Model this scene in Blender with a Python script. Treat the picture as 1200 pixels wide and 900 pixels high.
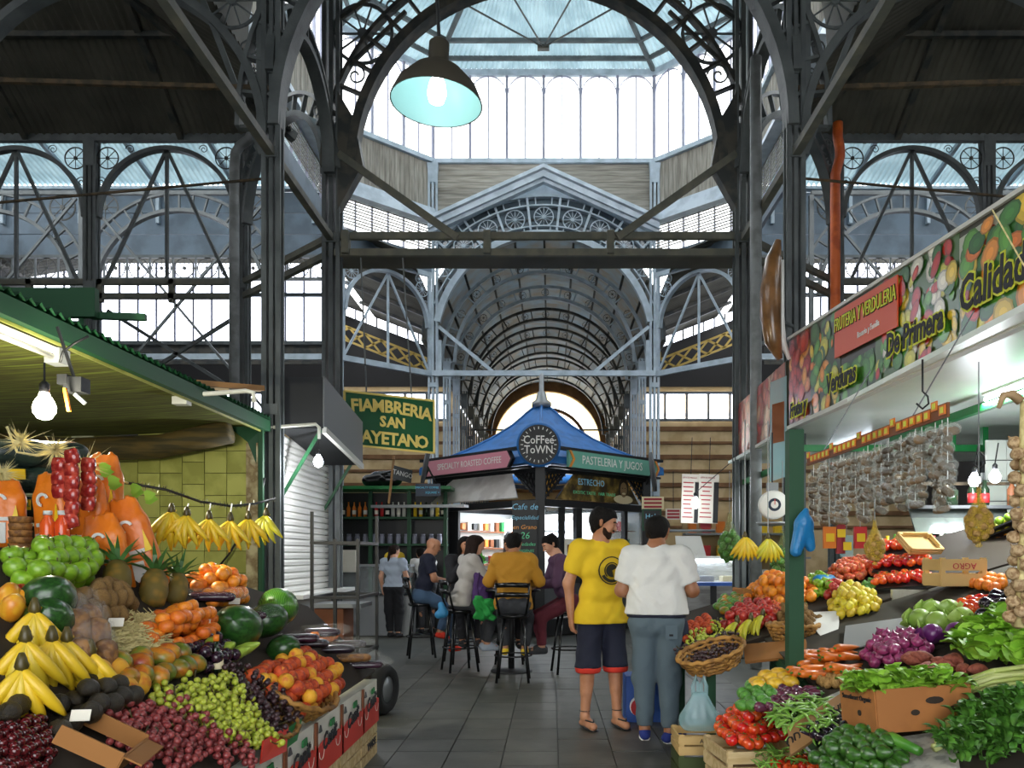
import bpy, math, random
import numpy as np
from mathutils import Vector, Matrix
sc = bpy.context.scene
COL = sc.collection
for o in list(bpy.data.objects): bpy.data.objects.remove(o)
RN = random.Random(11)
PI = math.pi

# ------------------------------------------------------------------ camera
F = 950.0; VX, VY = 646.0, 651.0; CX, CZ = 0.2, 1.45
cam = bpy.data.objects.new('camera', bpy.data.cameras.new('camera'))
COL.objects.link(cam)
cam.location = (CX, 0, CZ); cam.rotation_euler = (PI/2, 0, 0)
cam.data.sensor_width = 36; cam.data.lens = F/1200*36
cam.data.shift_x = -(VX-600)/1200; cam.data.shift_y = (VY-450)/1200
cam.data.clip_start = .05; cam.data.clip_end = 300
sc.camera = cam

# ------------------------------------------------------------------ sky, exposure
world = bpy.data.worlds.new('overcast_sky'); sc.world = world; world.use_nodes = True
bg = world.node_tree.nodes['Background']
bg.inputs[0].default_value = (.95, .98, 1.0, 1); bg.inputs[1].default_value = 3.2
sc.view_settings.view_transform = 'Standard'; sc.view_settings.look = 'None'
sc.view_settings.gamma = 1; sc.view_settings.use_curve_mapping = False
sc.view_settings.exposure = 0.95

# ------------------------------------------------------------------ helpers
def P(x, y, D): return Vector(((x-VX)/F*D+CX, D, CZ+(VY-y)/F*D))          # point seen at a place, at distance D
def PZ(x, y, z): return P(x, y, F*(CZ-z)/(y-VY))                             # ... at height z
def PX(x, y, X): return P(x, y, (X-CX)*F/(x-VX))                             # ... at lateral X
def lin(h):
    h = h.lstrip('#'); c = [int(h[i:i+2], 16)/255 for i in (0, 2, 4)]
    return tuple(x/12.92 if x <= .04045 else ((x+.055)/1.055)**2.4 for x in c) + (1,)
MATS = {}
def mat(name, c, r=.6, m=0, c2=None, ns=6., lo=.42, hi=.58, vr=0., hr=0., bump=0., bs=40., em=0., emc=None, al=1., tl=0., coat=0., stretch=None, attr=None, c3=None, tex='noise', spec=None, sss=0.):
    M = bpy.data.materials.new(name); M.use_nodes = True; MATS[name] = M
    nt = M.node_tree; N = nt.nodes; L = nt.links; b = N['Principled BSDF']
    b.inputs['Roughness'].default_value = r; b.inputs['Metallic'].default_value = m
    if spec is not None: b.inputs['Specular IOR Level'].default_value = spec
    if coat: b.inputs['Coat Weight'].default_value = coat; b.inputs['Coat Roughness'].default_value = .15
    b.inputs['Base Color'].default_value = lin(c)
    out = None
    tc = N.new('ShaderNodeTexCoord'); co = tc.outputs['Object']
    if stretch:
        mp = N.new('ShaderNodeMapping'); L.new(co, mp.inputs[0]); mp.inputs['Scale'].default_value = stretch; co = mp.outputs[0]
    oi = N.new('ShaderNodeObjectInfo')
    if attr:
        a = N.new('ShaderNodeVertexColor'); a.layer_name = attr; out = a.outputs[0]
    if c2:
        ad = N.new('ShaderNodeVectorMath'); ad.operation = 'ADD'; L.new(co, ad.inputs[0])
        vm = N.new('ShaderNodeVectorMath'); vm.operation = 'SCALE'; vm.inputs[0].default_value = (31, 17, 23); L.new(oi.outputs['Random'], vm.inputs[3]); L.new(vm.outputs[0], ad.inputs[1])
        if tex == 'noise':
            t = N.new('ShaderNodeTexNoise'); t.inputs['Scale'].default_value = ns; t.inputs['Detail'].default_value = 4; L.new(ad.outputs[0], t.inputs[0]); fo = t.outputs[0]
        elif tex == 'wave':
            t = N.new('ShaderNodeTexWave'); t.inputs['Scale'].default_value = ns; t.inputs['Distortion'].default_value = 4; t.inputs['Detail'].default_value = 2; L.new(ad.outputs[0], t.inputs[0]); fo = t.outputs[1]
        else:
            t = N.new('ShaderNodeTexVoronoi'); t.inputs['Scale'].default_value = ns; L.new(ad.outputs[0], t.inputs[0]); fo = t.outputs['Distance']
        rp = N.new('ShaderNodeValToRGB'); e = rp.color_ramp.elements
        e[0].position = lo; e[0].color = lin(c); e[1].position = hi; e[1].color = lin(c2)
        if c3: x = e.new(min(hi+.14, 1)); x.color = lin(c3)
        L.new(fo, rp.inputs[0]); out = rp.outputs[0]
    if vr or hr:
        hs = N.new('ShaderNodeHueSaturation')
        if out: L.new(out, hs.inputs['Color'])
        else: hs.inputs['Color'].default_value = lin(c)
        for amt, k, base in ((vr, 'Value', 1), (hr, 'Hue', .5)):
            if amt:
                mr = N.new('ShaderNodeMapRange'); mr.inputs[3].default_value = base-amt; mr.inputs[4].default_value = base+amt
                L.new(oi.outputs['Random'], mr.inputs[0]); L.new(mr.outputs[0], hs.inputs[k])
        out = hs.outputs[0]
    if out: L.new(out, b.inputs['Base Color'])
    if bump:
        t = N.new('ShaderNodeTexNoise'); t.inputs['Scale'].default_value = bs; t.inputs['Detail'].default_value = 3; L.new(co, t.inputs[0])
        bp = N.new('ShaderNodeBump'); bp.inputs[0].default_value = bump; bp.inputs[1].default_value = .02; L.new(t.outputs[0], bp.inputs['Height']); L.new(bp.outputs[0], b.inputs['Normal'])
    if em:
        b.inputs['Emission Color'].default_value = lin(emc or c); b.inputs['Emission Strength'].default_value = em
    if sss: b.inputs['Subsurface Weight'].default_value = sss; b.inputs['Subsurface Radius'].default_value = (.02, .01, .005); b.inputs['Subsurface Scale'].default_value = .3
    sh = b.outputs[0]; o = N['Material Output']
    if tl:
        tr = N.new('ShaderNodeBsdfTranslucent'); mx = N.new('ShaderNodeMixShader'); mx.inputs[0].default_value = tl
        if out: L.new(out, tr.inputs[0])
        else: tr.inputs[0].default_value = lin(c)
        L.new(sh, mx.inputs[1]); L.new(tr.outputs[0], mx.inputs[2]); sh = mx.outputs[0]
    if al < 1:
        tr = N.new('ShaderNodeBsdfTransparent'); mx = N.new('ShaderNodeMixShader'); mx.inputs[0].default_value = al
        L.new(tr.outputs[0], mx.inputs[1]); L.new(sh, mx.inputs[2]); sh = mx.outputs[0]
    L.new(sh, o.inputs[0])
    return M

def basis(d, up=(0, 0, 1)):
    d = Vector(d).normalized(); u = Vector(up)
    if abs(d.dot(u)) > .98: u = Vector((1, 0, 0)) if abs(d.x) < .9 else Vector((0, 1, 0))
    s = d.cross(u).normalized(); return d, s, s.cross(d)
class MB:
    """collects faces for one mesh"""
    def __init__(s): s.v = []; s.f = []; s.m = []; s.c = []
    def add(s, vs, fs, mi=0, col=None, M=None):
        o = len(s.v)
        s.v += [tuple(M @ Vector(v)) if M else tuple(v) for v in vs]; s.f += [tuple(i+o for i in f) for f in fs]
        s.m += [mi]*len(fs); s.c += [col]*len(fs); return s
    def box(s, c, d, mi=0, M=None, col=None, tp=1.):
        x, y, z = [k/2 for k in d]; t = tp
        vs = [(-x, -y, -z), (x, -y, -z), (x, y, -z), (-x, y, -z), (-x*t, -y*t, z), (x*t, -y*t, z), (x*t, y*t, z), (-x*t, y*t, z)]
        vs = [Vector(v)+Vector(c) for v in vs]
        return s.add(vs, [(3, 2, 1, 0), (4, 5, 6, 7), (0, 1, 5, 4), (1, 2, 6, 5), (2, 3, 7, 6), (3, 0, 4, 7)], mi, col, M)
    def bar(s, p, q, w, h=None, up=(0, 0, 1), mi=0, col=None):
        h = h or w; p = Vector(p); q = Vector(q); d, a, b = basis(q-p, up); vs = []
        for e in (p, q):
            for i, j in ((-1, -1), (1, -1), (1, 1), (-1, 1)): vs.append(e+a*(i*w/2)+b*(j*h/2))
        return s.add(vs, [(0, 1, 2, 3), (7, 6, 5, 4), (0, 4, 5, 1), (1, 5, 6, 2), (2, 6, 7, 3), (3, 7, 4, 0)], mi, col)
    def tube(s, pts, r, n=6, mi=0, cap=True, flat=1., col=None):
        pts = [Vector(p) for p in pts]; k = len(pts); rs = r if isinstance(r, (list, tuple)) else [r]*k; vs = []; up = Vector((0, 0, 1))
        for i, p in enumerate(pts):
            d, a, b = basis(pts[min(i+1, k-1)]-pts[max(i-1, 0)], up); up = b
            for j in range(n):
                t = 2*PI*j/n; vs.append(p+a*(math.cos(t)*rs[i])+b*(math.sin(t)*rs[i]*flat))
        fs = [(i*n+j, i*n+(j+1) % n, (i+1)*n+(j+1) % n, (i+1)*n+j) for i in range(k-1) for j in range(n)]
        if cap: fs += [tuple(range(n-1, -1, -1)), tuple(range((k-1)*n, k*n))]
        return s.add(vs, fs, mi, col)
    def lathe(s, prof, n=14, M=None, mi=0, col=None, sq=(1, 1), cap=True):
        vs = []; fs = []; k = len(prof)
        for r, z in prof:
            for j in range(n): t = 2*PI*j/n; vs.append((r*math.cos(t)*sq[0], r*math.sin(t)*sq[1], z))
        fs = [(i*n+j, i*n+(j+1) % n, (i+1)*n+(j+1) % n, (i+1)*n+j) for i in range(k-1) for j in range(n)]
        if cap and prof[0][0] > 1e-4: fs.append(tuple(range(n-1, -1, -1)))
        if cap and prof[-1][0] > 1e-4: fs.append(tuple(range((k-1)*n, k*n)))
        return s.add(vs, fs, mi, col, M)
    def ell(s, c, r, n=10, m=7, mi=0, M=None, col=None):
        r = r if isinstance(r, (list, tuple)) else (r, r, r)
        pr = [(max(math.sin(PI*i/m), 1e-5), -math.cos(PI*i/m)) for i in range(m+1)]
        T = Matrix.Translation(Vector(c)) @ Matrix.Diagonal((r[0], r[1], r[2], 1))
        return s.lathe(pr, n, (M @ T) if M else T, mi, col)
    def band(s, R0, R1, y0, y1, a0, a1, n=24, c=(0, 0), mi=0, M=None, col=None):
        vs = []
        for i in range(n+1):
            t = a0+(a1-a0)*i/n; u, w = math.cos(t), math.sin(t)
            for rr, yy in ((R0, y0), (R1, y0), (R1, y1), (R0, y1)): vs.append((c[0]+u*rr, yy, c[1]+w*rr))
        fs = [(i*4+j, i*4+(j+1) % 4, i*4+4+(j+1) % 4, i*4+4+j) for i in range(n) for j in range(4)]
        if abs(abs(a1-a0)-2*PI) > 1e-4: fs += [(3, 2, 1, 0), (n*4, n*4+1, n*4+2, n*4+3)]
        return s.add(vs, fs, mi, col, M)
    def prism(s, pts, y0, y1, mi=0, M=None, col=None):       # outline in x-z, thick along y
        n = len(pts); vs = [(a, y0, b) for a, b in pts]+[(a, y1, b) for a, b in pts]
        fs = [tuple(range(n)), tuple(range(2*n-1, n-1, -1))]+[(i, i+n, (i+1) % n+n, (i+1) % n) for i in range(n)]
        return s.add(vs, fs, mi, col, M)
    def slab(s, q, t, mi=0, col=None):                        # a board with four corners q, thick t behind
        q = [Vector(p) for p in q]; n = (q[1]-q[0]).cross(q[3]-q[0]).normalized()*t
        return s.add(q+[p-n for p in q], [(0, 1, 2, 3), (7, 6, 5, 4), (0, 4, 5, 1), (1, 5, 6, 2), (2, 6, 7, 3), (3, 7, 4, 0)], mi, col)
    def mesh(s, name, mats, smooth=False):
        me = bpy.data.meshes.new(name); me.from_pydata(s.v, [], s.f)
        for m in (mats if isinstance(mats, (list, tuple)) else [mats]): me.materials.append(MATS[m] if isinstance(m, str) else m)
        if any(s.m): me.polygons.foreach_set('material_index', s.m)
        if smooth: me.polygons.foreach_set('use_smooth', [True]*len(s.f))
        if any(c is not None for c in s.c):
            ca = me.color_attributes.new('col', 'FLOAT_COLOR', 'CORNER'); dat = []
            for f, c in zip(s.f, s.c): dat += list(lin(c) if isinstance(c, str) else (c or (1, 1, 1, 1)))*len(f)
            ca.data.foreach_set('color', dat)
        me.update(); return me
def WM(o):
    M = o.matrix_basis.copy()
    while o.parent: o = o.parent; M = o.matrix_basis @ M
    return M
def ob(name, data, parent=None, M=None):
    o = bpy.data.objects.new(name, data); COL.objects.link(o)
    if parent: o.parent = parent
    if M is not None: o.matrix_basis = M
    return o
def tag(o, label=None, cat=None, group=None, kind=None):
    if label: o['label'] = label
    if cat: o['category'] = cat
    if group: o['group'] = group
    if kind: o['kind'] = kind
    return o
def thing(name, label, cat, loc=(0, 0, 0), rz=0., group=None):
    o = ob(name, None); o.location = loc; o.rotation_euler = (0, 0, rz); o.empty_display_size = .1
    return tag(o, label, cat, group)
def put(mb, name, mats, parent=None, smooth=False, local=False):
    """mb holds world coordinates (or the parent's own when local)"""
    if parent is not None:
        if not local:
            I = WM(parent).inverted(); mb.v = [tuple(I @ Vector(v)) for v in mb.v]
        return ob(name, mb.mesh(name, mats, smooth), parent)
    a = np.array(mb.v); c = Vector(((a[:, 0].min()+a[:, 0].max())/2, (a[:, 1].min()+a[:, 1].max())/2, a[:, 2].min()))
    mb.v = [tuple(Vector(v)-c) for v in mb.v]; o = ob(name, mb.mesh(name, mats, smooth)); o.location = c; return o
def struct(mb, name, mats, parent=None, smooth=False, label=None):
    o = put(mb, name, mats, parent, smooth)
    if parent is None: tag(o, label, None, None, 'structure')
    return o
def copy_tree(o, parent=None):
    c = o.copy(); COL.objects.link(c); c.parent = parent
    for ch in o.children: copy_tree(ch, c)
    return c
def TRS(loc=(0, 0, 0), rot=(0, 0, 0), s=1.):
    from mathutils import Euler
    s = s if isinstance(s, (list, tuple)) else (s, s, s)
    return Matrix.Translation(Vector(loc)) @ Euler(rot).to_matrix().to_4x4() @ Matrix.Diagonal((s[0], s[1], s[2], 1))
def frame(origin, ex, ez):
    """matrix whose x runs along ex, z along ez, y into the thing"""
    ex = Vector(ex).normalized(); ez = Vector(ez); ez = (ez-ex*ez.dot(ex)).normalized(); ey = ez.cross(ex)
    M = Matrix((ex, ey, ez)).transposed().to_4x4(); M.translation = Vector(origin); return M
def text(body, parent, mname, M, size=.1, name='lettering', ext=.002, off=0., shear=0., sx=1., align='CENTER'):
    """flat lettering whose reading direction is x and up is z of the matrix M (world)"""
    cu = bpy.data.curves.new(name, 'FONT'); cu.body = body; cu.size = size; cu.extrude = ext; cu.offset = off; cu.shear = shear
    cu.align_x = align; cu.align_y = 'CENTER'; cu.resolution_u = 2
    o = bpy.data.objects.new(name, cu); COL.objects.link(o)
    dg = bpy.context.evaluated_depsgraph_get(); me = bpy.data.meshes.new_from_object(o.evaluated_get(dg)); bpy.data.objects.remove(o)
    me.materials.clear(); me.materials.append(MATS[mname])
    T = M @ Matrix.Rotation(PI/2, 4, 'X') @ Matrix.Diagonal((sx, 1, 1, 1))
    me.transform(WM(parent).inverted() @ T); return ob(name, me, parent)

# ---- smooth blended bodies: round cones blended into one continuous surface
def cone(a, b, ra, rb=None, k=.03, flat=None, sq=None, sub=False):
    return dict(a=np.array(a, float), b=np.array(b, float), ra=ra, rb=ra if rb is None else rb, k=k, flat=flat, sq=sq, sub=sub)
def field(pr, X, Y, Z):
    a, b = pr['a'], pr['b']; p = [X-a[0], Y-a[1], Z-a[2]]; d = b-a
    if pr['sq'] is not None:                      # (axis vector, factor): squash thickness along the axis
        ax, fa = pr['sq']; ax = np.array(ax, float); ax /= np.linalg.norm(ax)
        w = (p[0]*ax[0]+p[1]*ax[1]+p[2]*ax[2])*(1/fa-1); p = [p[i]+w*ax[i] for i in range(3)]
        d = d+ax*(d@ax)*(1/fa-1)
    dd = max(d@d, 1e-9); t0 = (p[0]*d[0]+p[1]*d[1]+p[2]*d[2])/dd; t = np.clip(t0, 0, 1)
    q = np.sqrt((p[0]-d[0]*t)**2+(p[1]-d[1]*t)**2+(p[2]-d[2]*t)**2)-(pr['ra']+(pr['rb']-pr['ra'])*t)
    if pr['flat']: q = np.maximum(q, (t0-1)*math.sqrt(dd))
    return q
def blend(prims, h, planes=()):
    pos = [p for p in prims if not p['sub']]
    lo = np.min([np.minimum(p['a']-p['ra'], p['b']-p['rb']) for p in pos], 0)-3*h
    hi = np.max([np.maximum(p['a']+p['ra'], p['b']+p['rb']) for p in pos], 0)+3*h
    n = np.ceil((hi-lo)/h).astype(int)+1; ax = [lo[i]+h*np.arange(n[i]) for i in range(3)]
    G = np.full(n, .4)
    for p in prims:
        r = max(p['ra'], p['rb'])+p['k']*1.5+2*h
        i0 = np.clip(((np.minimum(p['a'], p['b'])-r-lo)/h).astype(int), 0, n-1); i1 = np.clip(((np.maximum(p['a'], p['b'])+r-lo)/h).astype(int)+2, 1, n)
        S = tuple(slice(i0[i], i1[i]) for i in range(3))
        X, Y, Z = np.meshgrid(*[ax[i][S[i]] for i in range(3)], indexing='ij', sparse=True)
        q = field(p, X, Y, Z); A = G[S]
        if p['sub']: G[S] = np.maximum(A, -q)
        else:
            k = p['k']; hh = np.clip(.5+.5*(A-q)/k, 0, 1); G[S] = A+(q-A)*hh-k*hh*(1-hh)
    X, Y, Z = np.meshgrid(*ax, indexing='ij', sparse=True)
    for fn in planes: G = np.maximum(G, fn(X, Y, Z))
    # surface nets
    s = G < 0; nx, ny, nz = G.shape; sh = (nx-1, ny-1, nz-1); cnt = np.zeros(sh); acc = np.zeros(sh+(3,))
    C = lambda A, o: A[o[0]:o[0]+nx-1, o[1]:o[1]+ny-1, o[2]:o[2]+nz-1]
    for axis in range(3):
        e = [0, 0, 0]; e[axis] = 1; u, w = [i for i in range(3) if i != axis]
        for iu in (0, 1):
            for iw in (0, 1):
                o = [0, 0, 0]; o[u] = iu; o[w] = iw; q = [o[i]+e[i] for i in range(3)]
                fa, fb = C(G, o), C(G, q); m = (fa < 0) != (fb < 0); t = fa[m]/(fa[m]-fb[m])
                cnt[m] += 1; v = np.tile(np.array(o, float), (len(t), 1)); v[:, axis] += t; acc[m] += v
    act = cnt > 0; idx = np.full(sh, -1, int); idx[act] = np.arange(act.sum())
    V = (np.argwhere(act)+acc[act]/cnt[act][:, None])*h+lo; Q = []
    for axis in range(3):
        u, w = [(1, 2), (2, 0), (0, 1)][axis]
        a0 = [slice(None)]*3; a1 = [slice(None)]*3; a0[axis] = slice(0, -1); a1[axis] = slice(1, None)
        sa, sb = s[tuple(a0)], s[tuple(a1)]; E = np.argwhere(sa != sb)
        E = E[(E[:, u] > 0) & (E[:, w] > 0) & (E[:, u] < G.shape[u]-1) & (E[:, w] < G.shape[w]-1)]
        ins = sa[tuple(E.T)]; q = []
        for du, dw in ((-1, -1), (0, -1), (0, 0), (-1, 0)):
            g = E.copy(); g[:, u] += du; g[:, w] += dw; q.append(idx[tuple(g.T)])
        q = np.stack(q, 1); q[~ins] = q[~ins][:, ::-1]; Q.append(q)
    return V, np.concatenate(Q)
def blob(name, prims, h, m, parent=None, planes=(), local=True):
    V, Q = blend(prims, h, planes); mb = MB(); mb.v = [tuple(v) for v in V]; mb.f = [tuple(q) for q in Q]; mb.m = [0]*len(Q); mb.c = [None]*len(Q)
    return put(mb, name, m, parent, True, local)
# ------------------------------------------------------------------ materials of the building
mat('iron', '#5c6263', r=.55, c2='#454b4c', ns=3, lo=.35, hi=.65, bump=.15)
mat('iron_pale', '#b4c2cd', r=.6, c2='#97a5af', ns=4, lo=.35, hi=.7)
mat('iron_dark', '#2e3232', r=.6, c2='#4c4a42', ns=4)
mat('rust', '#5a4a34', r=.8, c2='#3d3426', ns=9)
mat('iron_beam', '#55574f', r=.65, c2='#6d6a5c', ns=5, lo=.4, hi=.7)
mat('concrete', '#4f504a', r=.5, c2='#3f403c', ns=2.5, lo=.35, hi=.65, bump=.1, bs=25)
mat('tile_floor', '#53534c', r=.45, c2='#3d3d38', ns=3.5, lo=.35, hi=.68, vr=.09, bump=.06, bs=20)
mat('roof_sheet', '#58564c', r=.7, c2='#3e3d36', ns=1.2, lo=.35, hi=.7)
mat('roof_light', '#b9d0d6', r=.5, tl=.16, c2='#a3bcc4', ns=2)
mat('panel_blue', '#5f6f7d', r=.6, c2='#4f5d69', ns=1.5)
mat('plank_grey', '#a29d92', r=.85, c2='#6f6a60', ns=3, stretch=(6, 6, .6), lo=.35, hi=.75, vr=.12)
mat('cornice', '#c3ced8', r=.6, c2='#aebac4', ns=3); mat('plank_rake', '#a29d92', r=.85, c2='#6f6a60', ns=3, stretch=(.5, 6, 8), lo=.35, hi=.75, vr=.15)
mat('glass_sky', '#ffffff', r=.1, al=.18, tl=.7)
mat('glass_dark', '#4e5a63', r=.08, spec=.7)
mat('window_lit', '#ffffff', r=.4, em=3.0, emc='#eaf0ff')
mat('mullion', '#8d8fa0', r=.6)
mat('vault_panel', '#98a4ac', r=.7, tl=.35, c2='#9a948a', ns=2.2, lo=.35, hi=.65, vr=.1)
mat('wall_cream', '#c9b184', r=.85, c2='#b39a6c', ns=1.5)
mat('wall_brown', '#7d5a38', r=.85, c2='#6a4a2c', ns=2)
mat('wall_white', '#efe6cf', r=.8)
mat('glass_cream', '#fff3d2', r=.4, tl=.85); mat('wall_dark', '#2d2c2a', r=.9)
mat('truss_yellow', '#b79a4a', r=.7)
mat('pipe_orange', '#dc6a2c', r=.5, c2='#c05524', ns=4)
mat('pipe_grey', '#8b8f90', r=.5, c2='#777a7a', ns=5)

# ------------------------------------------------------------------ floor
mb = MB(); mb.box((0, 19, -.06), (30, 48, .08)); floor = struct(mb, 'floor', 'concrete', label='grey concrete market floor')
tm = MB().box((0, 0, -.02), (.392, .392, .04)).mesh('floor_tile', 'tile_floor')
for i in range(-4, 6):
    for j in range(11, 33):
        x, y = i*.4+.05, j*.4+.2
        o = ob('floor_tile', tm, floor); o.location = Vector((x, y, RN.uniform(-.002, .001)))-floor.location

# ------------------------------------------------------------------ outer walls and far walls
for sx, nm in ((-1, 'left'), (1, 'right')):
    mb = MB(); mb.box((sx*14.2, 19, 5), (.3, 48, 10)); struct(mb, 'wall_'+nm, 'wall_dark', label='dark outer side wall')
    w = struct(MB().box((sx*8.7, 30.2, 5.1), (11, .3, 10.2)), 'wall_far_'+nm, 'wall_cream', label='cream rear wall of the side aisle')
    for k in range(9):
        put(MB().box((sx*8.7, 30.03, 2.5+k*.52), (11, .12, .16 if k % 2 else .1)), 'band', 'wall_brown', w)
    put(MB().box((sx*8.7, 30.0, 8.95), (11, .12, 2.5)), 'upper_panel', 'wall_dark', w)
    w2 = struct(MB().box((sx*3.35, 36.1, 3.5), (.25, 12, 7)), 'wall_nave_'+nm, 'wall_cream', label='cream side wall of the rear nave')
    for k in range(7): put(MB().box((sx*3.2, 36.1, 1.5+k*.8), (.1, 12, .16)), 'band', 'wall_brown', w2)
    # bright strip windows high in the rear wall
    wn = thing('window_rear_'+nm, None, None, (sx*8.7, 30, 6.4)); wn['kind'] = 'structure'; wn['label'] = 'bright window strip high in the rear aisle wall'
    for k in range(11):
        x = sx*(4.0+k*.8); put(MB().box((x, 29.96, 6.95), (.68, .03, .95)), 'pane', 'window_lit', wn)
        put(MB().bar((x+.4, 29.92, 6.45), (x+.4, 29.92, 7.45), .07), 'mullion', 'iron', wn)
    for z in (6.45, 7.45): put(MB().bar((sx*3.6, 29.92, z), (sx*12.4, 29.92, z), .09), 'rail', 'iron', wn)
# end wall of the nave with its round-headed opening
c = (0, 7.2); ew = struct(MB().box((0, 42.3, 3.0), (6.6, .3, 6.0)), 'wall_back', 'wall_cream', label='cream end wall of the nave')
for k in range(8): put(MB().box((0, 42.1, 2.6+k*.55), (6.6, .12, .16)), 'band', 'wall_brown', ew)
put(MB().band(2.75, 3.6, 41.9, 42.4, -.35, PI+.35, 32, c), 'archivolt', 'wall_brown', ew, False)
put(MB().band(2.05, 2.8, 42.2, 42.21, -.1, PI+.1, 32, c), 'fan_glass', 'glass_cream', ew)
put(MB().band(1.95, 2.1, 41.9, 42.2, 0, PI, 32, (0, 7.0)), 'arch_moulding', 'wall_brown', ew)

# ------------------------------------------------------------------ generic ironwork
def wheel_mesh(n=10, m='iron', name='wheel', t=.03):
    mb = MB(); mb.band(.9, 1., -t, t, 0, 2*PI, 24); mb.lathe([(0, -t*2), (.17, -t*2), (.17, t*2), (0, t*2)], 10, Matrix.Rotation(PI/2, 4, 'X'))
    for k in range(n):
        a = 2*PI*k/n; mb.bar((math.cos(a)*.12, 0, math.sin(a)*.12), (math.cos(a)*.92, 0, math.sin(a)*.92), .05, .05, (0, 1, 0))
    return mb.mesh(name, m)
WH = wheel_mesh(10, 'iron', 'wheel'); WHP = wheel_mesh(12, 'iron_pale', 'wheel'); WHD = wheel_mesh(8, 'iron_dark', 'wheel')
def scroll_mesh(m, name='scroll'):
    mb = MB(); pts = []
    for i in range(18):
        a = i*.55; r = .06+.05*i/1.0*.35; pts.append((math.cos(a)*r*1.6, 0, math.sin(a)*r*1.6))
    mb.tube(pts, .05, 5); return mb.mesh(name, m, True)
SCR = scroll_mesh('iron')
def column(x, D, z1, label, w=.2, m='iron', group=None, cat='column', foot=True):
    t = thing('iron_column', label, cat, (x, D, 0), 0, group)
    mb = MB(); h = w/2
    mb.box((x, D, z1/2+.3), (w*.35, w, z1-.6)); mb.box((x-h, D, z1/2+.3), (.03, w*1.05, z1-.6)); mb.box((x+h, D, z1/2+.3), (.03, w*1.05, z1-.6))
    put(mb, 'shaft', m, t)
    mb = MB()
    for sx in (-1, 1):
        for sy in (-1, 1): mb.box((x+sx*(h+.02), D+sy*h*.9, z1/2+.3), (.045, .03, z1-.62))
    put(mb, 'flange', m, t)
    mb = MB(); mb.box((x, D, .08), (w*2.2, w*2.2, .16)); mb.box((x, D, .3), (w*1.8, w*1.8, .3), tp=.75); put(mb, 'base', m, t)
    mb = MB()
    for z in (3.1, 6.0): mb.box((x, D, z), (w*1.25, w*1.25, .12))
    mb.box((x, D, z1-.35), (w*1.1, w*1.1, .5), tp=1.5); put(mb, 'collar', m, t)
    return t
def place(me, parent, p, s, rz=0., name=None, ry=0.):
    o = ob(name or me.name, me, parent, WM(parent).inverted() @ TRS(p, (0, ry, rz), s)); return o
def arch(name, label, cx, D, cz, R, wi, m, a0=0., a1=PI, gap=.0, wo=.05, nb=0, dy=.08, rz=0., group=None, cat='arch', wheels=None, wm=None, kind=None):
    """arch in the plane across the view (turned by rz): inner ring R..R+wi, optional outer ring with radial bars"""
    t = thing(name, label, cat, (cx, D, cz), rz, group)
    if kind: t['kind'] = kind
    put(MB().band(R, R+wi, -dy, dy, a0, a1, 40), 'inner_ring', m, t, local=True)
    if gap:
        put(MB().band(R+wi+gap, R+wi+gap+wo, -dy*.6, dy*.6, a0, a1, 40), 'outer_ring', m, t, local=True)
        bm = MB().box((R+wi+gap/2, 0, 0), (gap, dy*.8, .035)).mesh('radial_bar', m)
        for k in range(nb+1):
            o = ob('radial_bar', bm, t); o.rotation_euler = (0, -(a0+(a1-a0)*k/nb), 0)
    return t
def bars(name, label, cat, segs, w, m, h=None, part='bar', group=None):
    """a bolted frame: every bar a part of its own"""
    c = Vector(segs[0][0]); t = thing(name, label, cat, c, 0, group)
    for s in segs: put(MB().bar(s[0], s[1], (s[2] if len(s) > 2 else w), h), part, m, t)
    return t
def corr(name, m, lo, up, n, parent, amp=.03, per=4):
    """corrugated sheet between two edges given as functions of 0..1"""
    mb = MB(); N = n*per
    for i in range(N+1):
        a, b = Vector(lo(i/N)), Vector(up(i/N)); dz = Vector((0, 0, amp*math.sin(2*PI*i/per)))
        mb.v += [tuple(a+dz), tuple(b+dz)]
    mb.f = [(2*i, 2*i+2, 2*i+3, 2*i+1) for i in range(N)]; mb.m = [0]*N; mb.c = [None]*N
    return put(mb, name, m, parent, True)
LR = lambda a, b: (lambda t: Vector(a).lerp(Vector(b), t))

# ------------------------------------------------------------------ columns
W1, W2 = 2.96, 5.0; D1, D2, D3, D4, D0 = 11.7, 13.67, 19.8, 21.7, 9.2
for sx, sd in ((-1, 'left'), (1, 'right')):
    column(sx*W1, D0, 9.6, f'nearest dark iron column on the {sd} of the nave, before the crossing', .13, 'iron')
    column(sx*W1, D1, 12.2, f'tall iron column carrying the front crossing arch, {sd} side', .17, 'iron')
    column(sx*W2, D2, 12.2, f'outer iron column where the {sd} gutter ends', .14, 'iron')
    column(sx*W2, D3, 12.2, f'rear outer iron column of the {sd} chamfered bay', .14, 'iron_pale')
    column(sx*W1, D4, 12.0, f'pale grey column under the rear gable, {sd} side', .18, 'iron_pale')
    column(sx*7.55, D2, 8.6, f'iron column in the {sd} aisle between two fan-braced arches', .13, 'iron')
    for D in (24.1, 26.5, 28.9, 31.3, 33.7, 36.1, 38.5):
        column(sx*2.9, D, 7.3, 'slender grey column in the rows under the rear vault', .14, 'iron_pale' if D < 27 else 'iron', group='columns under the rear vault')

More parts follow.
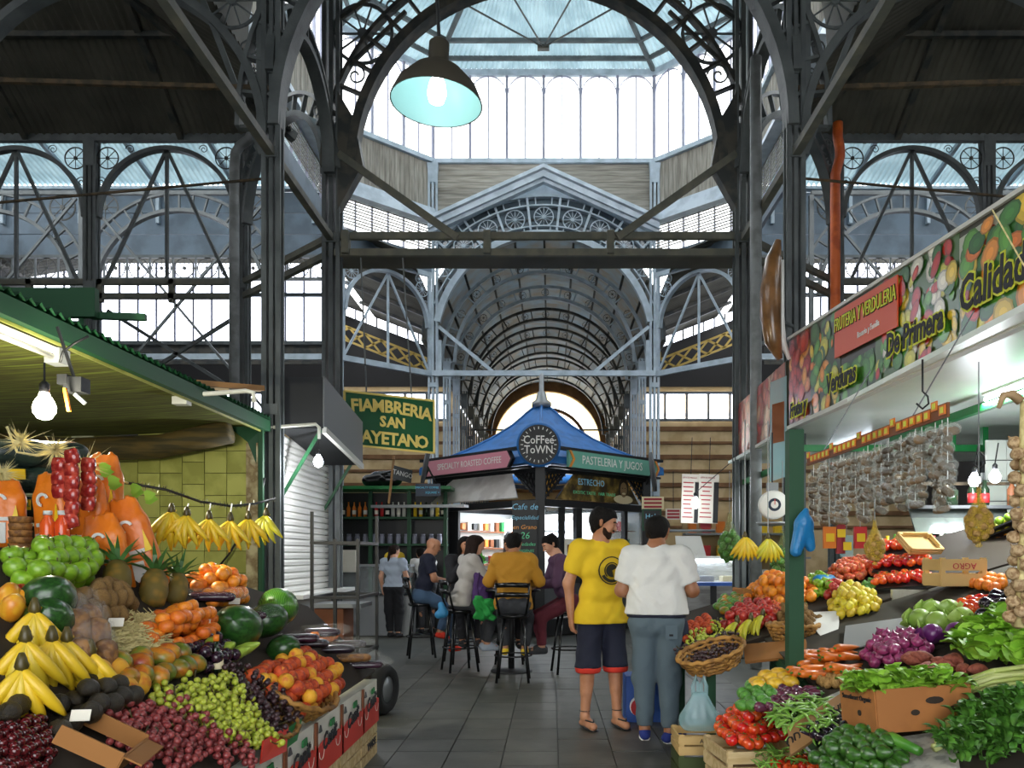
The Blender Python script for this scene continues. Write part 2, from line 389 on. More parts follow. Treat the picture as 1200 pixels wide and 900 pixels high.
# ------------------------------------------------------------------ nave arches
a = arch('nave_arch', 'dark arch spanning the nave between the nearest columns', 0, D0, 6.3, 2.86, .12, 'iron', gap=.34, nb=26, dy=.12)
f = arch('crossing_arch', 'large iron arch with spoked wheels at the front of the crossing', 0, D1, 7.05, 2.6, .13, 'iron_dark', gap=.34, nb=24, dy=.12)
for sx in (-1, 1):
    place(WH, f, (sx*2.52, D1, 8.98), .45); place(WH, f, (sx*2.63, D1, 9.95), .3); place(WH, f, (sx*1.75, D1, 9.75), .28)
    place(SCR, f, (sx*2.62, D1, 8.38), .3); place(SCR, f, (sx*2.1, D1, 9.4), .3)
    put(MB().prism([(sx*2.5, 7.05), (sx*2.86, 6.4), (sx*2.86, 8.1), (sx*2.62, 7.7)], D1-.1, D1+.1), 'gusset', 'iron_dark', f)
    put(MB().bar((sx*2.84, D1, 9.2), (sx*1.0, D1, 10.5), .05), 'strut', 'iron_dark', f)
    put(MB().bar((sx*2.84, D1, 8.4), (sx*1.9, D1, 9.3), .05), 'strut', 'iron_dark', f)
    put(MB().bar((sx*2.84, D1, 10.5), (0, D1, 10.5), .12), 'head_beam', 'iron_dark', f)
# tie beams along the nave and the footway beams round the crossing
for sx, sd in ((-1, 'left'), (1, 'right')):
    bars('tie_beam', f'long iron tie beam running along the {sd} nave columns', 'beam', [((sx*W1, 3.5, 6.0), (sx*W1, D1, 6.0))], .09, 'iron_beam', .09)
    s = []
    for z in (5.82, 6.06): s += [((sx*W1, D1, z), (sx*W2, D2, z)), ((sx*W2, D2, z), (sx*13.9, D2, z))]
    for x in (6.2, 7.4, 8.6, 9.8): s.append(((sx*x, D2, 5.72), (sx*x, D2, 6.1)))
    bars('footway_beam', f'double rail of the iron footway crossing the {sd} aisle', 'beam', s, .08, 'iron_beam', .09)
    # long diagonal braces at the front of the crossing
    bars('diagonal_brace', f'long diagonal flat brace from the {sd} crossing column down to the footway', 'brace', [((sx*2.85, D1-.1, 7.2), (sx*1.15, D1-.1, 6.0))], .05, 'iron_beam', .1)
    bars('diagonal_brace', f'short pale diagonal brace above the rear beam on the {sd}', 'brace', [((sx*2.8, D4-.1, 7.55), (sx*1.3, D4-.1, 6.3))], .04, 'iron_pale', .09)
    # ring beam of the rear chamfer and beyond
    bars('ring_beam', f'pale ring beam under the {sd} chamfered bay', 'beam', [((sx*W1, D4, 6.3), (sx*W2, D3, 6.3)), ((sx*W2, D3, 6.3), (sx*13.9, D3, 6.3))], .1, 'iron_pale', .14)
    # light tie rods
    bars('tie_rod', f'thin rusty tie rod high in the {sd} aisle', 'rod', [((sx*3.0, D0, 6.75), (sx*6.6, D0-.1, 6.8))], .05, 'rust')
    bars('tie_rod', f'thin rusty rod sloping across the {sd} aisle arches', 'rod', [((sx*3.3, 10.4, 6.3), (sx*7.2, 10.4, 5.95))], .025, 'rust')
s = []
for z in (5.82, 6.06): s.append(((-W1, D1, z), (W1, D1, z)))
for x in (-2.75, -.72, 1.05): s.append(((x, D1-.05, 5.78), (x, D1-.05, 6.1), .16))
fb = bars('footway_beam', 'double iron rail of the footway crossing the middle of the picture', 'beam', s, .07, 'iron_beam', .1)
put(MB().box((0, D1+.3, 5.8), (W1*2, .5, .03)), 'deck', 'roof_sheet', fb)
bars('ring_beam', 'straight pale beam below the rear vault', 'beam', [((-W1, D4-.12, 6.3), (W1, D4-.12, 6.3))], .1, 'iron_pale', .14)

# ------------------------------------------------------------------ dark roofs of the side aisles, gutters, aisle arches
for sx, sd in ((-1, 'left'), (1, 'right')):
    t = thing('ceiling_'+sd, 'dark corrugated pitched roof over the '+sd+' aisle', None, (sx*8, 8, 8.5)); t['kind'] = 'structure'
    e, hh = 4.1, .62
    up = lambda k: (lambda D: Vector((sx*(e+min(4.2, 13.6-D)), D, 8.5+hh*min(4.2, 13.6-D))))(-1+14.6*k)
    corr('corrugated_sheet', 'roof_sheet', lambda k: Vector((sx*e, -1+14.6*k, 8.5)), up, 100, t, .028)
    up2 = lambda k: Vector((sx*(e+9.9*k), max(9.4, 13.6-9.9*k), 8.5+hh*min(4.2, 9.9*k)))
    corr('corrugated_sheet', 'roof_sheet', lambda k: Vector((sx*(e+9.9*k), 13.6, 8.5)), up2, 75, t, .028)
    put(MB().slab([(sx*8.3, -1, 11.1), (sx*8.3, 9.4, 11.1), (sx*14.1, 9.4, 11.1), (sx*14.1, -1, 11.1)], .05), 'roof_board', 'roof_sheet', t)
    put(MB().bar((sx*e, 13.6, 8.45), (sx*8.3, 9.4, 11.05), .14), 'valley_rafter', 'iron_dark', t)
    for k in range(5): put(MB().bar((sx*e, 1+k*2.4, 8.45), (sx*8.3, 1+k*2.4, 11.05), .1), 'rafter', 'iron_dark', t)
    for k in range(3): put(MB().bar((sx*(6+k*2.6), 13.6, 8.45), (sx*(6+k*2.6), 9.4, 11.05), .1), 'rafter', 'iron_dark', t)
    for k in (1.4, 2.8): put(MB().bar((sx*(e+k), 13.6-k, 8.42+hh*k), (sx*14, 13.6-k, 8.42+hh*k), .08), 'purlin', 'iron_dark', t)
    # gutter
    g = thing('gutter', f'deep dark box gutter along the edge of the {sd} aisle roof', 'gutter', (sx*9.2, D2, 8.5))
    put(MB().box((sx*9.35, D2+.15, 8.86), (9.2, .34, .12)), 'lip', 'iron_beam', g)
    mb = MB(); mb.band(.0, .2, -4.6, 4.6, PI, 2*PI, 8, M=TRS((sx*9.35, D2+.1, 8.74), (0, 0, PI/2))); put(mb, 'trough', 'iron_dark', g, True)
    put(MB().box((sx*9.35, D2-.05, 8.46), (9.2, .1, .12)), 'wall_plate', 'iron', g)
    for k in range(5): put(MB().box((sx*(5.6+k*1.9), D2+.1, 8.7), (.06, .42, .3)), 'bracket', 'iron_beam', g)
    # arches of the aisle under the gutter
    for k, cx in enumerate((6.28, 8.82, 11.36)):
        cx *= sx
        t = arch('aisle_arch', f'{["first","second","third"][k]} fan-braced arch of the {sd} aisle counted from the nave', cx, D2, 7.15, 1.12, .07, 'iron', dy=.06)
        for q in (-1, 0, 1): put(MB().bar((cx, D2, 8.3), (cx+q*1.05, D2, 6.05), .05), 'fan_strut', 'iron', t)
        for q in (-1, 1):
            place(WHD, t, (cx+q*1.0, D2, 8.15), .19); place(SCR, t, (cx+q*1.1, D2, 7.75), .16); place(SCR, t, (cx+q*.62, D2, 8.3), .14)
            put(MB().bar((cx+q*1.21, D2, 6.0), (cx+q*1.21, D2, 8.42), .06), 'stile', 'iron', t)
    # nearer aisle arch springing from the nearest column
    t = arch('aisle_arch', f'dark ornamental arch springing from the nearest column into the {sd} aisle', sx*4.82, D0, 6.2, 1.72, .09, 'iron', gap=.0, dy=.09)
    for (x, z, r) in ((3.42, 7.75, .33), (4.3, 8.25, .22)): place(WH, t, (sx*x, D0, z), r)
    for (x, z, r) in ((3.22, 7.2, .2), (3.15, 6.9, .16), (3.85, 8.1, .2)): place(SCR, t, (sx*x, D0, z), r)
    put(MB().bar((sx*3.08, D0, 6.0), (sx*4.0, D0, 8.4), .06), 'strut', 'iron', t)
    put(MB().bar((sx*W1, D0, 8.45), (sx*6.7, D0, 8.45), .1), 'head_beam', 'iron', t)
    put(MB().bar((sx*3.1, D0, 6.3), (sx*3.1, D0, 8.4), .07), 'stile', 'iron', t)
    # lengthwise arches between near column and crossing column, and on to the outer columns
    t = arch('lengthwise_arch', f'pale-edged arch between the two {sd} nave columns seen edge on', sx*W1, (D0+D1)/2, 6.9, 1.05, .08, 'iron', gap=.2, nb=12, rz=PI/2, dy=.08)
    t = arch('lengthwise_arch', f'ornamental arch from the {sd} crossing column to the outer column', sx*(W1+W2)/2, (D1+D2)/2, 7.0, 1.22, .08, 'iron', gap=.24, nb=14, rz=sx*math.atan2(D2-D1, W2-W1), dy=.08)
    for q in (-.5, .5): place(WH, t, (sx*((W1+W2)/2+q*1.7), (D1+D2)/2+q*1.65, 8.1), .28, sx*math.atan2(D2-D1, W2-W1))
# down pipes
def pipe(name, label, pts, r, m, cat='pipe'):
    return tag(put(MB().tube(pts, r, 10), name, m, None, True), label, cat)
pipe('down_pipe', 'grey down pipe with an elbow under the left gutter', [(-4.72, 13.35, 8.6), (-4.72, 13.35, 8.42), (-4.78, 13.35, 8.3), (-4.92, 13.35, 8.2), (-5.0, 13.35, 8.08), (-5.02, 13.35, 7.85), (-5.02, 13.35, 2.8)], .08, 'pipe_grey')
pipe('down_pipe', 'bright orange down pipe behind the right fruit stall banner', [(4.9, 13.3, 8.55), (4.9, 13.3, 8.3), (4.93, 13.3, 8.15), (4.94, 13.3, 8.0), (4.9, 13.3, 7.85), (4.86, 13.3, 7.7), (4.86, 13.3, 7.5), (4.86, 13.3, 2.8)], .08, 'pipe_orange')
pipe('pale_post', 'plain pale grey tubular post right of the crossing', [(2.85, 10.5, 0), (2.85, 10.5, 7.9)], .075, 'pipe_grey', 'post')
# ------------------------------------------------------------------ lantern over the crossing
OCT = [(-W1, D4), (W1, D4), (W2, D3), (W2, D2), (W1, D1), (-W1, D1), (-W2, D2), (-W2, D3)]
paneS = {}
def clerestory(p, q, n, wid, label, arches=True):
    """row of tall panes between p and q (plan points), sill 12.0 to head 14.3"""
    p, q = Vector((p[0], p[1], 0)), Vector((q[0], q[1], 0)); L = (q-p).length; M = frame(p, q-p, (0, 0, 1))
    t = ob(wid, None, None, M); tag(t, label, None, None, 'structure'); st = L/n
    pm = MB().box((0, .02, 13.15), (st-.03, .015, 2.3)).mesh('pane', 'glass_sky'); m1 = MB().box((0, 0, 13.15), (.035, .05, 2.3)).mesh('mullion', 'mullion'); m2 = MB().box((0, 0, 13.15), (.07, .07, 2.3)).mesh('mullion', 'mullion')
    am = MB().band(st-.045, st-.02, -.02, .02, 0, PI, 12).mesh('pane_arch', 'mullion')
    for k in range(n): o = ob('pane', pm, t); o.location.x = (k+.5)*st
    for k in range(n+1): o = ob('mullion', m2 if k % 2 == 0 else m1, t); o.location.x = k*st
    if arches:
        for k in range(n//2): o = ob('pane_arch', am, t); o.location = ((2*k+1)*st, 0, 13.82)
    for z, h in ((12.0, .12), (14.36, .16)): put(MB().box((L/2, 0, z), (L+.1, .14, h)), 'rail', 'iron_pale', t, local=True)
    return t, M, L
for i, n, nm, vis in ((0, 12, 'rear', 1), (7, 6, 'rear left', 1), (1, 6, 'rear right', 1), (6, 12, 'left', 0), (2, 12, 'right', 0), (4, 12, 'front', 0), (3, 6, 'front right', 0), (5, 6, 'front left', 0)):
    p, q = OCT[i], OCT[(i+1) % 8]
    t, M, L = clerestory(p, q, n, f'window_lantern_{nm.replace(" ", "_")}', f'tall lantern windows over the crossing, {nm} side', vis)
    # weathered planks below the sill, then cornice and low windows
    w = ob(f'wall_lantern_{nm.replace(" ", "_")}', None, None, M); tag(w, f'weathered grey plank wall under the {nm} lantern windows', None, None, 'structure')
    if i == 0:
        for sx in (-1, 1):
            for k in range(9):                      # sloping boards over the gable
                z0 = 11.86-k*.16
                x0 = L/2+sx*(.15+(11.72-z0)/.52 if z0 < 11.72 else .1); x1 = L/2+sx*L/2
                if abs(x1-x0) > .05 and (x0-L/2)*sx < L/2: put(MB().prism([(x0, z0-.075), (x1, z0-.075), (x1, z0+.075), (x0+sx*.0, z0+.075)][::sx], .02, .07), 'plank', 'plank_rake', w, local=True)
    else:
        npl = int(L/.14); pm = MB().box((0, .05, 11.3), (L/npl-.012, .04, 1.4)).mesh('plank', 'plank_grey')
        for k in range(npl): o = ob('plank', pm, w); o.location = ((k+.5)*L/npl, RN.uniform(-.008, .008), 0)
        if i in (3, 4, 5): continue
        put(MB().prism([(-.28, 10.25), (.0, 10.25), (.0, 10.7), (-.1, 10.7), (-.16, 10.5)], 0, L, M=Matrix.Rotation(-PI/2, 4, 'Z') @ Matrix.Diagonal((-1, 1, 1, 1))), 'cornice', 'cornice', w, local=True)
        st = L/n; pm = MB().box((0, .03, 9.85), (st-.03, .015, .8)).mesh('pane', 'glass_sky'); m1 = MB().box((0, 0, 9.85), (.035, .05, .8)).mesh('mullion', 'mullion')
        for k in range(n): o = ob('pane', pm, w); o.location.x = (k+.5)*st
        for k in range(n+1): o = ob('mullion', m1, w); o.location.x = k*st
        lv = MB().box((0, -.02, 0), (L, .02, .03)).mesh('louvre', 'plank_grey')
        for k in range(9): o = ob('louvre', lv, w); o.location = (L/2, 0, 9.62+k*.075)
        put(MB().box((L/2, .0, 9.2), (L, .08, .5)), 'lower_panel', 'panel_blue', w, local=True)
        if i in (1, 7):
            # arched bay with fan struts
            R = 1.18; t = ob('chamfer_arch', None, None, M); tag(t, f'pale arch with three fan struts in the {nm} chamfer', 'arch')
            put(MB().band(R, R+.08, -.07, .07, 0, PI, 30, (L/2, 7.5)), 'ring', 'iron_pale', t, local=True)
            for q in (-1, 0, 1): put(MB().bar((L/2, 0, 8.68), (L/2+q*1.25, 0, 6.35), .05), 'fan_strut', 'iron_pale', t, local=True)
            for q in (-1, 1):
                put(MB().bar((L/2+q*1.27, 0, 6.3), (L/2+q*1.27, 0, 9.0), .08), 'stile', 'iron_pale', t, local=True)
                o = ob('wheel', WHP, t, TRS((L/2+q*1.04, 0, 8.5), (0, 0, 0), .2)); o = ob('wheel', WHP, t, TRS((L/2+q*.95, 0, 8.75), (0, 0, 0), .12)); o = ob('wheel', WHP, t, TRS((L/2+q*1.15, 0, 8.12), (0, 0, 0), .1))
            put(MB().box((L/2, 0, 8.93), (L, .1, .12)), 'head_beam', 'iron_pale', t, local=True)
# unseen roof and entrance wall added to cut flat light from behind the viewer
t = thing('ceiling_light_block', None, None, (0, 4, 8.5)); tag(t, 'dark barrel roof over the front of the nave', None, None, 'structure')
put(MB().band(4.12, 4.2, -3.2, 11.5, 0, PI, 24, (0, 8.5)), 'barrel_sheet', 'roof_sheet', t)
w = thing('wall_front', None, None, (0, -3.2, 0)); tag(w, 'dark front wall around the street entrance', None, None, 'structure')
for sx in (-1, 1): put(MB().box((sx*8.6, -3.2, 5.5), (11, .2, 11)), 'pier', 'wall_dark', w)
put(MB().box((0, -3.2, 8.8), (6.4, .2, 7.6)), 'lintel', 'wall_dark', w)
# lantern roof: pale corrugated sheets on purlins
t = thing('ceiling_lantern', None, None, (0, 16.7, 14.4)); tag(t, 'pale translucent corrugated roof of the lantern', None, None, 'structure')
for i in range(8):
    p, q = OCT[i], OCT[(i+1) % 8]; cz = 16.6
    lo = lambda k, p=p, q=q: Vector((p[0]+(q[0]-p[0])*k, p[1]+(q[1]-p[1])*k, 14.45))
    up = lambda k, lo=lo: lo(k).lerp(Vector((0, 16.7, 16.6)), .9)
    corr('corrugated_sheet', 'roof_light', lo, up, int((Vector(q)-Vector(p)).length/.14), t, .04)
    for s in (.0, .07, .16, .4, .65): put(MB().bar(lo(0).lerp(Vector((0, 16.7, 16.5)), s)+Vector((0, 0, -.05)), lo(1).lerp(Vector((0, 16.7, 16.5)), s)+Vector((0, 0, -.05)), .08, .1), 'purlin', 'iron', t)
    put(MB().bar(lo(0)+Vector((0, 0, -.06)), (0, 16.7, 16.5), .1), 'hip_rafter', 'iron', t)
rods = [((sx*2.7, D1+1, 14.0), (0, D4-1.2, 14.3)) for sx in (-1, 1)]+[((sx*4.9, 16, 14.2), (0, D4-1.2, 14.3)) for sx in (-1, 1)]
bars('tie_rod', 'crossing thin tie rods meeting at a plate under the lantern roof', 'rod', rods+[((-.15, D4-1.2, 14.3), (.15, D4-1.2, 14.3), .12)], .03, 'iron_dark')

# ------------------------------------------------------------------ gable and fanlight at the rear of the crossing
g = thing('gable_front', 'pale blue gable with arched fanlight of spoked wheels', 'gable', (0, D4, 6.3))
for sx in (-1, 1):
    for (dz, th, y) in ((0, .16, -.22), (.13, .1, -.3), (-.14, .12, -.12)):
        put(MB().slab([(0, D4+y, 11.58+dz), (sx*3.05, D4+y, 10.2+dz), (sx*3.05, D4+y, 10.2+dz-th), (0, D4+y, 11.58+dz-th)], sx*.2), 'raking_moulding', 'cornice', g)
# tympanum: the board between fanlight and raking cornice
mb = MB(); n = 28; cz = 7.16; Ro = 3.92
for i in range(n):
    xs = [-2.95+5.9*(i+k)/n for k in (0, 1)]
    za = [cz+math.sqrt(max(Ro*Ro-x*x, 0)) for x in xs]; zb = [11.5-abs(x)*.452 for x in xs]
    if zb[0] > za[0] or zb[1] > za[1]:
        mb.add([(xs[0], D4, min(za[0], zb[0])), (xs[1], D4, min(za[1], zb[1])), (xs[1], D4, max(zb[1], za[1])), (xs[0], D4, max(zb[0], za[0]))], [(0, 1, 2, 3)])
put(mb, 'tympanum', 'iron_pale', g)
aa = math.acos(2.95/3.85); am = PI/2-(PI/2-aa)
for R0, R1, nm in ((2.81, 2.98, 'main_ring'), (3.07, 3.1, 'ring'), (3.62, 3.66, 'ring'), (3.86, 3.92, 'outer_ring')):
    a0 = math.acos(min(1, 2.93/R1)) if R1 > 2.93 else 0
    put(MB().band(R0, R1, D4-.1, D4+.08, a0, PI-a0, 44, (0, cz)), nm, 'iron_pale', g)
for k in range(-4, 5):
    a = PI/2+k*.232; r = 3.345; x, z = math.cos(a)*r, cz+math.sin(a)*r
    if abs(x) < 2.75: place(WHP, g, (x, D4-.04, z), .27)
    b = a+.116; r0, r1 = 3.0, 3.9
    if abs(math.cos(b)*r1) < 2.93: put(MB().bar((math.cos(b)*r0, D4-.05, cz+math.sin(b)*r0), (math.cos(b)*r1, D4-.05, cz+math.sin(b)*r1), .06), 'radial_bar', 'iron_pale', g)
    for da in (0, .116):
        for r0, r1 in ((3.66, 3.86), (2.98, 3.07)):
            b = a+da-.058
            if abs(math.cos(b)*r1) < 2.9: put(MB().bar((math.cos(b)*r0, D4-.05, cz+math.sin(b)*r0), (math.cos(b)*r1, D4-.05, cz+math.sin(b)*r1), .03), 'glazing_bar', 'iron_pale', g)
gl = MB(); 
for i in range(24):
    a0, a1 = am+(PI-2*am)*i/24, am+(PI-2*am)*(i+1)/24
    gl.add([(math.cos(a0)*3.0, D4+.06, cz+math.sin(a0)*3.0), (math.cos(a1)*3.0, D4+.06, cz+math.sin(a1)*3.0), (math.cos(a1)*3.88, D4+.06, cz+math.sin(a1)*3.88), (math.cos(a0)*3.88, D4+.06, cz+math.sin(a0)*3.88)], [(0, 1, 2, 3)])
put(gl, 'fanlight_glass', 'glass_dark', g)
for sx in (-1, 1): put(MB().bar((sx*2.8, D4, 6.3), (sx*2.8, D4, 7.2), .14), 'impost', 'iron_pale', g)

# ------------------------------------------------------------------ barrel vault of the rear nave
v = thing('ceiling_vault', None, None, (0, 31, 7.2)); tag(v, 'grey panelled barrel vault of the rear nave', None, None, 'structure')
RV = 3.25; nb, na = 8, 12; sp = 2.4
pm = MB(); da = PI/na
for (r, s) in ((RV, 1), (RV+.03, -1)):
    o = len(pm.v)
    for a in (-da/2-.004, 0, da/2+.004):
        for y in (-.01, sp+.01): pm.v.append((math.cos(a)*r, y, math.sin(a)*r))
    for k in range(2): pm.f.append((o+2*k, o+2*k+1, o+2*k+3, o+2*k+2)[::s])
pm.m = [0]*4; pm.c = [None]*4; pm = pm.mesh('vault_panel', 'vault_panel')
for b in range(nb+1):
    for k in range(na):
        o = ob('vault_panel', pm, v); o.location = (0, D4+b*sp-31, 0); o.rotation_euler = (0, -(k+.5)*da, 0)
for k in range(na+1):
    a = k*da; put(MB().bar((math.cos(a)*RV*.985, D4, 7.2+math.sin(a)*RV*.985), (math.cos(a)*RV*.985, 42.2, 7.2+math.sin(a)*RV*.985), .06), 'purlin', 'iron_dark', v)
wm = wheel_mesh(8, 'iron_dark', 'wheel', .06)
for b in range(1, nb):
    D = D4+b*sp
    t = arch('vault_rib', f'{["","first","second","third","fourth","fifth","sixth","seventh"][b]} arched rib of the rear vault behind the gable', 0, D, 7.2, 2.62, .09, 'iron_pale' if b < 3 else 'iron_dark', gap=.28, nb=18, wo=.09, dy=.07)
    if b < 5:
        for k in range(11):
            a = PI*(k+1)/12; o = ob('wheel', wm, t, TRS((math.cos(a)*2.85, 0, math.sin(a)*2.85), (0, -a, 0), .12))
put(MB().bar((-2.9, 31.3, 6.3), (2.9, 31.3, 6.3), .06), 'tie', 'iron_dark', v)

# ------------------------------------------------------------------ roofs and windows of the far aisles
for sx, sd in ((-1, 'left'), (1, 'right')):
    t = thing('ceiling_rear_'+sd, None, None, (sx*8, 26, 9)); tag(t, f'dark roof of the rear {sd} aisle', None, None, 'structure')
    corr('corrugated_sheet', 'roof_sheet', lambda k: Vector((sx*3.3, 20+10*k, 8.9)), lambda k: Vector((sx*6.2, 20+10*k, 10.1)), 60, t, .03)
    corr('corrugated_sheet', 'roof_sheet', lambda k: Vector((sx*6.6, 20+10*k, 10.3)), lambda k: Vector((sx*14, 20+10*k, 9.0)), 60, t, .03)
    for D in (23.5, 25.5, 27.5): put(MB().bar((sx*3.3, D, 8.8), (sx*6.3, D, 10.05), .1), 'rafter', 'iron_dark', t)
    # yellow lattice truss and bright sloping slot
    s = []; a, b = Vector((sx*6.4, 24.6, 8.55)), Vector((sx*3.5, 24.6, 7.4))
    for dz in (0, -.42): s.append((a+Vector((0, 0, dz)), b+Vector((0, 0, dz))))
    for k in range(6):
        p, q = a.lerp(b, k/6), a.lerp(b, (k+1)/6); dz = Vector((0, 0, -.42)); s += [(p, q+dz), (p+dz, q)]
    s += [(a, Vector((a.x, a.y, 10.15))), (b, Vector((b.x, b.y, 8.95)))]
    bars('lattice_truss', f'yellow lattice truss under the rear {sd} aisle roof', 'truss', s, .06, 'truss_yellow', .06)
    t = thing('window_slot_'+sd, None, None, (sx*5.5, 28, 9)); tag(t, f'bright sloping slot window in the rear {sd} aisle roof', None, None, 'structure')
    put(MB().slab([(sx*6.9, 28, 10.05), (sx*4.0, 28, 8.95), (sx*4.0, 28, 8.65), (sx*6.9, 28, 9.75)], .03), 'pane', 'window_lit', t)
    for k in range(9): put(MB().bar((sx*(6.9-.36*k), 27.95, 10.05-.1365*k), (sx*(6.9-.36*k), 27.95, 9.7-.1365*k), .05), 'mullion', 'iron_dark', t)
    # grey-blue fascia wall over the aisle with light corrugated roof above
    w = thing('wall_fascia_'+sd, None, None, (sx*9.5, D3, 8.7)); tag(w, f'grey-blue sheet fascia wall above the {sd} aisle', None, None, 'structure')
    for k in range(3): put(MB().box((sx*9.6, D3+.1, 9.06+k*.52), (9.0, .06, .5)), 'sheet', 'panel_blue', w)
    for k in range(5): put(MB().box((sx*(5.6+k*1.9), D3, 10.0), (.08, .1, .9)), 'post', 'iron_pale', w)
    put(MB().box((sx*9.6, D3, 10.4), (9.0, .2, .07)), 'eave_board', 'iron_pale', w)
    corr('corrugated_sheet', 'roof_light', lambda k: Vector((sx*(5.2+8.8*k), D3, 10.5)), lambda k: Vector((sx*(5.2+8.8*k), D2+1, 11.6)), 70, w, .05)
    for k in range(5): put(MB().bar((sx*(5.6+k*1.9), D3, 10.45), (sx*(5.6+k*1.9), D2+1, 11.5), .09), 'rafter', 'iron_pale', w)
    # lattice frieze with wheels and the long bright window band
    t = thing('lattice_frieze', f'iron lattice frieze with small wheels across the {sd} aisle', 'frieze', (sx*9, D3, 8))
    for z in (8.2, 8.75): put(MB().bar((sx*5.1, D3, z), (sx*13.9, D3, z), .07), 'chord', 'iron', t)
    for k in range(16):
        x = sx*(5.4+.56*k); place(WHD, t, (x, D3, 8.47), .25)
        put(MB().bar((x+.28, D3, 8.2), (x+.28, D3, 8.75), .04), 'post', 'iron', t)
    t = thing('window_band_'+sd, None, None, (sx*8.5, 22, 7.2)); tag(t, f'long bright window band behind the {sd} aisle trusses', None, None, 'structure')
    pm = MB().box((0, 0, 1.07), (.47, .02, 2.1)).mesh('pane', 'window_lit'); m1 = MB().box((0, -.02, 1.07), (.05, .05, 2.14)).mesh('mullion', 'mullion')
    for k in range(4, 20):
        for me, dx in ((pm, .25), (m1, 0)):
            o = ob(me.name.split('.')[0], me, t); o.location = (sx*(4.0+.5*k+dx)-sx*8.5, 0, .05)
    for z in (7.2, 8.5): put(MB().bar((sx*5.9, 21.95, z), (sx*14, 21.95, z), .1), 'rail', 'iron', t)
    put(MB().box((sx*10, 22.05, 6.9), (8, .05, .5)), 'lower_panel', 'iron_dark', t)
    # latticed arches further back in the aisle, with long crossing rods
    for k, cx in enumerate((7.6, 11.6)):
        t = arch('latticed_arch', f'{["inner", "outer"][k]} latticed arch deep in the {sd} aisle', sx*cx, 17.0, 6.9, 1.75, .07, 'iron', gap=.3, nb=22, dy=.06)
        for q in (-1, 1): put(MB().bar((sx*cx+q*1.95, 17, 4.2), (sx*cx+q*1.95, 17, 9.0), .09), 'stile', 'iron', t); place(WHD, t, (sx*cx+q*1.55, 17, 8.75), .28)
        put(MB().bar((sx*cx-1.95, 17, 9.05), (sx*cx+1.95, 17, 9.05), .08), 'head_beam', 'iron', t)
        bars('cross_rods', f'long crossing rods behind the {["inner", "outer"][k]} latticed arch of the {sd} aisle', 'rod', [((sx*cx-1.9, 16.9, 8.9), (sx*cx+1.9, 16.9, 4.4)), ((sx*cx+1.9, 16.9, 8.9), (sx*cx-1.9, 16.9, 4.4))], .05, 'iron')
    # x-bracing under the footway
    s = []
    for k in range(3):
        x0, x1 = sx*(5.1+k*2.5), sx*(7.5+k*2.5)
        s += [((x0, D2+.4, 5.7), (x1, D2+.4, 4.2)), ((x0, D2+.4, 4.2), (x1, D2+.4, 5.7))]
    s.append(((sx*5.0, D2+.4, 4.15), (sx*13.8, D2+.4, 4.15)))
    bars('cross_bracing', f'crossed iron bracing under the {sd} footway', 'bracing', s, .05, 'iron', .06)
# ------------------------------------------------------------------ paints and goods used by shops
for n_, c_, r_ in (('black', '#17181a', .5), ('black_gloss', '#101114', .25), ('white', '#e9e9e4', .5), ('cream', '#e8dcb4', .6), ('off_white', '#cfcfc8', .6), ('grey', '#8d8f90', .5), ('dark_grey', '#4a4c4e', .6),
                   ('kiosk_blue', '#2b6cb0', .45), ('pink_board', '#d98f9f', .45), ('green_board', '#6cab97', .45), ('orange_trim', '#d98b35', .5), ('yellow_lattice', '#d9a23c', .5), ('sign_green', '#0f5a34', .4), ('sign_yellow', '#ecd373', .5),
                   ('chalk_blue', '#8fd3f0', .8), ('chalk_orange', '#f0a04a', .8), ('chalk_green', '#6fd9a0', .8), ('sign_teal', '#58c4e8', .6), ('red', '#c3272b', .5), ('orange', '#e07a1e', .5), ('yellow', '#e8c21e', .5), ('green', '#1d7a3c', .5), ('blue', '#2a56a8', .5), ('stall_green', '#0e4526', .6), ('stall_green2', '#1d7a3e', .35),
                   ('wood', '#9c7448', .7), ('wood_pale', '#c9a86c', .7), ('wood_brown', '#7a4523', .6), ('cardboard', '#94632f', .8), ('text_dark', '#1c1c22', .6), ('text_red', '#a8323a', .6), ('paper', '#e3dfd0', .8), ('plastic_pipe', '#d8d8cc', .4), ('tyre', '#1b1b1b', .8), ('sign_lime', '#d4d83a', .5), ('banner_orange', '#d2532a', .4)):
    mat(n_, c_, r=r_)
mat('steel', '#b9b7b3', r=.3, m=.7, c2='#9c9894', ns=3, stretch=(1, 1, 6)); mat('zinc', '#8e9294', r=.4, m=.5)
mat('hood_grey', '#d6d0ca', r=.4, c2='#c0b8b2', ns=3); mat('roof_blue', '#2f74bb', r=.45, c2='#2a66a6', ns=4)
mat('photo_print', '#3a3020', r=.4, c2='#6d5a2a', ns=5, c3='#a88d4e', lo=.4, hi=.55)
mat('bulb', '#ffffff', em=30, emc='#fff6e2'); mat('bulb_cool', '#ffffff', em=28, emc='#eaf4ff'); mat('tube_light', '#ffffff', em=10, emc='#e8f2ff')
mat('glass_clear', '#dfe9ea', r=.06, al=.22); mat('glass_bottle', '#203020', r=.1, spec=.7)
mat('leaf_plain', '#2f7a2a', r=.5, c2='#4f9a34', ns=6, vr=.15)
def lamp_point(loc, e, col=(1, .93, .8), r=.06, parent=None):
    l = bpy.data.lights.new('lamp_light', 'POINT'); l.energy = e; l.color = col; l.shadow_soft_size = r
    o = ob('lamp_light', l, parent)
    o.matrix_basis = (WM(parent).inverted() if parent else Matrix()) @ Matrix.Translation(Vector(loc)); return o
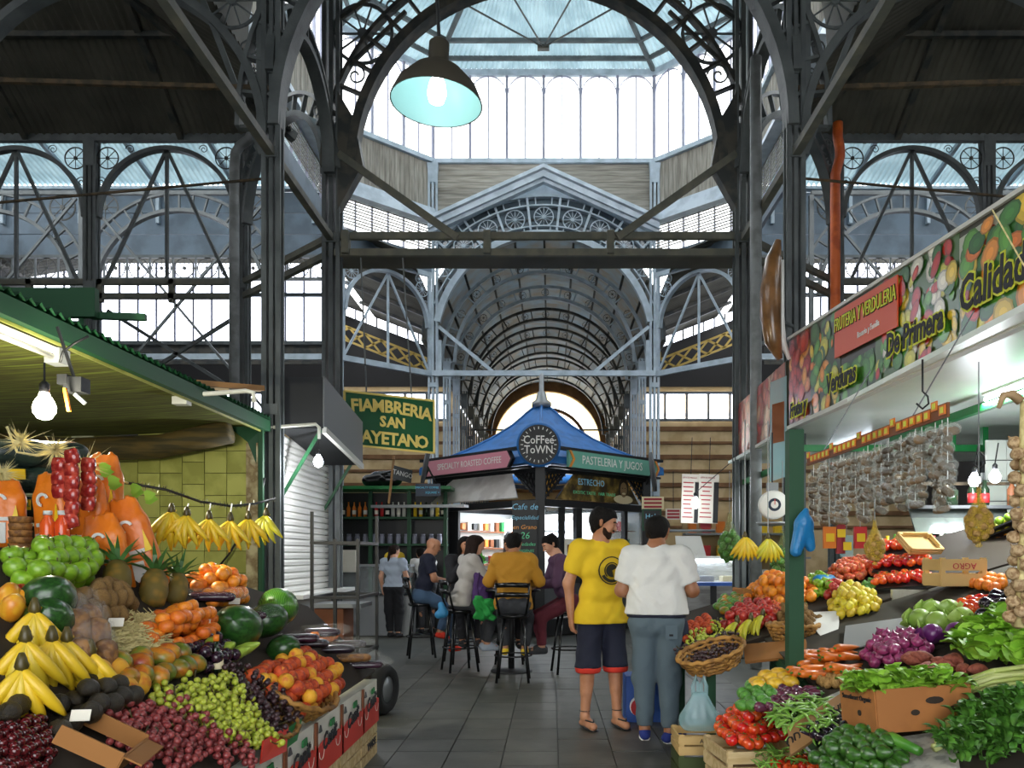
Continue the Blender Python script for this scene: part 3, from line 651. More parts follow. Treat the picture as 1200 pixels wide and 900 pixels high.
def lamp_area(loc, sx, sy, e, col=(1, 1, 1), parent=None, rot=(0, 0, 0)):
    l = bpy.data.lights.new('lamp_light', 'AREA'); l.shape = 'RECTANGLE'; l.size = sx; l.size_y = sy; l.energy = e; l.color = col
    o = ob('lamp_light', l, parent); o.matrix_basis = (WM(parent).inverted() if parent else Matrix()) @ TRS(loc, rot); return o
def bulb(label, p, e, top, r=.055, m='bulb', col=(1, .93, .8), wire=True):
    t = thing('hanging_bulb', label, 'light bulb', p)
    mb = MB(); mb.lathe([(0, -r*1.15), (r*.6, -r*.95), (r*.95, -r*.4), (r, 0), (r*.85, r*.55), (r*.5, r*1.1), (r*.38, r*1.5), (0, r*1.5)], 14, Matrix.Translation(p)); put(mb, 'glass', m, t, True)
    put(MB().lathe([(r*.42, r*1.4), (r*.45, r*2.2), (r*.2, r*2.5)], 10, Matrix.Translation(p)), 'socket', 'black', t, True)
    if wire: put(MB().tube([Vector(p)+Vector((0, 0, r*2.4)), top], .006, 5), 'cable', 'black', t)
    lamp_point(Vector(p)+Vector((0, 0, -r*1.6)), e, col, r*.8, t); return t

# ------------------------------------------------------------------ coffee kiosk, corner towards the viewer
KC = Vector((0, 16.7, 0)); HD = 2.15; S = HD*math.sqrt(2)
k = thing('coffee_kiosk', 'square coffee kiosk with a blue tent roof and round sign, corner on', 'kiosk', KC)
L_, N_, R_, B_ = [KC+Vector(v) for v in ((-HD, 0, 0), (0, -HD, 0), (HD, 0, 0), (0, HD, 0))]
FL, FR = frame(L_, N_-L_, (0, 0, 1)), frame(N_, R_-N_, (0, 0, 1))
for c in (L_, N_, R_, B_): put(MB().box((c.x, c.y, 1.6), (.17, .17, 3.2), M=None), 'corner_post', 'black', k)
def kb(M, name, m, c, d, parent=k): return put(MB().box(c, d, M=M), name, m, parent)
for M in (FL, FR, frame(R_, B_-R_, (0, 0, 1)), frame(B_, L_-B_, (0, 0, 1))):
    kb(M, 'beam', 'black', (S/2, 0, 2.4), (S, .14, .13)); kb(M, 'eave_beam', 'black', (S/2, 0, 3.0), (S, .12, .08))
    kb(M, 'plinth', 'black', (S/2, 0, .15), (S, .2, .3))
# roof: concave pyramid
prof = [(2.5, 3.22), (2.05, 3.4), (1.55, 3.6), (1.05, 3.84), (.6, 4.12), (.25, 4.42), (.08, 4.55)]
mb = MB(); mb.lathe(prof, 4, Matrix.Translation(KC)); rf = put(mb, 'roof', 'roof_blue', k)
for a in range(4):
    v = Vector((math.cos(a*PI/2), math.sin(a*PI/2), 0)); put(MB().tube([KC+v*r+Vector((0, 0, z+.01)) for r, z in prof], .03, 6), 'hip_roll', 'roof_blue', rf, True)
put(MB().lathe([(2.52, 3.1), (2.52, 3.23)], 4, Matrix.Translation(KC)), 'eave_trim', 'kiosk_blue', rf)
put(MB().lathe([(.2, 4.5), (.2, 4.6), (.12, 4.66), (.09, 4.8), (.05, 4.84), (.05, 5.15), (.02, 5.2)], 12, Matrix.Translation(KC)), 'finial', 'zinc', rf, True)
# fascia boards with lettering
for M, m, body, ends, sz in ((FL, 'pink_board', 'SPECIALTY ROASTED COFFEE', -1, .17), (FR, 'green_board', 'PASTELERIA Y JUGOS', 1, .22)):
    x0, x1 = (.1, S-.35) if ends < 0 else (.35, S-.1)
    fb_ = put(MB().prism([(x0, 3.04), (x1-.1, 3.04), (x1, 3.19), (x1-.1, 3.34), (x0, 3.34), (x0+.0, 3.19)], -.38, -.32, M=M), 'fascia_board', m, k)
    for xx in (x0, x1-.1): put(MB().prism([(xx, 3.04), (xx+.05, 3.04), (xx+.15, 3.19), (xx+.05, 3.34), (xx, 3.34), (xx+.1, 3.19)], -.4, -.33, M=M), 'chevron', 'orange_trim' if ends > 0 else 'black', fb_)
    text(body, fb_, 'white', M @ Matrix.Translation((S/2-.05*(-ends), -.385, 3.19)), sz, sx=.85)
    kb(M, 'fascia_edge', 'black', (S/2, -.3, 3.37), (S+.2, .14, .05)); kb(M, 'fascia_edge', 'black', (S/2, -.3, 3.02), (S+.1, .1, .04))
# frieze left: steel hood panel with lattice corners; right: photo panel with amber lattice corners
def lattice(M, x0, x1, m, mback, sgn):
    a = put(MB().prism([(x0, 2.5), (x0, 2.97), (x1, 2.97)], .03, .05, M=M), 'lattice_back', mback, k)
    for q in range(6):
        for s in (-1, 1):
            xa = x0+(x1-x0)*(q+.3)/6; L2 = .47*(1-(q+.3)/6)
            za = 2.97; zb = 2.97-L2; xb = xa
            put(MB().bar(M @ Vector((xa+s*.08, -.01, za)), M @ Vector((xa-s*.08, -.01, zb)), .022), 'lath', m, a)
    for (p, q) in (((x0, 2.5), (x0, 2.97)), ((x0, 2.97), (x1, 2.97)), ((x0, 2.5), (x1, 2.97))): put(MB().bar(M @ Vector((p[0], -.02, p[1])), M @ Vector((q[0], -.02, q[1])), .035), 'lattice_frame', m, a)
mb = MB().slab([FL @ Vector(v) for v in ((.12, -.42, 2.48), (S-.15, -.42, 2.48), (S-.72, -.05, 2.98), (.62, -.05, 2.98))], .03); put(mb, 'hood_panel', 'hood_grey', k)
lattice(FL, .06, .6, 'black', 'dark_grey', 1); lattice(FL, S-.06, S-.65, 'black', 'dark_grey', -1)
ph = put(MB().prism([(.35, 2.48), (S-.3, 2.48), (S-.72, 2.98), (.85, 2.98)], -.06, -.02, M=FR), 'photo_panel', 'photo_print', k)
text('ESTRECHO', ph, 'chalk_blue', FR @ Matrix.Translation((S/2-.22, -.065, 2.83)), .17, sx=.9)
text('EXOTIC TASTE   FAIR TRADE', ph, 'chalk_green', FR @ Matrix.Translation((S/2-.12, -.065, 2.63)), .085, sx=1.1)
mat('portrait_skin', '#8a7350', r=.6); mat('portrait_dark', '#2b2318', r=.6); mat('portrait_light', '#d9cba4', r=.6)
fx, fz = S-.8, 2.72                                   # printed smiling portrait, a generic face
for (c, r, m) in (((fx, -.07, fz+.06), (.15, .004, .2), 'portrait_dark'), ((fx, -.074, fz+.03), (.105, .004, .15), 'portrait_skin'), ((fx, -.07, 2.56), (.3, .004, .09), 'portrait_light'), ((fx, -.079, fz-.045), (.055, .003, .02), 'portrait_light'), ((fx-.04, -.079, fz+.06), (.018, .003, .009), 'portrait_dark'), ((fx+.04, -.079, fz+.06), (.018, .003, .009), 'portrait_dark')):
    put(MB().ell(c, r, 14, 8, M=FR), 'portrait', m, ph, True)
lattice(FR, .1, .62, 'black', 'yellow_lattice', 1); lattice(FR, S-.06, S-.6, 'black', 'yellow_lattice', -1)
# glazed right face
for x in (.55, .98, 1.75, 2.35): kb(FR, 'mullion', 'black', (x, 0, 1.65), (.16 if x == .98 else .09, .1, 1.4))
kb(FR, 'sill', 'black', (S/2, 0, .98), (S, .18, .08)); kb(FR, 'apron_panel', 'dark_grey', (S/2, .02, .63), (S, .08, .62))
kb(FR, 'glass', 'glass_clear', (S/2, .03, 1.68), (S-.2, .01, 1.32))
ps = kb(FR, 'poster', 'paper', (.78, -.06, 1.45), (.42, .01, .62))
kb(FR, 'poster_picture', 'wood_brown', (.68, -.068, 1.55), (.09, .006, .2), ps); kb(FR, 'poster_picture', 'wood_brown', (.68, -.068, 1.3), (.09, .006, .1), ps); kb(FR, 'poster_picture', 'text_dark', (.88, -.068, 1.55), (.1, .006, .14), ps)
# left face: open counter with things inside
kb(FL, 'counter', 'wood_brown', (S/2, .1, 1.06), (S, .55, .06)); kb(FL, 'counter_front', 'black', (S/2, 0, .65), (S, .06, .76))
kb(FL, 'side_panel', 'black', (.45, .02, 1.7), (.5, .05, 1.35))
bk = kb(FL, 'back_shelf', 'off_white', (S/2, 1.9, 1.2), (2.4, .3, 2.2))
for Mx in (frame(R_, B_-R_, (0, 0, 1)), frame(B_, L_-B_, (0, 0, 1))):     # inside of the two rear faces: pale shelving with stock
    rp_ = kb(Mx, 'rear_panel', 'off_white', (S/2, .08, 1.6), (S-.2, .04, 1.5))
    for z in (1.25, 1.6, 1.95):
        kb(Mx, 'shelf_board', 'wood_brown', (S/2, .2, z), (S-.4, .22, .025), rp_)
        for i in range(16): kb(Mx, 'packet', RN.choice(('wood_brown', 'off_white', 'red', 'orange', 'black', 'stall_green2', 'paper')), (.35+i*(S-.7)/15, .2, z+.11), (.09, .09, RN.uniform(.12, .22)), rp_)
t = thing('shelf_lamp', 'white fluorescent tube inside the coffee kiosk', 'light', FR @ Vector((.95, .5, 1.8)))
put(MB().tube([FR @ Vector((.5, .35, 1.85)), FR @ Vector((1.0, .35, 1.85))], .025, 8), 'tube', 'tube_light', t, True)
put(MB().box((.75, .38, 1.9), (.6, .06, .05), M=FR), 'housing', 'white', t)
lamp_area((0, 16.6, 2.35), 1.6, 1.6, 75, (.95, .97, 1), t)
t = thing('window_lamp_panel', 'bright white backlit menu panel inside the kiosk', 'light panel', FL @ Vector((2.2, 1.2, 1.5)))
put(MB().box((2.35, 1.3, 1.75), (.5, .04, .75), M=FL), 'panel', 'tube_light', t); 
for q in range(4): put(MB().box((2.18+q*.12, 1.27, 1.5), (.05, .03, .25), M=FL), 'bottle_row', 'off_white', t)
t = thing('window_lamp_panel', 'bright white light panel at the far left inside the kiosk', 'light panel', FL @ Vector((.9, 1.2, 1.5)))
put(MB().box((.98, 1.25, 2.0), (.55, .04, .4), M=FL), 'panel', 'tube_light', t)
put(MB().box((.98, 1.23, 1.78), (.6, .04, .03), M=FL), 'rail', 'black', t)
coats = [('wood_brown', 1.35), ('cardboard', 1.6), ('dark_grey', 1.2), ('off_white', 1.75)]
for m, x in coats:
    t = tag(put(MB().lathe([(.05, 1.95), (.13, 1.85), (.16, 1.5), (.17, 1.25), (.0, 1.22)], 10, FL @ Matrix.Translation((x, .9, 0)), sq=(1, .45)), 'hanging_apron', m, None, True), {'wood_brown': 'brown', 'cardboard': 'tan', 'dark_grey': 'dark grey', 'off_white': 'off-white'}[m]+' garment hanging inside the coffee kiosk', 'garment')
for j, x in enumerate((.75, 1.25, 1.9)):
    t = thing('potted_plant', ['leafy green plant at the left end of the kiosk counter', 'small plant in the middle of the kiosk counter', 'leafy plant beside the chalkboard on the kiosk counter'][j], 'plant', FL @ Vector((x, .1, 1.09)))
    put(MB().lathe([(.06, 0), (.09, .16), (.08, .16), (.05, .03)], 10), 'pot', 'wood_brown', t, True, True); mb = MB()
    for q in range(22):
        a, b = RN.uniform(0, 2*PI), RN.uniform(.3, 1.2); d = Vector((math.cos(a)*math.cos(b), math.sin(a)*math.cos(b), math.sin(b)))*RN.uniform(.18, .34); s_ = d.cross((0, 0, 1)).normalized()*.05
        p = Vector((0, 0, .16)); mb.add([p, p+d*.6+s_, p+d, p+d*.6-s_], [(0, 1, 2, 3)])
    put(mb, 'foliage', 'leaf_plain', t, False, True)
for q in range(5):
    mm = ('glass_bottle', 'red', 'glass_bottle', 'wood_brown', 'yellow')[q]
    o = tag(put(MB().lathe([(.04, 0), (.042, .16), (.015, .22), (.015, .28), (0, .28)], 10, FR @ Matrix.Translation((1.25+q*.12, .45, 1.02))), 'bottle', mm, None, True), ['dark bottle first in the row inside the kiosk window', 'red bottle inside the kiosk window', 'dark bottle between red and brown ones inside the kiosk window', 'brown bottle inside the kiosk window', 'yellow bottle at the end of the kiosk window row'][q], 'bottle')
put(MB().box((1.5, .45, .98), (1.2, .3, .08), M=FR), 'window_shelf', 'wood_brown', k)
# round sign at the corner
t = thing('round_sign', 'round black coffee sign with blue rim on the kiosk corner', 'sign', (-.02, 14.2, 3.02)); MS = frame((-.02, 14.2, 3.38), (1, 0, 0), (0, 0, 1))
put(MB().lathe([(.385, 0), (.385, .07), (0, .07)], 36, MS @ Matrix.Rotation(PI/2, 4, 'X')), 'rim', 'kiosk_blue', t, True)
put(MB().lathe([(.35, .05), (.35, .085), (0, .085)], 36, MS @ Matrix.Rotation(PI/2, 4, 'X')), 'face', 'black', t)
text('CoFFee', t, 'white', MS @ Matrix.Translation((0, -.09, .08)), .2, off=.002, sx=.85); text('ToWN', t, 'white', MS @ Matrix.Translation((0, -.09, -.09)), .2, off=.002, sx=.85)
for q in range(24):
    a = q*PI/12; put(MB().bar(MS @ Vector((math.cos(a)*.27, -.09, math.sin(a)*.27)), MS @ Vector((math.cos(a)*.315, -.09, math.sin(a)*.315)), .012), 'dash', 'white', t)
# tall chalkboard at the corner
t = thing('chalkboard', 'tall chalkboard with coloured writing on the kiosk corner', 'chalkboard', (-.27, 14.35, 1.2)); MC = frame((-.27, 14.35, 1.85), (1, 0, 0), (0, 0, 1))
put(MB().box((0, .02, 0), (.44, .03, 1.15), M=MC), 'board', 'black', t)
for body, z, m, s in (('Cafe de', .46, 'chalk_blue', .15), ('Especialidad', .27, 'chalk_blue', .1), ('en Grano', .1, 'chalk_orange', .11), ('26', -.05, 'chalk_green', .17), ('variedades', -.2, 'chalk_green', .09), ('ORIGENES', -.32, 'chalk_green', .07)):
    text(body, t, m, MC @ Matrix.Translation((.0, 0, z)), s, shear=.2)
# flat metal shelf sticking out on the left of the kiosk, and disc signs seen edge on
t = tag(put(MB().slab([(-3.05, 14.6, 2.36), (-1.35, 14.4, 2.36), (-1.35, 15.2, 2.4), (-3.05, 15.4, 2.4)], .05), 'awning_shelf', 'zinc'), 'flat zinc canopy sticking out left of the kiosk', 'canopy')
for x, y, D, nm in ((499, 543, 15.2, 'left'), (765, 553, 15.6, 'right')):
    p = P(x, y, D); t = thing('disc_sign', f'round sign seen almost edge on at the {nm} kiosk tip', 'sign', p)
    put(MB().lathe([(.38, -.03), (.38, .03), (0, .03)], 28, Matrix.Translation(p) @ Matrix.Rotation(.18 if nm == 'left' else -.12, 4, 'Y') @ Matrix.Rotation(.22 if nm == 'left' else -.2, 4, 'Z') @ Matrix.Rotation(PI/2, 4, 'Y')), 'disc', 'dark_grey', t, True)
    q = Vector((-HD, 16.7, 2.9)) if nm == 'left' else Vector((HD, 16.7, 2.9)); put(MB().tube([p, q], .02, 6), 'arm', 'black', t)

# ------------------------------------------------------------------ delicatessen sign and the shop under it
t = thing('shop_sign', 'dark green hanging shop sign with yellow serif letters', 'sign', P(456, 526, 12.4))
q = [P(404, 521, 12), P(509, 531, 12.86), P(509, 470, 12.86), P(404, 458.5, 12)]
put(MB().slab(q, .05), 'board', 'sign_green', t); M = frame(q[0], q[1]-q[0], (0, 0, 1)); Lb = (q[1]-q[0]).length; Hb = q[2].z-q[1].z
for a, b in ((0, 1), (1, 2), (2, 3), (3, 0)): put(MB().bar(q[a]+Vector((0, -.02, 0)), q[b]+Vector((0, -.02, 0)), .03), 'edge', 'sign_yellow', t)
def arc_text(body, x0, x1, z, sag, size, tilt):
    wd = [{'I': .42, 'M': 1.3, 'F': .85, 'E': .85, 'A': 1.05, 'N': 1.1, 'O': 1.15}.get(ch, 1) for ch in body]; tot = sum(wd); acc_ = 0
    for i, ch in enumerate(body):
        u = (acc_+wd[i]/2)/tot; acc_ += wd[i]; text(ch, t, 'sign_yellow', M @ Matrix.Translation((x0+(x1-x0)*u, -.03, z+sag*(1-(2*u-1)**2))) @ Matrix.Rotation(tilt*(u-.5)*2, 4, 'Y'), size, 'letter', .004, .008)
arc_text('FIAMBRERIA', .07, Lb-.08, Hb*.70, .05, .26, .1); arc_text('SAN', .52, .95, Hb*.48, 0, .22, 0); arc_text('CAYETANO', .1, Lb-.14, Hb*.17, .0, .26, 0)
for x in (.35, 1.1): put(MB().bar(M @ Vector((x, .05, Hb)), Vector(((M @ Vector((x, 0, 0))).x, D1+.1, 5.8)), .02), 'hanger', 'iron', t)
t = thing('name_board', 'small grey board with white lettering below the green sign', 'sign', P(475, 558, 15)); M = frame(P(462, 553, 15), P(488, 560, 15.4)-P(462, 553, 15), (0, 0, 1))
put(MB().box((.2, .02, 0), (.44, .04, .24), M=M), 'board', 'dark_grey', t); text('TANGO', t, 'white', M @ Matrix.Translation((.2, -.002, 0)), .13)
put(MB().bar(M @ Vector((-.02, .03, -.6)), M @ Vector((-.02, .03, .3)), .04), 'post', 'wood', t)
t = thing('arrow_sign', 'small dark blue sign with an arrow left of the kiosk', 'sign', P(502, 582, 14.5)); M = frame(P(487, 574, 14.5), (1, 0, 0), (0, 0, 1)); w = P(516, 574, 14.5).x-P(487, 574, 14.5).x
mat('navy_board', '#12263c', r=.5); put(MB().box((w/2, .02, 0), (w, .04, .22), M=M), 'board', 'navy_board', t)
text('SPECIALTY COFFEE', t, 'sign_teal', M @ Matrix.Translation((w/2-.02, -.002, .04)), .05); text('SQUARE >', t, 'sign_teal', M @ Matrix.Translation((w*.68, -.002, -.05)), .055)
# green shelf unit with bottles
X0, X1, DS = -4.1, -1.85, 15.7
u = thing('bottle_shelf', 'tall green shop shelf full of bottles and jars behind the woman', 'shelf', ((X0+X1)/2, DS, 0))
put(MB().box(((X0+X1)/2, DS+.5, 1.35), (X1-X0, .06, 2.7)), 'back_panel', 'black', u); put(MB().box(((X0+X1)/2, DS+.1, 2.74), (X1-X0+.3, .9, .06)), 'top_board', 'stall_green2', u)
for x in (X0, -3.3, -2.55, X1): put(MB().box((x, DS, 1.35), (.07, .07, 2.7)), 'upright', 'stall_green', u)
for z in (2.18, 1.66): put(MB().box(((X0+X1)/2, DS+.2, z), (X1-X0, .5, .04)), 'shelf_board', 'stall_green', u)
bp = [(.035, 0), (.037, .17), (.013, .23), (.013, .29), (0, .29)]
cols = {'orange': 'orange', 'red': 'red', 'off_white': 'white', 'yellow': 'yellow', 'glass_bottle': 'dark'}
bms = {m: MB().lathe(bp, 10).mesh('bottle', m, True) for m in cols}; lb = MB().lathe([(.038, .05), (.038, .13)], 10).mesh('bottle_label', 'paper')
for i in range(20):
    m = ['glass_bottle', 'glass_bottle', 'orange', 'orange', 'orange', 'orange', 'red', 'red', 'red', 'glass_bottle', 'off_white', 'off_white', 'off_white', 'yellow', 'yellow', 'yellow', 'glass_bottle', 'off_white', 'yellow', 'glass_bottle'][i]
    o = ob('bottle', bms[m]); o.location = (X0+.14+i*.108, DS+.08, 2.2); tag(o, f'{cols[m]} bottle on the upper board of the green shelf', 'bottle', f'{cols[m]} bottles on the green shelf')
    if i % 2: ob('bottle_label', lb, o)
jm = MB().lathe([(.045, 0), (.05, .02), (.05, .13), (.04, .16), (.043, .16), (.043, .19), (0, .19)], 10).mesh('jar', 'mullion', True)
for i in range(13):
    o = ob('jar', jm); o.location = (X0+.2+i*.16, DS+.1, 1.68); tag(o, 'pale glass jar on the lower board of the green shelf', 'jar', 'jars on the green shelf')
for x in (-2.92, -2.72):
    p = Vector((x, DS-.06, 1.42)); o = tag(put(MB().lathe([(.1, 0), (.1, .02), (0, .02)], 20, Matrix.Translation(p) @ Matrix.Rotation(PI/2, 4, 'X')), 'round_sticker', 'yellow'), ('left' if x < -2.8 else 'right')+' of two round yellow stickers on the shop glass', 'sticker')
kb_ = [cone((-.34, 0, .1), (-.12, .05, .13), .11, .14, .03), cone((.02, 0, .12), (.2, .02, .12), .13, .12, .03), cone((-.2, .05, .2), (.1, .05, .22), .08, .08, .03), cone((-.05, -.1, .22), (.12, -.1, .26), .02, .02, .01)]
t = blob('duffel_bag', kb_, .02, 'black_gloss'); t.location = (-3.05, DS-.1, 2.78); tag(t, 'black duffel bags heaped on top of the green shelf', 'bag')
# glass counter in front of it
t = thing('glass_counter', 'glass food counter in front of the green shelf', 'counter', (-3.2, 14.9, 0))
put(MB().box((-3.3, 14.95, .35), (1.9, .6, .7)), 'cabinet', 'grey', t); put(MB().box((-3.3, 14.95, 1.0), (1.86, .56, .5)), 'glass_case', 'glass_clear', t); put(MB().box((-3.3, 14.95, 1.27), (1.92, .62, .04)), 'worktop', 'zinc', t)
put(MB().box((-3.5, 14.6, 1.35), (.36, .05, .4)), 'price_card', 'paper', t)

# ------------------------------------------------------------------ shop with roller shutter on the left
sh = thing('shuttered_shop', 'shuttered shop front with white counter between the left columns', 'shop', (-3.1, 10.7, 0))
sl = MB().prism([(0, 0), (.025, .012), (.03, .05), (.012, .078), (0, .082)], -1.22, 1.22).mesh('slat', 'white')
rs = put(MB().box((-3.06, 10.78, 1.95), (.02, 2.5, 1.9)), 'shutter', 'off_white', sh)
for i in range(23):
    o = ob('slat', sl, rs); o.matrix_basis = WM(rs).inverted() @ Matrix.Translation((-3.04, 10.75, .99+i*.083))
put(MB().box((-3.1, 10.75, .5), (.3, 2.5, .9)), 'counter', 'off_white', sh); put(MB().box((-2.98, 10.75, .96), (.55, 2.5, .05)), 'counter_top', 'white', sh); put(MB().box((-2.94, 10.75, .62), (.04, 2.5, .26)), 'counter_band', 'wood_brown', sh)
for y in (9.48, 12.03): put(MB().box((-3.05, y, 1.5), (.12, .08, 3.0)), 'jamb', 'zinc', sh)
mat('awning_black', '#1d1f22', r=.6); mat('awning_grey', '#6f7274', r=.5)
aw = thing('awning_box', 'boxy black and grey awning over the roller shutter', 'awning', (-2.7, 10.6, 3.0))
mb = MB(); mb.add([(x, y, z) for y, z0, z1 in ((9.5, 2.94, 3.54), (11.4, 2.72, 3.32)) for x, z in ((-3.0, z0), (-2.47, z0), (-2.47, z1), (-3.0, z1))], [(0, 1, 2, 3), (7, 6, 5, 4), (0, 4, 5, 1), (1, 5, 6, 2), (2, 6, 7, 3), (3, 7, 4, 0)]); put(mb, 'hood', 'awning_black', aw); put(MB().slab([(-2.455, 9.48, 2.96), (-2.455, 11.42, 2.74), (-2.455, 11.42, 3.33), (-2.455, 9.48, 3.55)], .015), 'side_cover', 'awning_grey', aw)
put(MB().bar((-2.46, 9.5, 2.92), (-2.46, 11.4, 2.7), .05, .07), 'front_rail', 'off_white', aw)
put(MB().bar((-2.52, 9.6, 2.95), (-3.02, 9.6, 2.1), .035), 'stay', 'stall_green', aw); put(MB().bar((-2.52, 11.5, 2.95), (-3.02, 11.5, 2.1), .035), 'stay', 'stall_green', aw)
bulb('bare white bulb hanging under the black awning', P(373, 541, 9.3), 34, P(373, 517, 9.3), .055, 'bulb_cool', (.95, .97, 1))
pipe('conduit_pipe', 'cream conduit pipe reaching under the black awning', [P(296, 503, 9.1), P(340, 499, 9.2), P(370, 497, 9.25), P(374, 501, 9.25), P(374, 514, 9.3)], .02, 'plastic_pipe')
# plaster pillar and rack, tyre
mat('plaster_worn', '#b8ac86', r=.9, c2='#7d6a4a', ns=5, c3='#c8c0a0', lo=.4, hi=.55)
struct(MB().box((-3.12, 9.05, 1.35), (.13, .12, 2.7)), 'trim_1', 'plaster_worn', label='worn plaster pillar at the end of the green tiled wall')
s = []
xa, xb, ya, yb = -2.25, -1.78, 8.3, 9.2
for x, y in ((xa, ya), (xb, ya), (xb, yb), (xa, yb), ((xa+xb)/2, ya)): s.append(((x, y, 0), (x, y, 1.9 if (x, y) in ((xa, ya), (xb, yb)) else 1.62)))
for z in (.42, 1.02, 1.58):
    for a, b in (((xa, ya), (xb, ya)), ((xb, ya), (xb, yb)), ((xb, yb), (xa, yb)), ((xa, yb), (xa, ya))): s.append(((a[0], a[1], z), (b[0], b[1], z), .045))
bars('metal_rack', 'tall black steel rack standing at the end of the left fruit stall', 'rack', s, .03, 'black', .03)
t = thing('wooden_cabinet', 'small brown wooden cabinet under a grey top behind the steel rack', 'cabinet', (-2.35, 10.0, 0))
put(MB().box((-2.5, 10.1, .4), (.35, .5, .8)), 'body', 'wood_brown', t); put(MB().box((-2.4, 10.1, .84), (.6, .6, .05)), 'top', 'zinc', t)
t = thing('cart_wheel', 'black rubber wheel at the end of the fruit boxes', 'wheel', (-1.34, 7.4, 0)); Mw = Matrix.Translation((-1.34, 7.4, .23)) @ Matrix.Rotation(PI/2, 4, 'Y') @ Matrix.Rotation(.25, 4, 'X')
put(MB().lathe([(.12, -.06), (.2, -.07), (.23, -.03), (.23, .03), (.2, .07), (.12, .06), (.12, -.06)], 28, Mw), 'tyre', 'tyre', t, True); put(MB().lathe([(0, -.05), (.12, -.05), (.12, .05), (0, .05)], 20, Mw), 'hub', 'zinc', t, True)
# ------------------------------------------------------------------ butcher's corner beyond the right posts
t = thing('display_case', 'lit glass meat counter behind the man in white', 'display case', (2.9, 14, 0))
put(MB().box((2.9, 14.2, .5), (1.8, .7, .9)), 'cabinet', 'steel', t); put(MB().box((2.9, 13.95, 1.18), (1.8, .02, .46)), 'glass_front', 'glass_clear', t); put(MB().box((2.9, 14.2, 1.42), (1.84, .6, .04)), 'top', 'white', t)
put(MB().tube([(2.05, 13.98, 1.36), (3.75, 13.98, 1.36)], .022, 8), 'tube', 'tube_light', t, True); put(MB().box((2.9, 14.25, .99), (1.74, .6, .03)), 'tray', 'white', t); put(MB().box((2.9, 14.5, 1.2), (1.8, .03, .4)), 'back', 'steel', t)
for i in range(3): put(MB().box((2.4+i*.45, 14.1, 1.05), (.3, .3, .09)), 'tub', ('off_white', 'mullion', 'cream')[i], t)
t = thing('side_table', 'plain dark table in front of the meat counter', 'table', (2.75, 12.9, 0))
put(MB().box((2.7, 12.9, 1.0), (1.1, .5, .05)), 'top', 'blue', t)
for x in (2.25, 2.75, 3.2): put(MB().box((x, 12.75, .49), (.09, .06, .98)), 'leg', 'black', t)
mat('menu_paper', '#d9d2c4', r=.7)
for j, (x0, x1) in enumerate(((798, 819), (818, 842))):
    t = thing('menu_board', ['left', 'right'][j]+' panel of the hanging price board beside the bulb', 'sign', P((x0+x1)/2, 610, 13.2)); M = frame(P(x0+1, 584, 13.2), (1, .12, -.03), (.09, 0, 1)); w = (x1-x0)/F*13.2
    put(MB().box((w/2, .02, 0), (w, .02, .8), M=M), 'sheet', 'menu_paper', t); put(MB().box((w*.86, 0, -.06), (w*.24, .02, .66), M=M), 'picture_strip', 'black', t)
    text('LISTA DE PRECIOS', t, 'text_red', M @ Matrix.Translation((w*.42, .005, .34)), .03)
    for q in range(9): put(MB().box((w*.36, .006, .26-q*.07), (w*RN.uniform(.35, .6), .006, .018), M=M), 'print_line', 'text_red', t)
    put(MB().bar(M @ Vector((w/2, .02, .4)), M @ Vector((w/2, .02, 1.0)), .01), 'cord', 'black', t)
for (x0, x1, y0, y1, D, m, lab) in ((752, 778, 582, 597, 15.4, 'cream', 'cream price notice with red print right of the kiosk'), (780, 798, 596, 609, 15.2, 'paper', 'small paper notice with red print beside the aprons'), (819, 834, 611, 619, 13.5, 'cardboard', 'tiny brown notice below the price board')):
    t = thing('price_notice', lab, 'sign', P((x0+x1)/2, y1, D)); a, b = P(x0, y1, D), P(x1, y0, D); put(MB().box(((a.x+b.x)/2, D, (a.z+b.z)/2), (b.x-a.x, .02, b.z-a.z)), 'card', m, t)
    for q in range(3): put(MB().box(((a.x+b.x)/2, D-.015, b.z-(q+.7)*(b.z-a.z)/3.4), ((b.x-a.x)*.8, .006, .04)), 'print_line', 'text_red', t)
    put(MB().bar(((a.x+b.x)/2, D, b.z), ((a.x+b.x)/2, D, b.z+.7), .012), 'cord', 'black', t)
t = thing('chalkboard', 'small framed chalkboard right of the kiosk', 'chalkboard', P(764, 622, 15)); M = frame(P(764, 609, 15), (1, 0, 0), (0, 0, 1)); put(MB().box((0, .02, 0), (.36, .03, .4), M=M), 'frame', 'stall_green', t); put(MB().box((0, 0, 0), (.3, .02, .34), M=M), 'slate', 'black', t); text('Hola', t, 'chalk_blue', M @ Matrix.Translation((0, -.014, .06)), .13)
put(MB().bar(M @ Vector((0, .03, -1.9)), M @ Vector((0, .03, -.18)), .05), 'post', 'black', t)
bulb('bare bulb glowing in front of the price board', P(815, 590, 12.6), 6, (2.9, 12.05, 2.86), .07, 'bulb_cool', (.9, .95, 1))
for j, x in enumerate((797, 806, 815)):
    a = P(x, 628, 14.8); t = tag(put(MB().add([a+Vector((-.09, 0, 0)), a+Vector((.09, 0, 0)), a+Vector((.14+.05*j, .03, -.52)), a+Vector((.0, -.03, -.55)), a+Vector((-.05, .02, -.5))], [(0, 1, 2, 3, 4)]), 'hanging_cloth', 'white'), ['left', 'middle', 'right'][j]+' white cloth of three hanging from the butcher rail', 'cloth')
    mdl = t.modifiers.new('thick', 'SOLIDIFY'); mdl.thickness = .02
t = tag(put(MB().tube([P(776, 622, 14.8), P(838, 622, 14.8)], .025, 8), 'hanging_rail', 'zinc', None, True), 'steel hanging rail above the butcher cloths', 'rail')
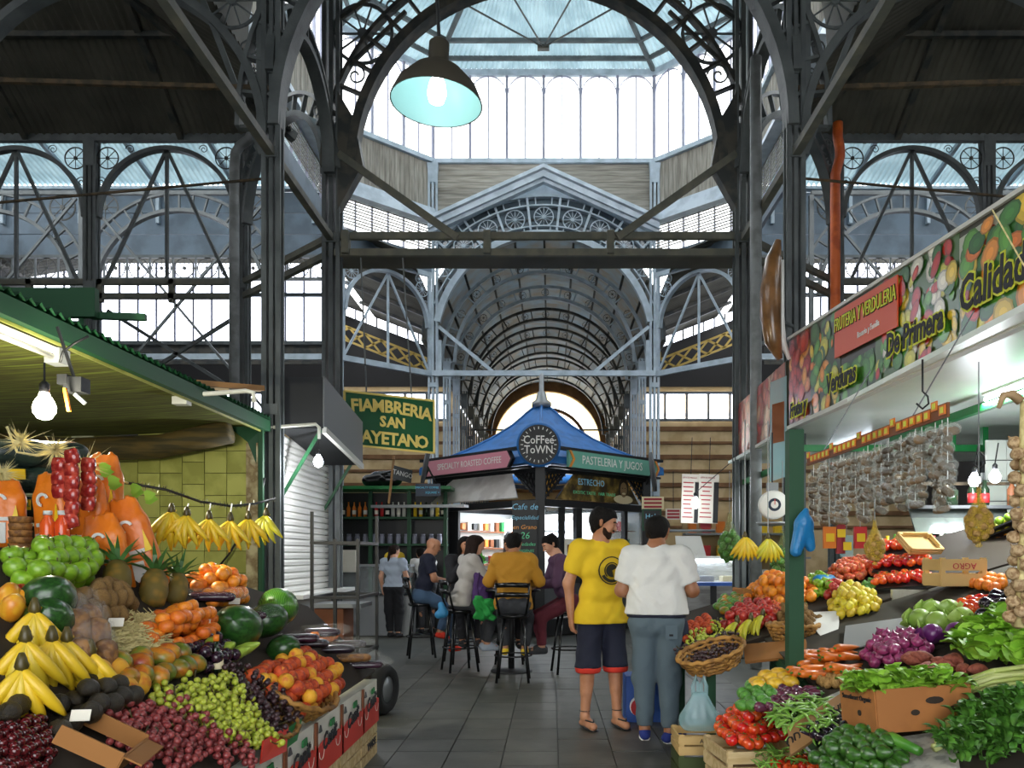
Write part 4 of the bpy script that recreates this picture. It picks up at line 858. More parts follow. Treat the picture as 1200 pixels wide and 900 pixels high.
# tall dark stand shelves and cool wall behind
t = thing('wall_cabinet', 'pale shelving with goods at the back right of the market', 'cabinet', (4.2, 17, 0)); put(MB().box((4.3, 17.3, 1.2), (2.6, .1, 2.4)), 'back', 'wall_cream', t)
for z in (.9, 1.4, 1.9): put(MB().box((4.3, 17.05, z), (2.6, .4, .04)), 'shelf_board', 'zinc', t)
for i in range(24):
    m = RN.choice(('off_white', 'red', 'orange', 'green', 'paper', 'yellow')); put(MB().box((3.15+(i % 8)*.3, 17.0, (.92, 1.42, 1.92)[i//8]+.12), (.16, .15, .24)), 'packet', m, t)
# ================================================================== left fruit stall
mat('tile_green', '#b6b764', r=.3, c2='#9c9d50', ns=3, vr=.07, coat=.2); mat('tile_pale', '#c6cbac', r=.3, c2='#b0b596', ns=3, vr=.05, coat=.2); mat('grout', '#5f5c2c', r=.9)
mat('soffit', '#68702a', r=.7, c2='#4a4520', ns=1.6, stretch=(1, 14, 1), c3='#7d8a34', lo=.4, hi=.55); mat('tarp', '#3b3418', r=.8, c2='#5a4a1e', ns=2, stretch=(1, 1, 10))
w = struct(MB().box((-5.3, 9.2, 1.4), (4.3, .14, 2.8)), 'wall_stall', 'grout', label='yellow-green tiled wall at the end of the left stall')
tg = {m: MB().box((0, 0, 0), (.242, .03, .242)).mesh('wall_tile', m) for m in ('tile_green', 'tile_pale')}; th = {m: MB().box((0, 0, 0), (.242, .03, .117)).mesh('wall_tile', m) for m in ('tile_green', 'tile_pale')}
for i in range(17):
    z = 1.0; j = 0; off = .0 if i % 2 else .0
    x = -3.32-i*.25; m = 'tile_pale' if x < -4.72 else 'tile_green'
    while z < 2.75:
        hlf = (i % 3 == 0 and j == 4) or (i % 3 == 1 and j == 2) or (i % 4 == 2 and j == 6)
        h = .125 if hlf else .25
        o = ob('wall_tile', (th if hlf else tg)[m], w); o.matrix_basis = WM(w).inverted() @ Matrix.Translation((x, 9.12+RN.uniform(-.003, .003), z+h/2)); z += h; j += 1
st = thing('stall_awning', 'green slatted awning roof over the left fruit stall', 'awning', (-3, 6.6, 2.8))
mb = MB(); n = 16
for i in range(n+1):
    x = -2.98-4.6*i/n; z = 2.9-.10*math.sin(PI*i/n)-.02*i/n
    mb.v += [(x, 3.2, z), (x, 6.2, z-.05), (x, 9.1, z)]
for i in range(n):
    for j in range(2): mb.f.append((3*i+j, 3*i+j+1, 3*i+3+j+1, 3*i+3+j))
mb.m = [0]*len(mb.f); mb.c = [None]*len(mb.f); so = put(mb, 'soffit', 'soffit', st, True)
for i in range(22): put(MB().bar((-3.1, 3.4+i*.26, 2.905), (-7.4, 3.4+i*.26, 2.875), .012, .03), 'slat', 'tarp', so)
put(MB().bar((-2.98, 3.2, 2.9), (-2.98, 9.1, 2.9), .06, .12), 'fascia_beam', 'stall_green', st)
put(MB().bar((-3.02, 3.2, 2.83), (-3.02, 9.1, 2.83), .012, .02), 'edge_strip', 'tile_green', st)
corr('sheet_edge', 'stall_green', lambda k: Vector((-2.94, 3.2+5.9*k, 2.99)), lambda k: Vector((-7.5, 3.2+5.9*k, 3.05)), 60, st, .02)
mb = MB(); mb.tube([(-3.25, 8.7, 2.78), (-4, 8.7, 2.62), (-5, 8.7, 2.58), (-6, 8.7, 2.66), (-7.3, 8.7, 2.7)], .13, 12); put(mb, 'rolled_tarp', 'tarp', st, True)
put(MB().add([(-3.15, 8.95, 2.7), (-3.05, 9.0, 2.4), (-3.02, 9.02, 2.86), (-3.4, 8.95, 2.9)], [(0, 1, 2, 3)]), 'end_flap', 'stall_green', st)
for y in (4.0, 9.0): put(MB().bar((-3.02, y, 0), (-3.02, y, 2.85), .05), 'post', 'stall_green', st) if y > 5 else None
t = thing('sign_back', 'dark green board with a batten standing on the left awning', 'board', (-3.8, 6.2, 3.0)); put(MB().box((-3.8, 6.2, 3.38), (1.05, .06, .22)), 'board', 'stall_green', t); put(MB().bar((-3.35, 6.25, 3.3), (-2.95, 6.3, 3.3), .05), 'batten', 'stall_green', t)
for x in (-4.2, -3.4): put(MB().bar((x, 6.23, 3.0), (x, 6.23, 3.4), .03), 'prop', 'stall_green', t)
bulb('large glowing bulb hanging in the left fruit stall', P(52, 478, 4.7), 105, P(52, 425, 4.7), .062, 'bulb', (1, .95, .72))
t = thing('tube_fixture', 'unlit white tube fixture under the left awning', 'light fixture', (-3.06, 5.0, 2.76)); put(MB().bar((-3.06, 4.0, 2.79), (-3.06, 5.35, 2.79), .06, .04), 'housing', 'white', t); put(MB().tube([(-3.06, 4.0, 2.75), (-3.06, 5.3, 2.75)], .018, 8), 'tube', 'off_white', t, True)
put(MB().box((-3.06, 5.35, 2.76), (.1, .12, .1)), 'end_cap', 'grey', t)
t = thing('flood_light', 'small black flood lamp beside the bulb in the left stall', 'lamp', P(88, 440, 5)); p = P(90, 452, 5)
put(MB().box(p, (.11, .1, .09), M=None), 'body', 'black', t); put(MB().bar(p, (p.x-.12, p.y, 2.86), .015), 'stem', 'black', t); put(MB().box(p+Vector((-.06, -.03, .03)), (.06, .05, .06)), 'ballast', 'black', t); put(MB().tube([P(70, 425, 5), P(74, 412, 5), P(88, 402, 5), P(104, 394, 5)], .008, 5), 'cable', 'black', t, True)
put(MB().bar(P(76, 455, 4.9), P(81, 482, 4.9), .018), 'shade_edge', 'orange', t); put(MB().bar(P(88, 462, 4.9), P(100, 473, 4.9), .02), 'shade_edge', 'zinc', t)
pipe('conduit_pipe', 'cream conduit with an elbow near the edge of the left awning', [P(204, 464, 7.2), P(250, 461, 7.4), P(288, 458, 7.6), P(297, 460, 7.6), P(298, 471, 7.6)], .022, 'plastic_pipe')
t = tag(put(MB().box(P(213, 470, 7.2), (.13, .1, .07)), 'junction_box', 'off_white'), 'small white junction box on the left awning edge', 'box')
tag(put(MB().bar(P(210, 447, 7.3), P(308, 455, 8.2), .05), 'batten', 'wood'), 'pale wooden batten lying above the left awning edge', 'batten')
pipe('black_cable', 'black cable looping down the green tiled wall', [P(310, 560, 9), P(300, 605, 9.02), P(283, 625, 9), P(268, 650, 9), P(253, 668, 9)], .012, 'black', 'cable')

# sloping display of the left stall
LZ, LK = .58, .95
def onL(x, y, up=0.):
    a, b = (x-VX)/F, (VY-y)/F; D = (LZ+LK*(-1.08-CX)-CZ)/(b+LK*a); return P(x, y, D)+nL*up
nL = Vector((LK, 0, 1)).normalized()
mat('board_dark', '#2b2116', r=.85)  # board colour darkened so gaps between the fruit read as shadow
t = thing('display_stand', 'sloping wooden stand under the fruit of the left stall', 'stand', (-1.9, 4.2, 0))
def zL(x): return LZ+LK*(-1.08-x)
prof_ = [(-2.03, 1.6), (-2.03, 3.85), (-1.9, 4.3), (-1.8, 5.2), (-1.6, 6.0)]
mb = MB(); vs_ = [(-1.1, 1.6)]+prof_+[(-1.1, 6.0)]; vs_ = [Vector((x, y, zL(x))) for x, y in vs_]; nn = len(vs_)
mb.add(vs_+[v-nL*.03 for v in vs_], [tuple(range(nn-1, -1, -1)), tuple(range(nn, 2*nn))]+[(i, (i+1) % nn, (i+1) % nn+nn, i+nn) for i in range(nn)]); put(mb, 'sloping_board', 'board_dark', t)
for y, xe in ((1.7, -2.0), (3.8, -2.0), (5.95, -1.58)): put(MB().prism([(-1.12, 0), (-1.12, zL(-1.12)-.05), (xe, zL(xe)-.05), (xe, 0)], y-.02, y+.02), 'side_panel', 'board_dark', t)
put(MB().box((-1.13, 3.8, .28), (.03, 4.3, .5)), 'front_panel', 'board_dark', t)
# cartons on slatted crates along the aisle
mat('carton_white', '#dcd9cd', r=.7); mat('carton_red', '#c8382c', r=.6); mat('crate_slat', '#cbb487', r=.8, c2='#b79d6c', ns=4, stretch=(1, 6, 6), vr=.08)
ed = [5.96, 5.45, 4.9, 4.36, 3.85, 3.34, 2.8]
nth = ['last carton of the row, beside the wheel', 'second carton from the wheel', 'third carton from the wheel', 'fourth carton from the wheel', 'fifth carton from the wheel', 'nearest carton of the row']
for i in range(6):
    y1, y0 = ed[i]-.015, ed[i+1]; yc = (y0+y1)/2; l = y1-y0
    t = thing('fruit_carton', 'white and red fruit carton, '+nth[i], 'carton', (-1.2, yc, .25)); M = frame((-1.07, y0, .245), (0, 1, 0), (0, 0, 1))
    put(MB().box((-1.19, yc, .395), (.22, l, .3)), 'body', 'carton_white', t)
    pts = [(0, 0), (l, 0), (l, .16)]+[(l*(1-u/10), .13+.05*abs(math.cos(u*.47))) for u in range(1, 10)]+[(0, .18)]
    put(MB().prism(pts, -.006, 0, M=M), 'red_print', 'carton_red', t)
    text('Cenit', t, 'text_dark', M @ Matrix.Translation((l*.5, -.008, .175)) @ Matrix.Rotation(-.12, 4, 'Y'), .13, off=.003, shear=.25)
    put(MB().prism([(l*.55, .225), (l*.72, .225), (l*.7, .265), (l*.57, .26)], -.008, 0, M=M), 'leaf_print', 'green', t); put(MB().prism([(l*.12, .235), (l*.22, .235), (l*.17, .275)], -.008, 0, M=M), 'tree_print', 'dark_grey', t)
    for cx_ in (.2, .85): put(MB().band(.045, .05, -.008, -.004, PI, 2*PI, 12, (l*cx_, .13), M=M), 'apple_print', 'carton_white', t)
    put(MB().box((.02, -.0, .15), (.035, .012, .3), M=M), 'corner_tape', 'wood_brown', t)
    c = thing('slatted_crate', 'pale slatted crate under the '+nth[i].replace(', beside the wheel', ' beside the wheel'), 'crate', (-1.2, yc, 0))
    for z in (.04, .12, .2): put(MB().box((-1.085, yc, z), (.018, l-.02, .066)), 'slat', 'crate_slat', c)
    for yy in (y0+.02, y1-.02): put(MB().box((-1.12, yy, .12), (.06, .03, .24)), 'corner_post', 'crate_slat', c)
    put(MB().box((-1.2, yc, .12), (.16, l-.05, .2)), 'inside', 'board_dark', c)
    if i == 0:
        text('YMARSE', c, 'text_dark', M @ Matrix.Translation((l*.5, -.008, -.12)), .075)
        for z in (.04, .12, .2): put(MB().box((-1.2, y1+.005, z), (.24, .018, .066)), 'slat', 'crate_slat', c)

# ================================================================== right vegetable stall
mat('soffit_white', '#e8efe6', r=.35, c2='#dbe6dc', ns=1.2); mat('banner_back', '#3c3a2c', r=.35); mat('print', '#ffffff', r=.3, attr='col', coat=.3)
q = [Vector((2.785, 8.8, 2.85)), Vector((3.03, 4.55, 2.85)), Vector((3.03, 4.55, 3.62)), Vector((2.785, 8.8, 3.8))]
t = thing('stall_banner', 'long printed fruit and vegetable banner over the right stall', 'banner', (2.9, 6.7, 2.85)); put(MB().slab(q, .05), 'board', 'banner_back', t)
M = frame(q[0], q[1]-q[0], (0, 0, 1)); BL = (q[1]-q[0]).length
def hb(x): return .95+(.77-.95)*x/BL
def print_patch(parent, M, x0, x1, z0, z1, cols, n, base, r0=.04, r1=.11, y=-.003, name='printed_picture'):
    mb = MB(); mb.prism([(x0, z0), (x1, z0), (x1, z1), (x0, z1)], y, y+.002, M=M, col=base)
    for i in range(n):
        r = RN.uniform(r0, r1); x, z = RN.uniform(x0+r*.5, x1-r*.5), RN.uniform(z0+r*.5, z1-r*.5); c = RN.choice(cols); e = RN.uniform(.5, 1); a = RN.uniform(0, PI); yy = y-.00012*(i+1)
        for f, sh_ in ((1, .62), (.82, 1.), (.4, 1.25)):
            cc = tuple(min(1, v*sh_) for v in lin(c)[:3])+(1,); pts = []
            for k in range(10):
                b = 2*PI*k/10; u, v = math.cos(b)*r*f, math.sin(b)*r*f*e; xx = x+u*math.cos(a)-v*math.sin(a); zz = z+u*math.sin(a)+v*math.cos(a)
                pts.append((min(max(xx, x0), x1), min(max(zz, z0), z1)))
            yy -= .00003; mb.add([(p_[0], yy, p_[1]) for p_ in pts], [tuple(range(10))], 0, cc, M)
    return put(mb, name, 'print', parent)
RED, ORG, GRN, YEL, PUR, WHT = ('#c23a26', '#b22a22'), ('#d9782a', '#e0902e'), ('#3f7d2c', '#2c6424', '#5b9a36'), ('#d9b832', '#c8c23a'), ('#5a2a52',), ('#d8d4c2',)
print_patch(t, M, 0, .62, .0, hb(.3)-.02, RED+ORG+RED, 60, '#6a2a1c', .05, .12); print_patch(t, M, .62, 1.35, .0, hb(1), ORG+GRN+YEL, 70, '#2e3a1c')
print_patch(t, M, 1.35, 2.05, .0, .34, GRN+GRN, 50, '#24421c'); print_patch(t, M, 2.05, 3.3, 0, hb(2.7), GRN+RED+WHT+YEL, 150, '#4d6a3a', .04, .1); print_patch(t, M, 3.3, BL-.02, .0, hb(BL)-.02, GRN+RED+ORG+YEL+GRN, 130, '#b8bca8', .05, .13)
put(MB().prism([(1.3, .42), (2.5, .38), (2.5, hb(2.5)-.06), (1.3, hb(1.3)-.05)], -.04, -.03, M=M), 'title_panel', 'banner_orange', t)
TR = math.atan2(-.18, BL)*-1
text('FRUTERIA Y VERDULERIA', t, 'text_dark', M @ Matrix.Translation((1.9, -.043, .68)) @ Matrix.Rotation(.05, 4, 'Y'), .17, off=.008, sx=.62); text('FRUTERIA Y VERDULERIA', t, 'sign_lime', M @ Matrix.Translation((1.9, -.047, .68)) @ Matrix.Rotation(.05, 4, 'Y'), .17, sx=.62)
text('Rosario y Familia', t, 'white', M @ Matrix.Translation((2.0, -.044, .5)), .075, sx=.8)
for body, x, z, s in (('Frutas y', .38, .13, .2), ('Verduras', 1.45, .2, .24), ('De Primera', 2.75, .26, .25), ('Calidad', 3.72, .32, .32)):
    text(body, t, 'sign_lime', M @ Matrix.Translation((x, -.043, z)), s, off=.022, shear=.1, sx=.72); text(body, t, 'text_dark', M @ Matrix.Translation((x, -.048, z)), s, off=.007, shear=.1, sx=.72); 
put(MB().bar(q[0]+Vector((0, 0, -.02)), q[1]+Vector((0, 0, -.02)), .07, .04), 'bottom_rail', 'off_white', t); put(MB().bar(q[2], q[3], .05, .03), 'top_rail', 'off_white', t)
t2 = thing('stall_banner', 'shorter tomato-print banner further along the right stall', 'banner', (2.8, 10.6, 2.85)); q2 = [Vector((2.9, 12.0, 2.85)), Vector((2.82, 9.05, 2.85)), Vector((2.82, 9.05, 3.62)), Vector((2.9, 12.0, 3.62))]
put(MB().slab(q2, .05), 'board', 'banner_back', t2); M2 = frame(q2[0], q2[1]-q2[0], (0, 0, 1)); print_patch(t2, M2, 0, 2.9, 0, .77, RED+('#c85a3a', '#b8502e', '#c89a78', '#a8382a'), 90, '#a85038', .08, .2)
put(MB().bar(q2[0], q2[1], .07, .04), 'bottom_rail', 'off_white', t2)
# frame of the stall
t = thing('market_stall', 'dark green steel frame and white soffit of the right stall', 'stall', (4, 8, 0))
for x, y in ((2.86, 8.85), (2.95, 11.9), (3.12, 11.6), (5.9, 8.85)): put(MB().box((x, y, 1.42), (.15 if y < 9 else .1, .12, 2.84)), 'post', 'stall_green', t)
put(MB().box((3.12, 11.6, 2.5), (.11, .13, .7)), 'post_sleeve', 'off_white', t)
put(MB().box((1.7, 5.0, 1.11), (.09, .09, 2.22)), 'front_post', 'stall_green', t); put(MB().bar((1.7, 5.0, 2.2), (2.86, 8.85, 2.8), .05), 'arm', 'stall_green', t)
for a, b in (((2.86, 8.85, 2.62), (6.2, 8.85, 2.62)), ((2.9, 8.85, 2.5), (2.97, 11.9, 2.5)), ((3.9, 6.3, 2.72), (3.9, 8.8, 2.72))): put(MB().bar(a, b, .06, .07), 'rail', 'stall_green2', t)
for x in (4.55, 4.9): put(MB().bar((x, 8.8, 2.58), (x, 8.8, 2.84), .06), 'hanger', 'stall_green2', t)
put(MB().slab([(2.84, 4.4, 2.86), (2.84, 12.1, 2.86), (6.6, 12.1, 2.9), (6.6, 4.4, 2.9)], -.04), 'soffit', 'soffit_white', t)
mat('panel_tiles', '#cfd4cc', r=.35)
struct(MB().box((6.4, 7.5, 1.4), (.1, 6.5, 2.8)), 'wall_stall_right', 'wall_dark', label='dark side wall behind the right stall')
for j, (x, y0, y1, e) in enumerate(((3.9, 5.6, 6.9, 60), (3.9, 9.4, 10.8, 30))):
    f = thing('tube_fixture', ['near', 'far'][j]+' lit tube fixture under the white soffit of the right stall', 'light fixture', (x, (y0+y1)/2, 2.8)); put(MB().bar((x, y0, 2.83), (x, y1, 2.83), .07, .04), 'housing', 'white', f); put(MB().tube([(x, y0, 2.78), (x, y1, 2.78)], .02, 8), 'tube', 'tube_light', f, True)
    lamp_area((x, (y0+y1)/2, 2.74), .12, y1-y0, e, (.95, 1, .95), f)
def hook(label, p, h=.2):
    return tag(put(MB().tube([Vector(p)+Vector(v) for v in ((0, 0, h), (0, 0, .08), (.03, 0, .05), (.035, 0, .01), (.0, 0, -.02), (-.035, 0, .01))], .006, 5), 'hook', 'black', None, True), label, 'hook')
hook('black double hook hanging from the soffit edge over the packets', P(1081, 475, 4.6), .26); hook('thin wire hook by the net bag of potatoes', P(1147, 545, 4.7), .12)
# tilted tables of the right stall
RZ, RA, RB = .42, .30, .14
def zR(x, D): return RZ+RA*(x-1.2)+RB*(D-4)
nR = Vector((-RA, -RB, 1)).normalized()
def onR(x, y, up=0.):
    a, b = (x-VX)/F, (VY-y)/F; D = (RZ+RA*(CX-1.2)-RB*4-CZ)/(b-RA*a-RB); return P(x, y, D)+nR*up
mat('newspaper', '#b9b8ae', r=.8, c2='#8d8d86', ns=14, lo=.45, hi=.6); mat('table_board', '#3a3327', r=.8, c2='#2c281f', ns=4); mat('table_white', '#b6b5a8', r=.7, c2='#8e8b78', ns=4)
for nm, lab, x0, x1, y0, y1, m in (('display_table', 'low tilted vegetable table at the front right', 1.55, 3.9, 3.0, 4.75, 'table_board'), ('display_table', 'middle tilted table with onions and cabbages', 1.75, 3.9, 4.8, 5.9, 'table_board'), ('display_table', 'rear tilted fruit table with lemons and oranges', 1.3, 3.9, 5.95, 7.3, 'board_dark')):
    t = thing(nm, lab, 'table', ((x0+x1)/2, (y0+y1)/2, 0)); cs = [Vector((x, y, zR(x, y)-.005)) for x, y in ((x0, y0), (x1, y0), (x1, y1), (x0, y1))]
    put(MB().slab(cs, .035), 'table_top', m, t); put(MB().bar(cs[0]-Vector((0, 0, .06)), cs[3]-Vector((0, 0, .06)), .04, .06), 'front_rail', 'stall_green', t)
    for c in cs: put(MB().box((c.x+(.06 if c.x < 2 else -.06), c.y+(.06 if c.y == y0 else -.06), (c.z-.04)/2), (.06, .06, c.z-.04)), 'leg', 'stall_green', t)
for j, (a, b, c, d) in enumerate((((1118, 826), (1205, 806), (1205, 850), (1135, 876)), ((968, 818), (1018, 796), (1016, 840), (975, 850)), ((1004, 872), (1118, 856), (1125, 900), (1050, 906)))):
    mb = MB().slab([onR(p_[0], p_[1], .006) for p_ in (d, c, b, a)], .006); tag(put(mb, 'newspaper', 'newspaper'), ['newspaper under the celery', 'newspaper sheet under the small potatoes', 'newspaper in front of the open cardboard box'][j], 'newspaper')
for j, (x0, x1, D, z) in enumerate(((980, 1045, 5.9, .8), (1045, 1102, 5.95, 1.0))):
    t = tag(put(MB().box((P((x0+x1)/2, 0, D).x, D, z+.1), ((x1-x0)/F*D, .04, .2)), 'white_board', 'table_white'), ['white front board below the lemons', 'white front board below the tomato trays'][j], 'board')
# back shelf with mirror and bottles
t = thing('mirror_shelf', 'shelf with a tilted mirror and bottles at the back of the right stall', 'shelf', (4.2, 7.6, 0)); mat('mirror', '#b9c2bd', r=.12, m=.9)
put(MB().slab([(3.62, 7.6, 1.66), (4.55, 7.6, 1.66), (4.55, 7.75, 1.9), (3.62, 7.75, 1.9)], .02), 'mirror', 'mirror', t); put(MB().box((4.1, 7.78, 1.91), (1.05, .25, .03)), 'board', 'dark_grey', t); put(MB().box((4.1, 7.75, .8), (.95, .2, 1.6)), 'cabinet', 'board_dark', t)
put(MB().bar((3.6, 7.9, 2.15), (4.7, 7.9, 2.15), .03), 'rail', 'rust', t)
for j, (x, m, lab) in enumerate(((3.64, 'glass_bottle', 'lone dark bottle at the left end of the mirror shelf'), (4.02, 'black_gloss', 'black squat jar on the mirror shelf'), (4.24, 'red', 'left of the two red-labelled sauce bottles on the mirror shelf'), (4.36, 'red', 'right of the two red-labelled sauce bottles on the mirror shelf'), (4.62, 'wood_brown', 'brown sausage-shaped bottle at the right end of the mirror shelf'))):
    b = thing('sauce_bottle', lab, 'bottle', (x, 7.78, 1.925)); put(MB().lathe([(.04, 0), (.042, .16), (.018, .2), (.018, .25), (0, .25)] if j != 1 else [(.075, 0), (.078, .15), (0, .16)], 12), 'glass', 'glass_bottle' if j != 4 else m, b, True, True)
    if j in (2, 3): put(MB().lathe([(.043, .03), (.043, .12)], 12), 'paper_label', m, b, True, True)
t = thing('wall_tiles_panel', 'pale gridded panel at the back right corner', 'panel', (4.95, 8.2, 1.8)); 
for i in range(3):
    for j in range(4): put(MB().box((4.75+i*.21, 8.3, 1.9+j*.21), (.2, .03, .2)), 'tile', 'panel_tiles', t)
put(MB().box((4.95, 8.33, 1.0), (.66, .04, 2.6)), 'backing', 'zinc', t)
for j, (x, y) in enumerate(((1142, 563), (1166, 559))): bulb(['left', 'right'][j]+' of the twin cool bulbs at the back of the right stall', P(x, y, 7.4), 7, P(x+4, y-40, 7.4), .05, 'bulb_cool', (.9, .95, 1))
# ------------------------------------------------------------------ big pendant lamp over the aisle
mat('lamp_glow', '#ffffff', em=5, emc='#f2fbff'); mat('lamp_enamel', '#3a362c', r=.6); mat('lamp_inside', '#86b2b0', r=.45)
p = P(512, 108, 5.0); t = thing('pendant_lamp', 'large enamelled pendant lamp glowing over the aisle', 'lamp', p); r = .285; TL_ = Matrix.Translation(p) @ Matrix.Rotation(.05, 4, 'Y')
op = [(r, -.07), (r*.98, -.05), (r*.85, .03), (r*.55, .12), (r*.27, .17), (r*.22, .19), (r*.22, .30), (r*.15, .32), (0, .32)]
put(MB().lathe(op, 36, TL_, cap=False), 'shade', 'lamp_enamel', t, True); put(MB().lathe([(r*.97, -.068), (r*.82, .022), (r*.52, .11), (r*.2, .15), (0, .15)][::-1], 36, TL_, cap=False), 'reflector', 'lamp_inside', t, True)
put(MB().lathe([(0, -.08), (.045, -.06), (.06, -.01), (.05, .05), (.03, .1), (.03, .15)], 16, TL_), 'bulb', 'lamp_glow', t, True); put(MB().tube([TL_ @ Vector((0, 0, .31)), p+Vector((-.12, .2, 2.2)), p+Vector((-.3, 4.2, 4.4))], .012, 6), 'cable', 'black', t)
lamp_point(TL_ @ Vector((0, 0, -.10)), 1.3, (.93, .98, 1), .06, t)
# brown shrink-wrapped curved sign beside the near right column
mat('wrap_brown', '#86603a', r=.3, c2='#6a4a2a', ns=5, coat=.4); pts = [P(912, 282, 8.7), P(906, 305, 8.7), P(903, 340, 8.7), P(903, 370, 8.7), P(906, 400, 8.7), P(914, 421, 8.7)]
t = thing('wrapped_sign', 'curved brown shrink-wrapped sign beside the near right column', 'sign', pts[-1]); put(MB().tube(pts, [.04, .11, .14, .14, .11, .04], 12, flat=.8), 'wrapping', 'wrap_brown', t, True); put(MB().tube([v+Vector((.1, .0, 0)) for v in pts[1:]], [.02, .05, .05, .04, .02], 8), 'inner_edge', 'white', t, True); put(MB().bar(pts[3]+Vector((.08, .1, 0)), Vector((W1-.05, D0-.1, pts[3].z)), .03), 'bracket', 'iron', t)
# ================================================================== people
mat('skin', '#b98363', r=.5, sss=.1, c2='#a87353', ns=6); mat('skin_pale', '#cf9c80', r=.5, sss=.1, c2='#bf8a6c', ns=6); mat('skin_tan', '#a06c4b', r=.5, sss=.1, c2='#8f5e3f', ns=6)
mat('hair_black', '#0e0b09', r=.75, spec=.2, bump=.6, bs=60); mat('hair_brown', '#1f120c', r=.75, spec=.2, bump=.6, bs=60); mat('eye_white', '#e8e4dc', r=.3); mat('eye_dark', '#1a120c', r=.2); mat('lip', '#93534a', r=.5); mat('stubble', '#2a1c14', r=.85, spec=.2)
for n_, c_ in (('cloth_yellow', '#d9b51c'), ('cloth_white', '#d6d6d2'), ('cloth_navy', '#14182c'), ('cloth_jeans', '#54636c'), ('cloth_blue_jeans', '#3d5570'), ('cloth_black', '#15151a'), ('cloth_greyblue', '#a7b2c2'), ('cloth_grey', '#a7a29c'), ('cloth_mustard', '#b17d1e'), ('cloth_purple', '#5a3d58'), ('cloth_wine', '#5f1f2c'), ('cloth_red', '#c83222'), ('bag_purple', '#43265c'), ('shoe_blue', '#1f2f78'), ('shoe_red', '#d6341f'), ('cloth_green', '#1f8a3a'), ('cloth_darkgrey', '#33353a')):
    mat(n_, c_, r=.85, bump=.35, bs=18)
mat('bag_blue_small', '#2f7fb0', r=.6)
V3 = lambda *a: np.array(a, float)
def head_frame(c, yaw, pitch, roll=0.):
    from mathutils import Euler
    Rm = np.array(Matrix.Rotation(yaw, 3, 'Z') @ Matrix.Rotation(pitch, 3, 'X') @ Matrix.Rotation(roll, 3, 'Y')); return c, Rm[:, 0], Rm[:, 1], Rm[:, 2]
def hand_prims(w, d, n, side, curl=.5, s=1.):
    """palm and five fingers; w wrist, d direction of the hand, n palm normal, side +1 thumb on the d x n side"""
    d = d/np.linalg.norm(d); n = n-d*(n@d); n = n/np.linalg.norm(n); t = np.cross(d, n)*side; pr = []
    pr.append(cone(w, w+d*.075*s, .026*s, .034*s, .02, sq=(n, .55)))
    for i, (o, L) in enumerate(((.028, .068), (.010, .078), (-.009, .072), (-.026, .056))):
        a = w+d*.085*s+t*o*s; e1 = a+(d*math.cos(curl*.6)+n*math.sin(curl*.6))*L*.5*s; e2 = e1+(d*math.cos(curl*1.8)+n*math.sin(curl*1.8))*L*.5*s
        pr += [cone(a-d*.02, e1, .0095*s, .0088*s, .006), cone(e1, e2, .0088*s, .0075*s, .005)]
    a = w+d*.03*s+t*.03*s; e1 = a+(d*.75+t*.55+n*.25)*.042*s; e2 = e1+(d*.95+n*.3+t*.1)*.032*s
    return pr+[cone(a, e1, .012*s, .0105*s, .008), cone(e1, e2, .0105*s, .0085*s, .005)]
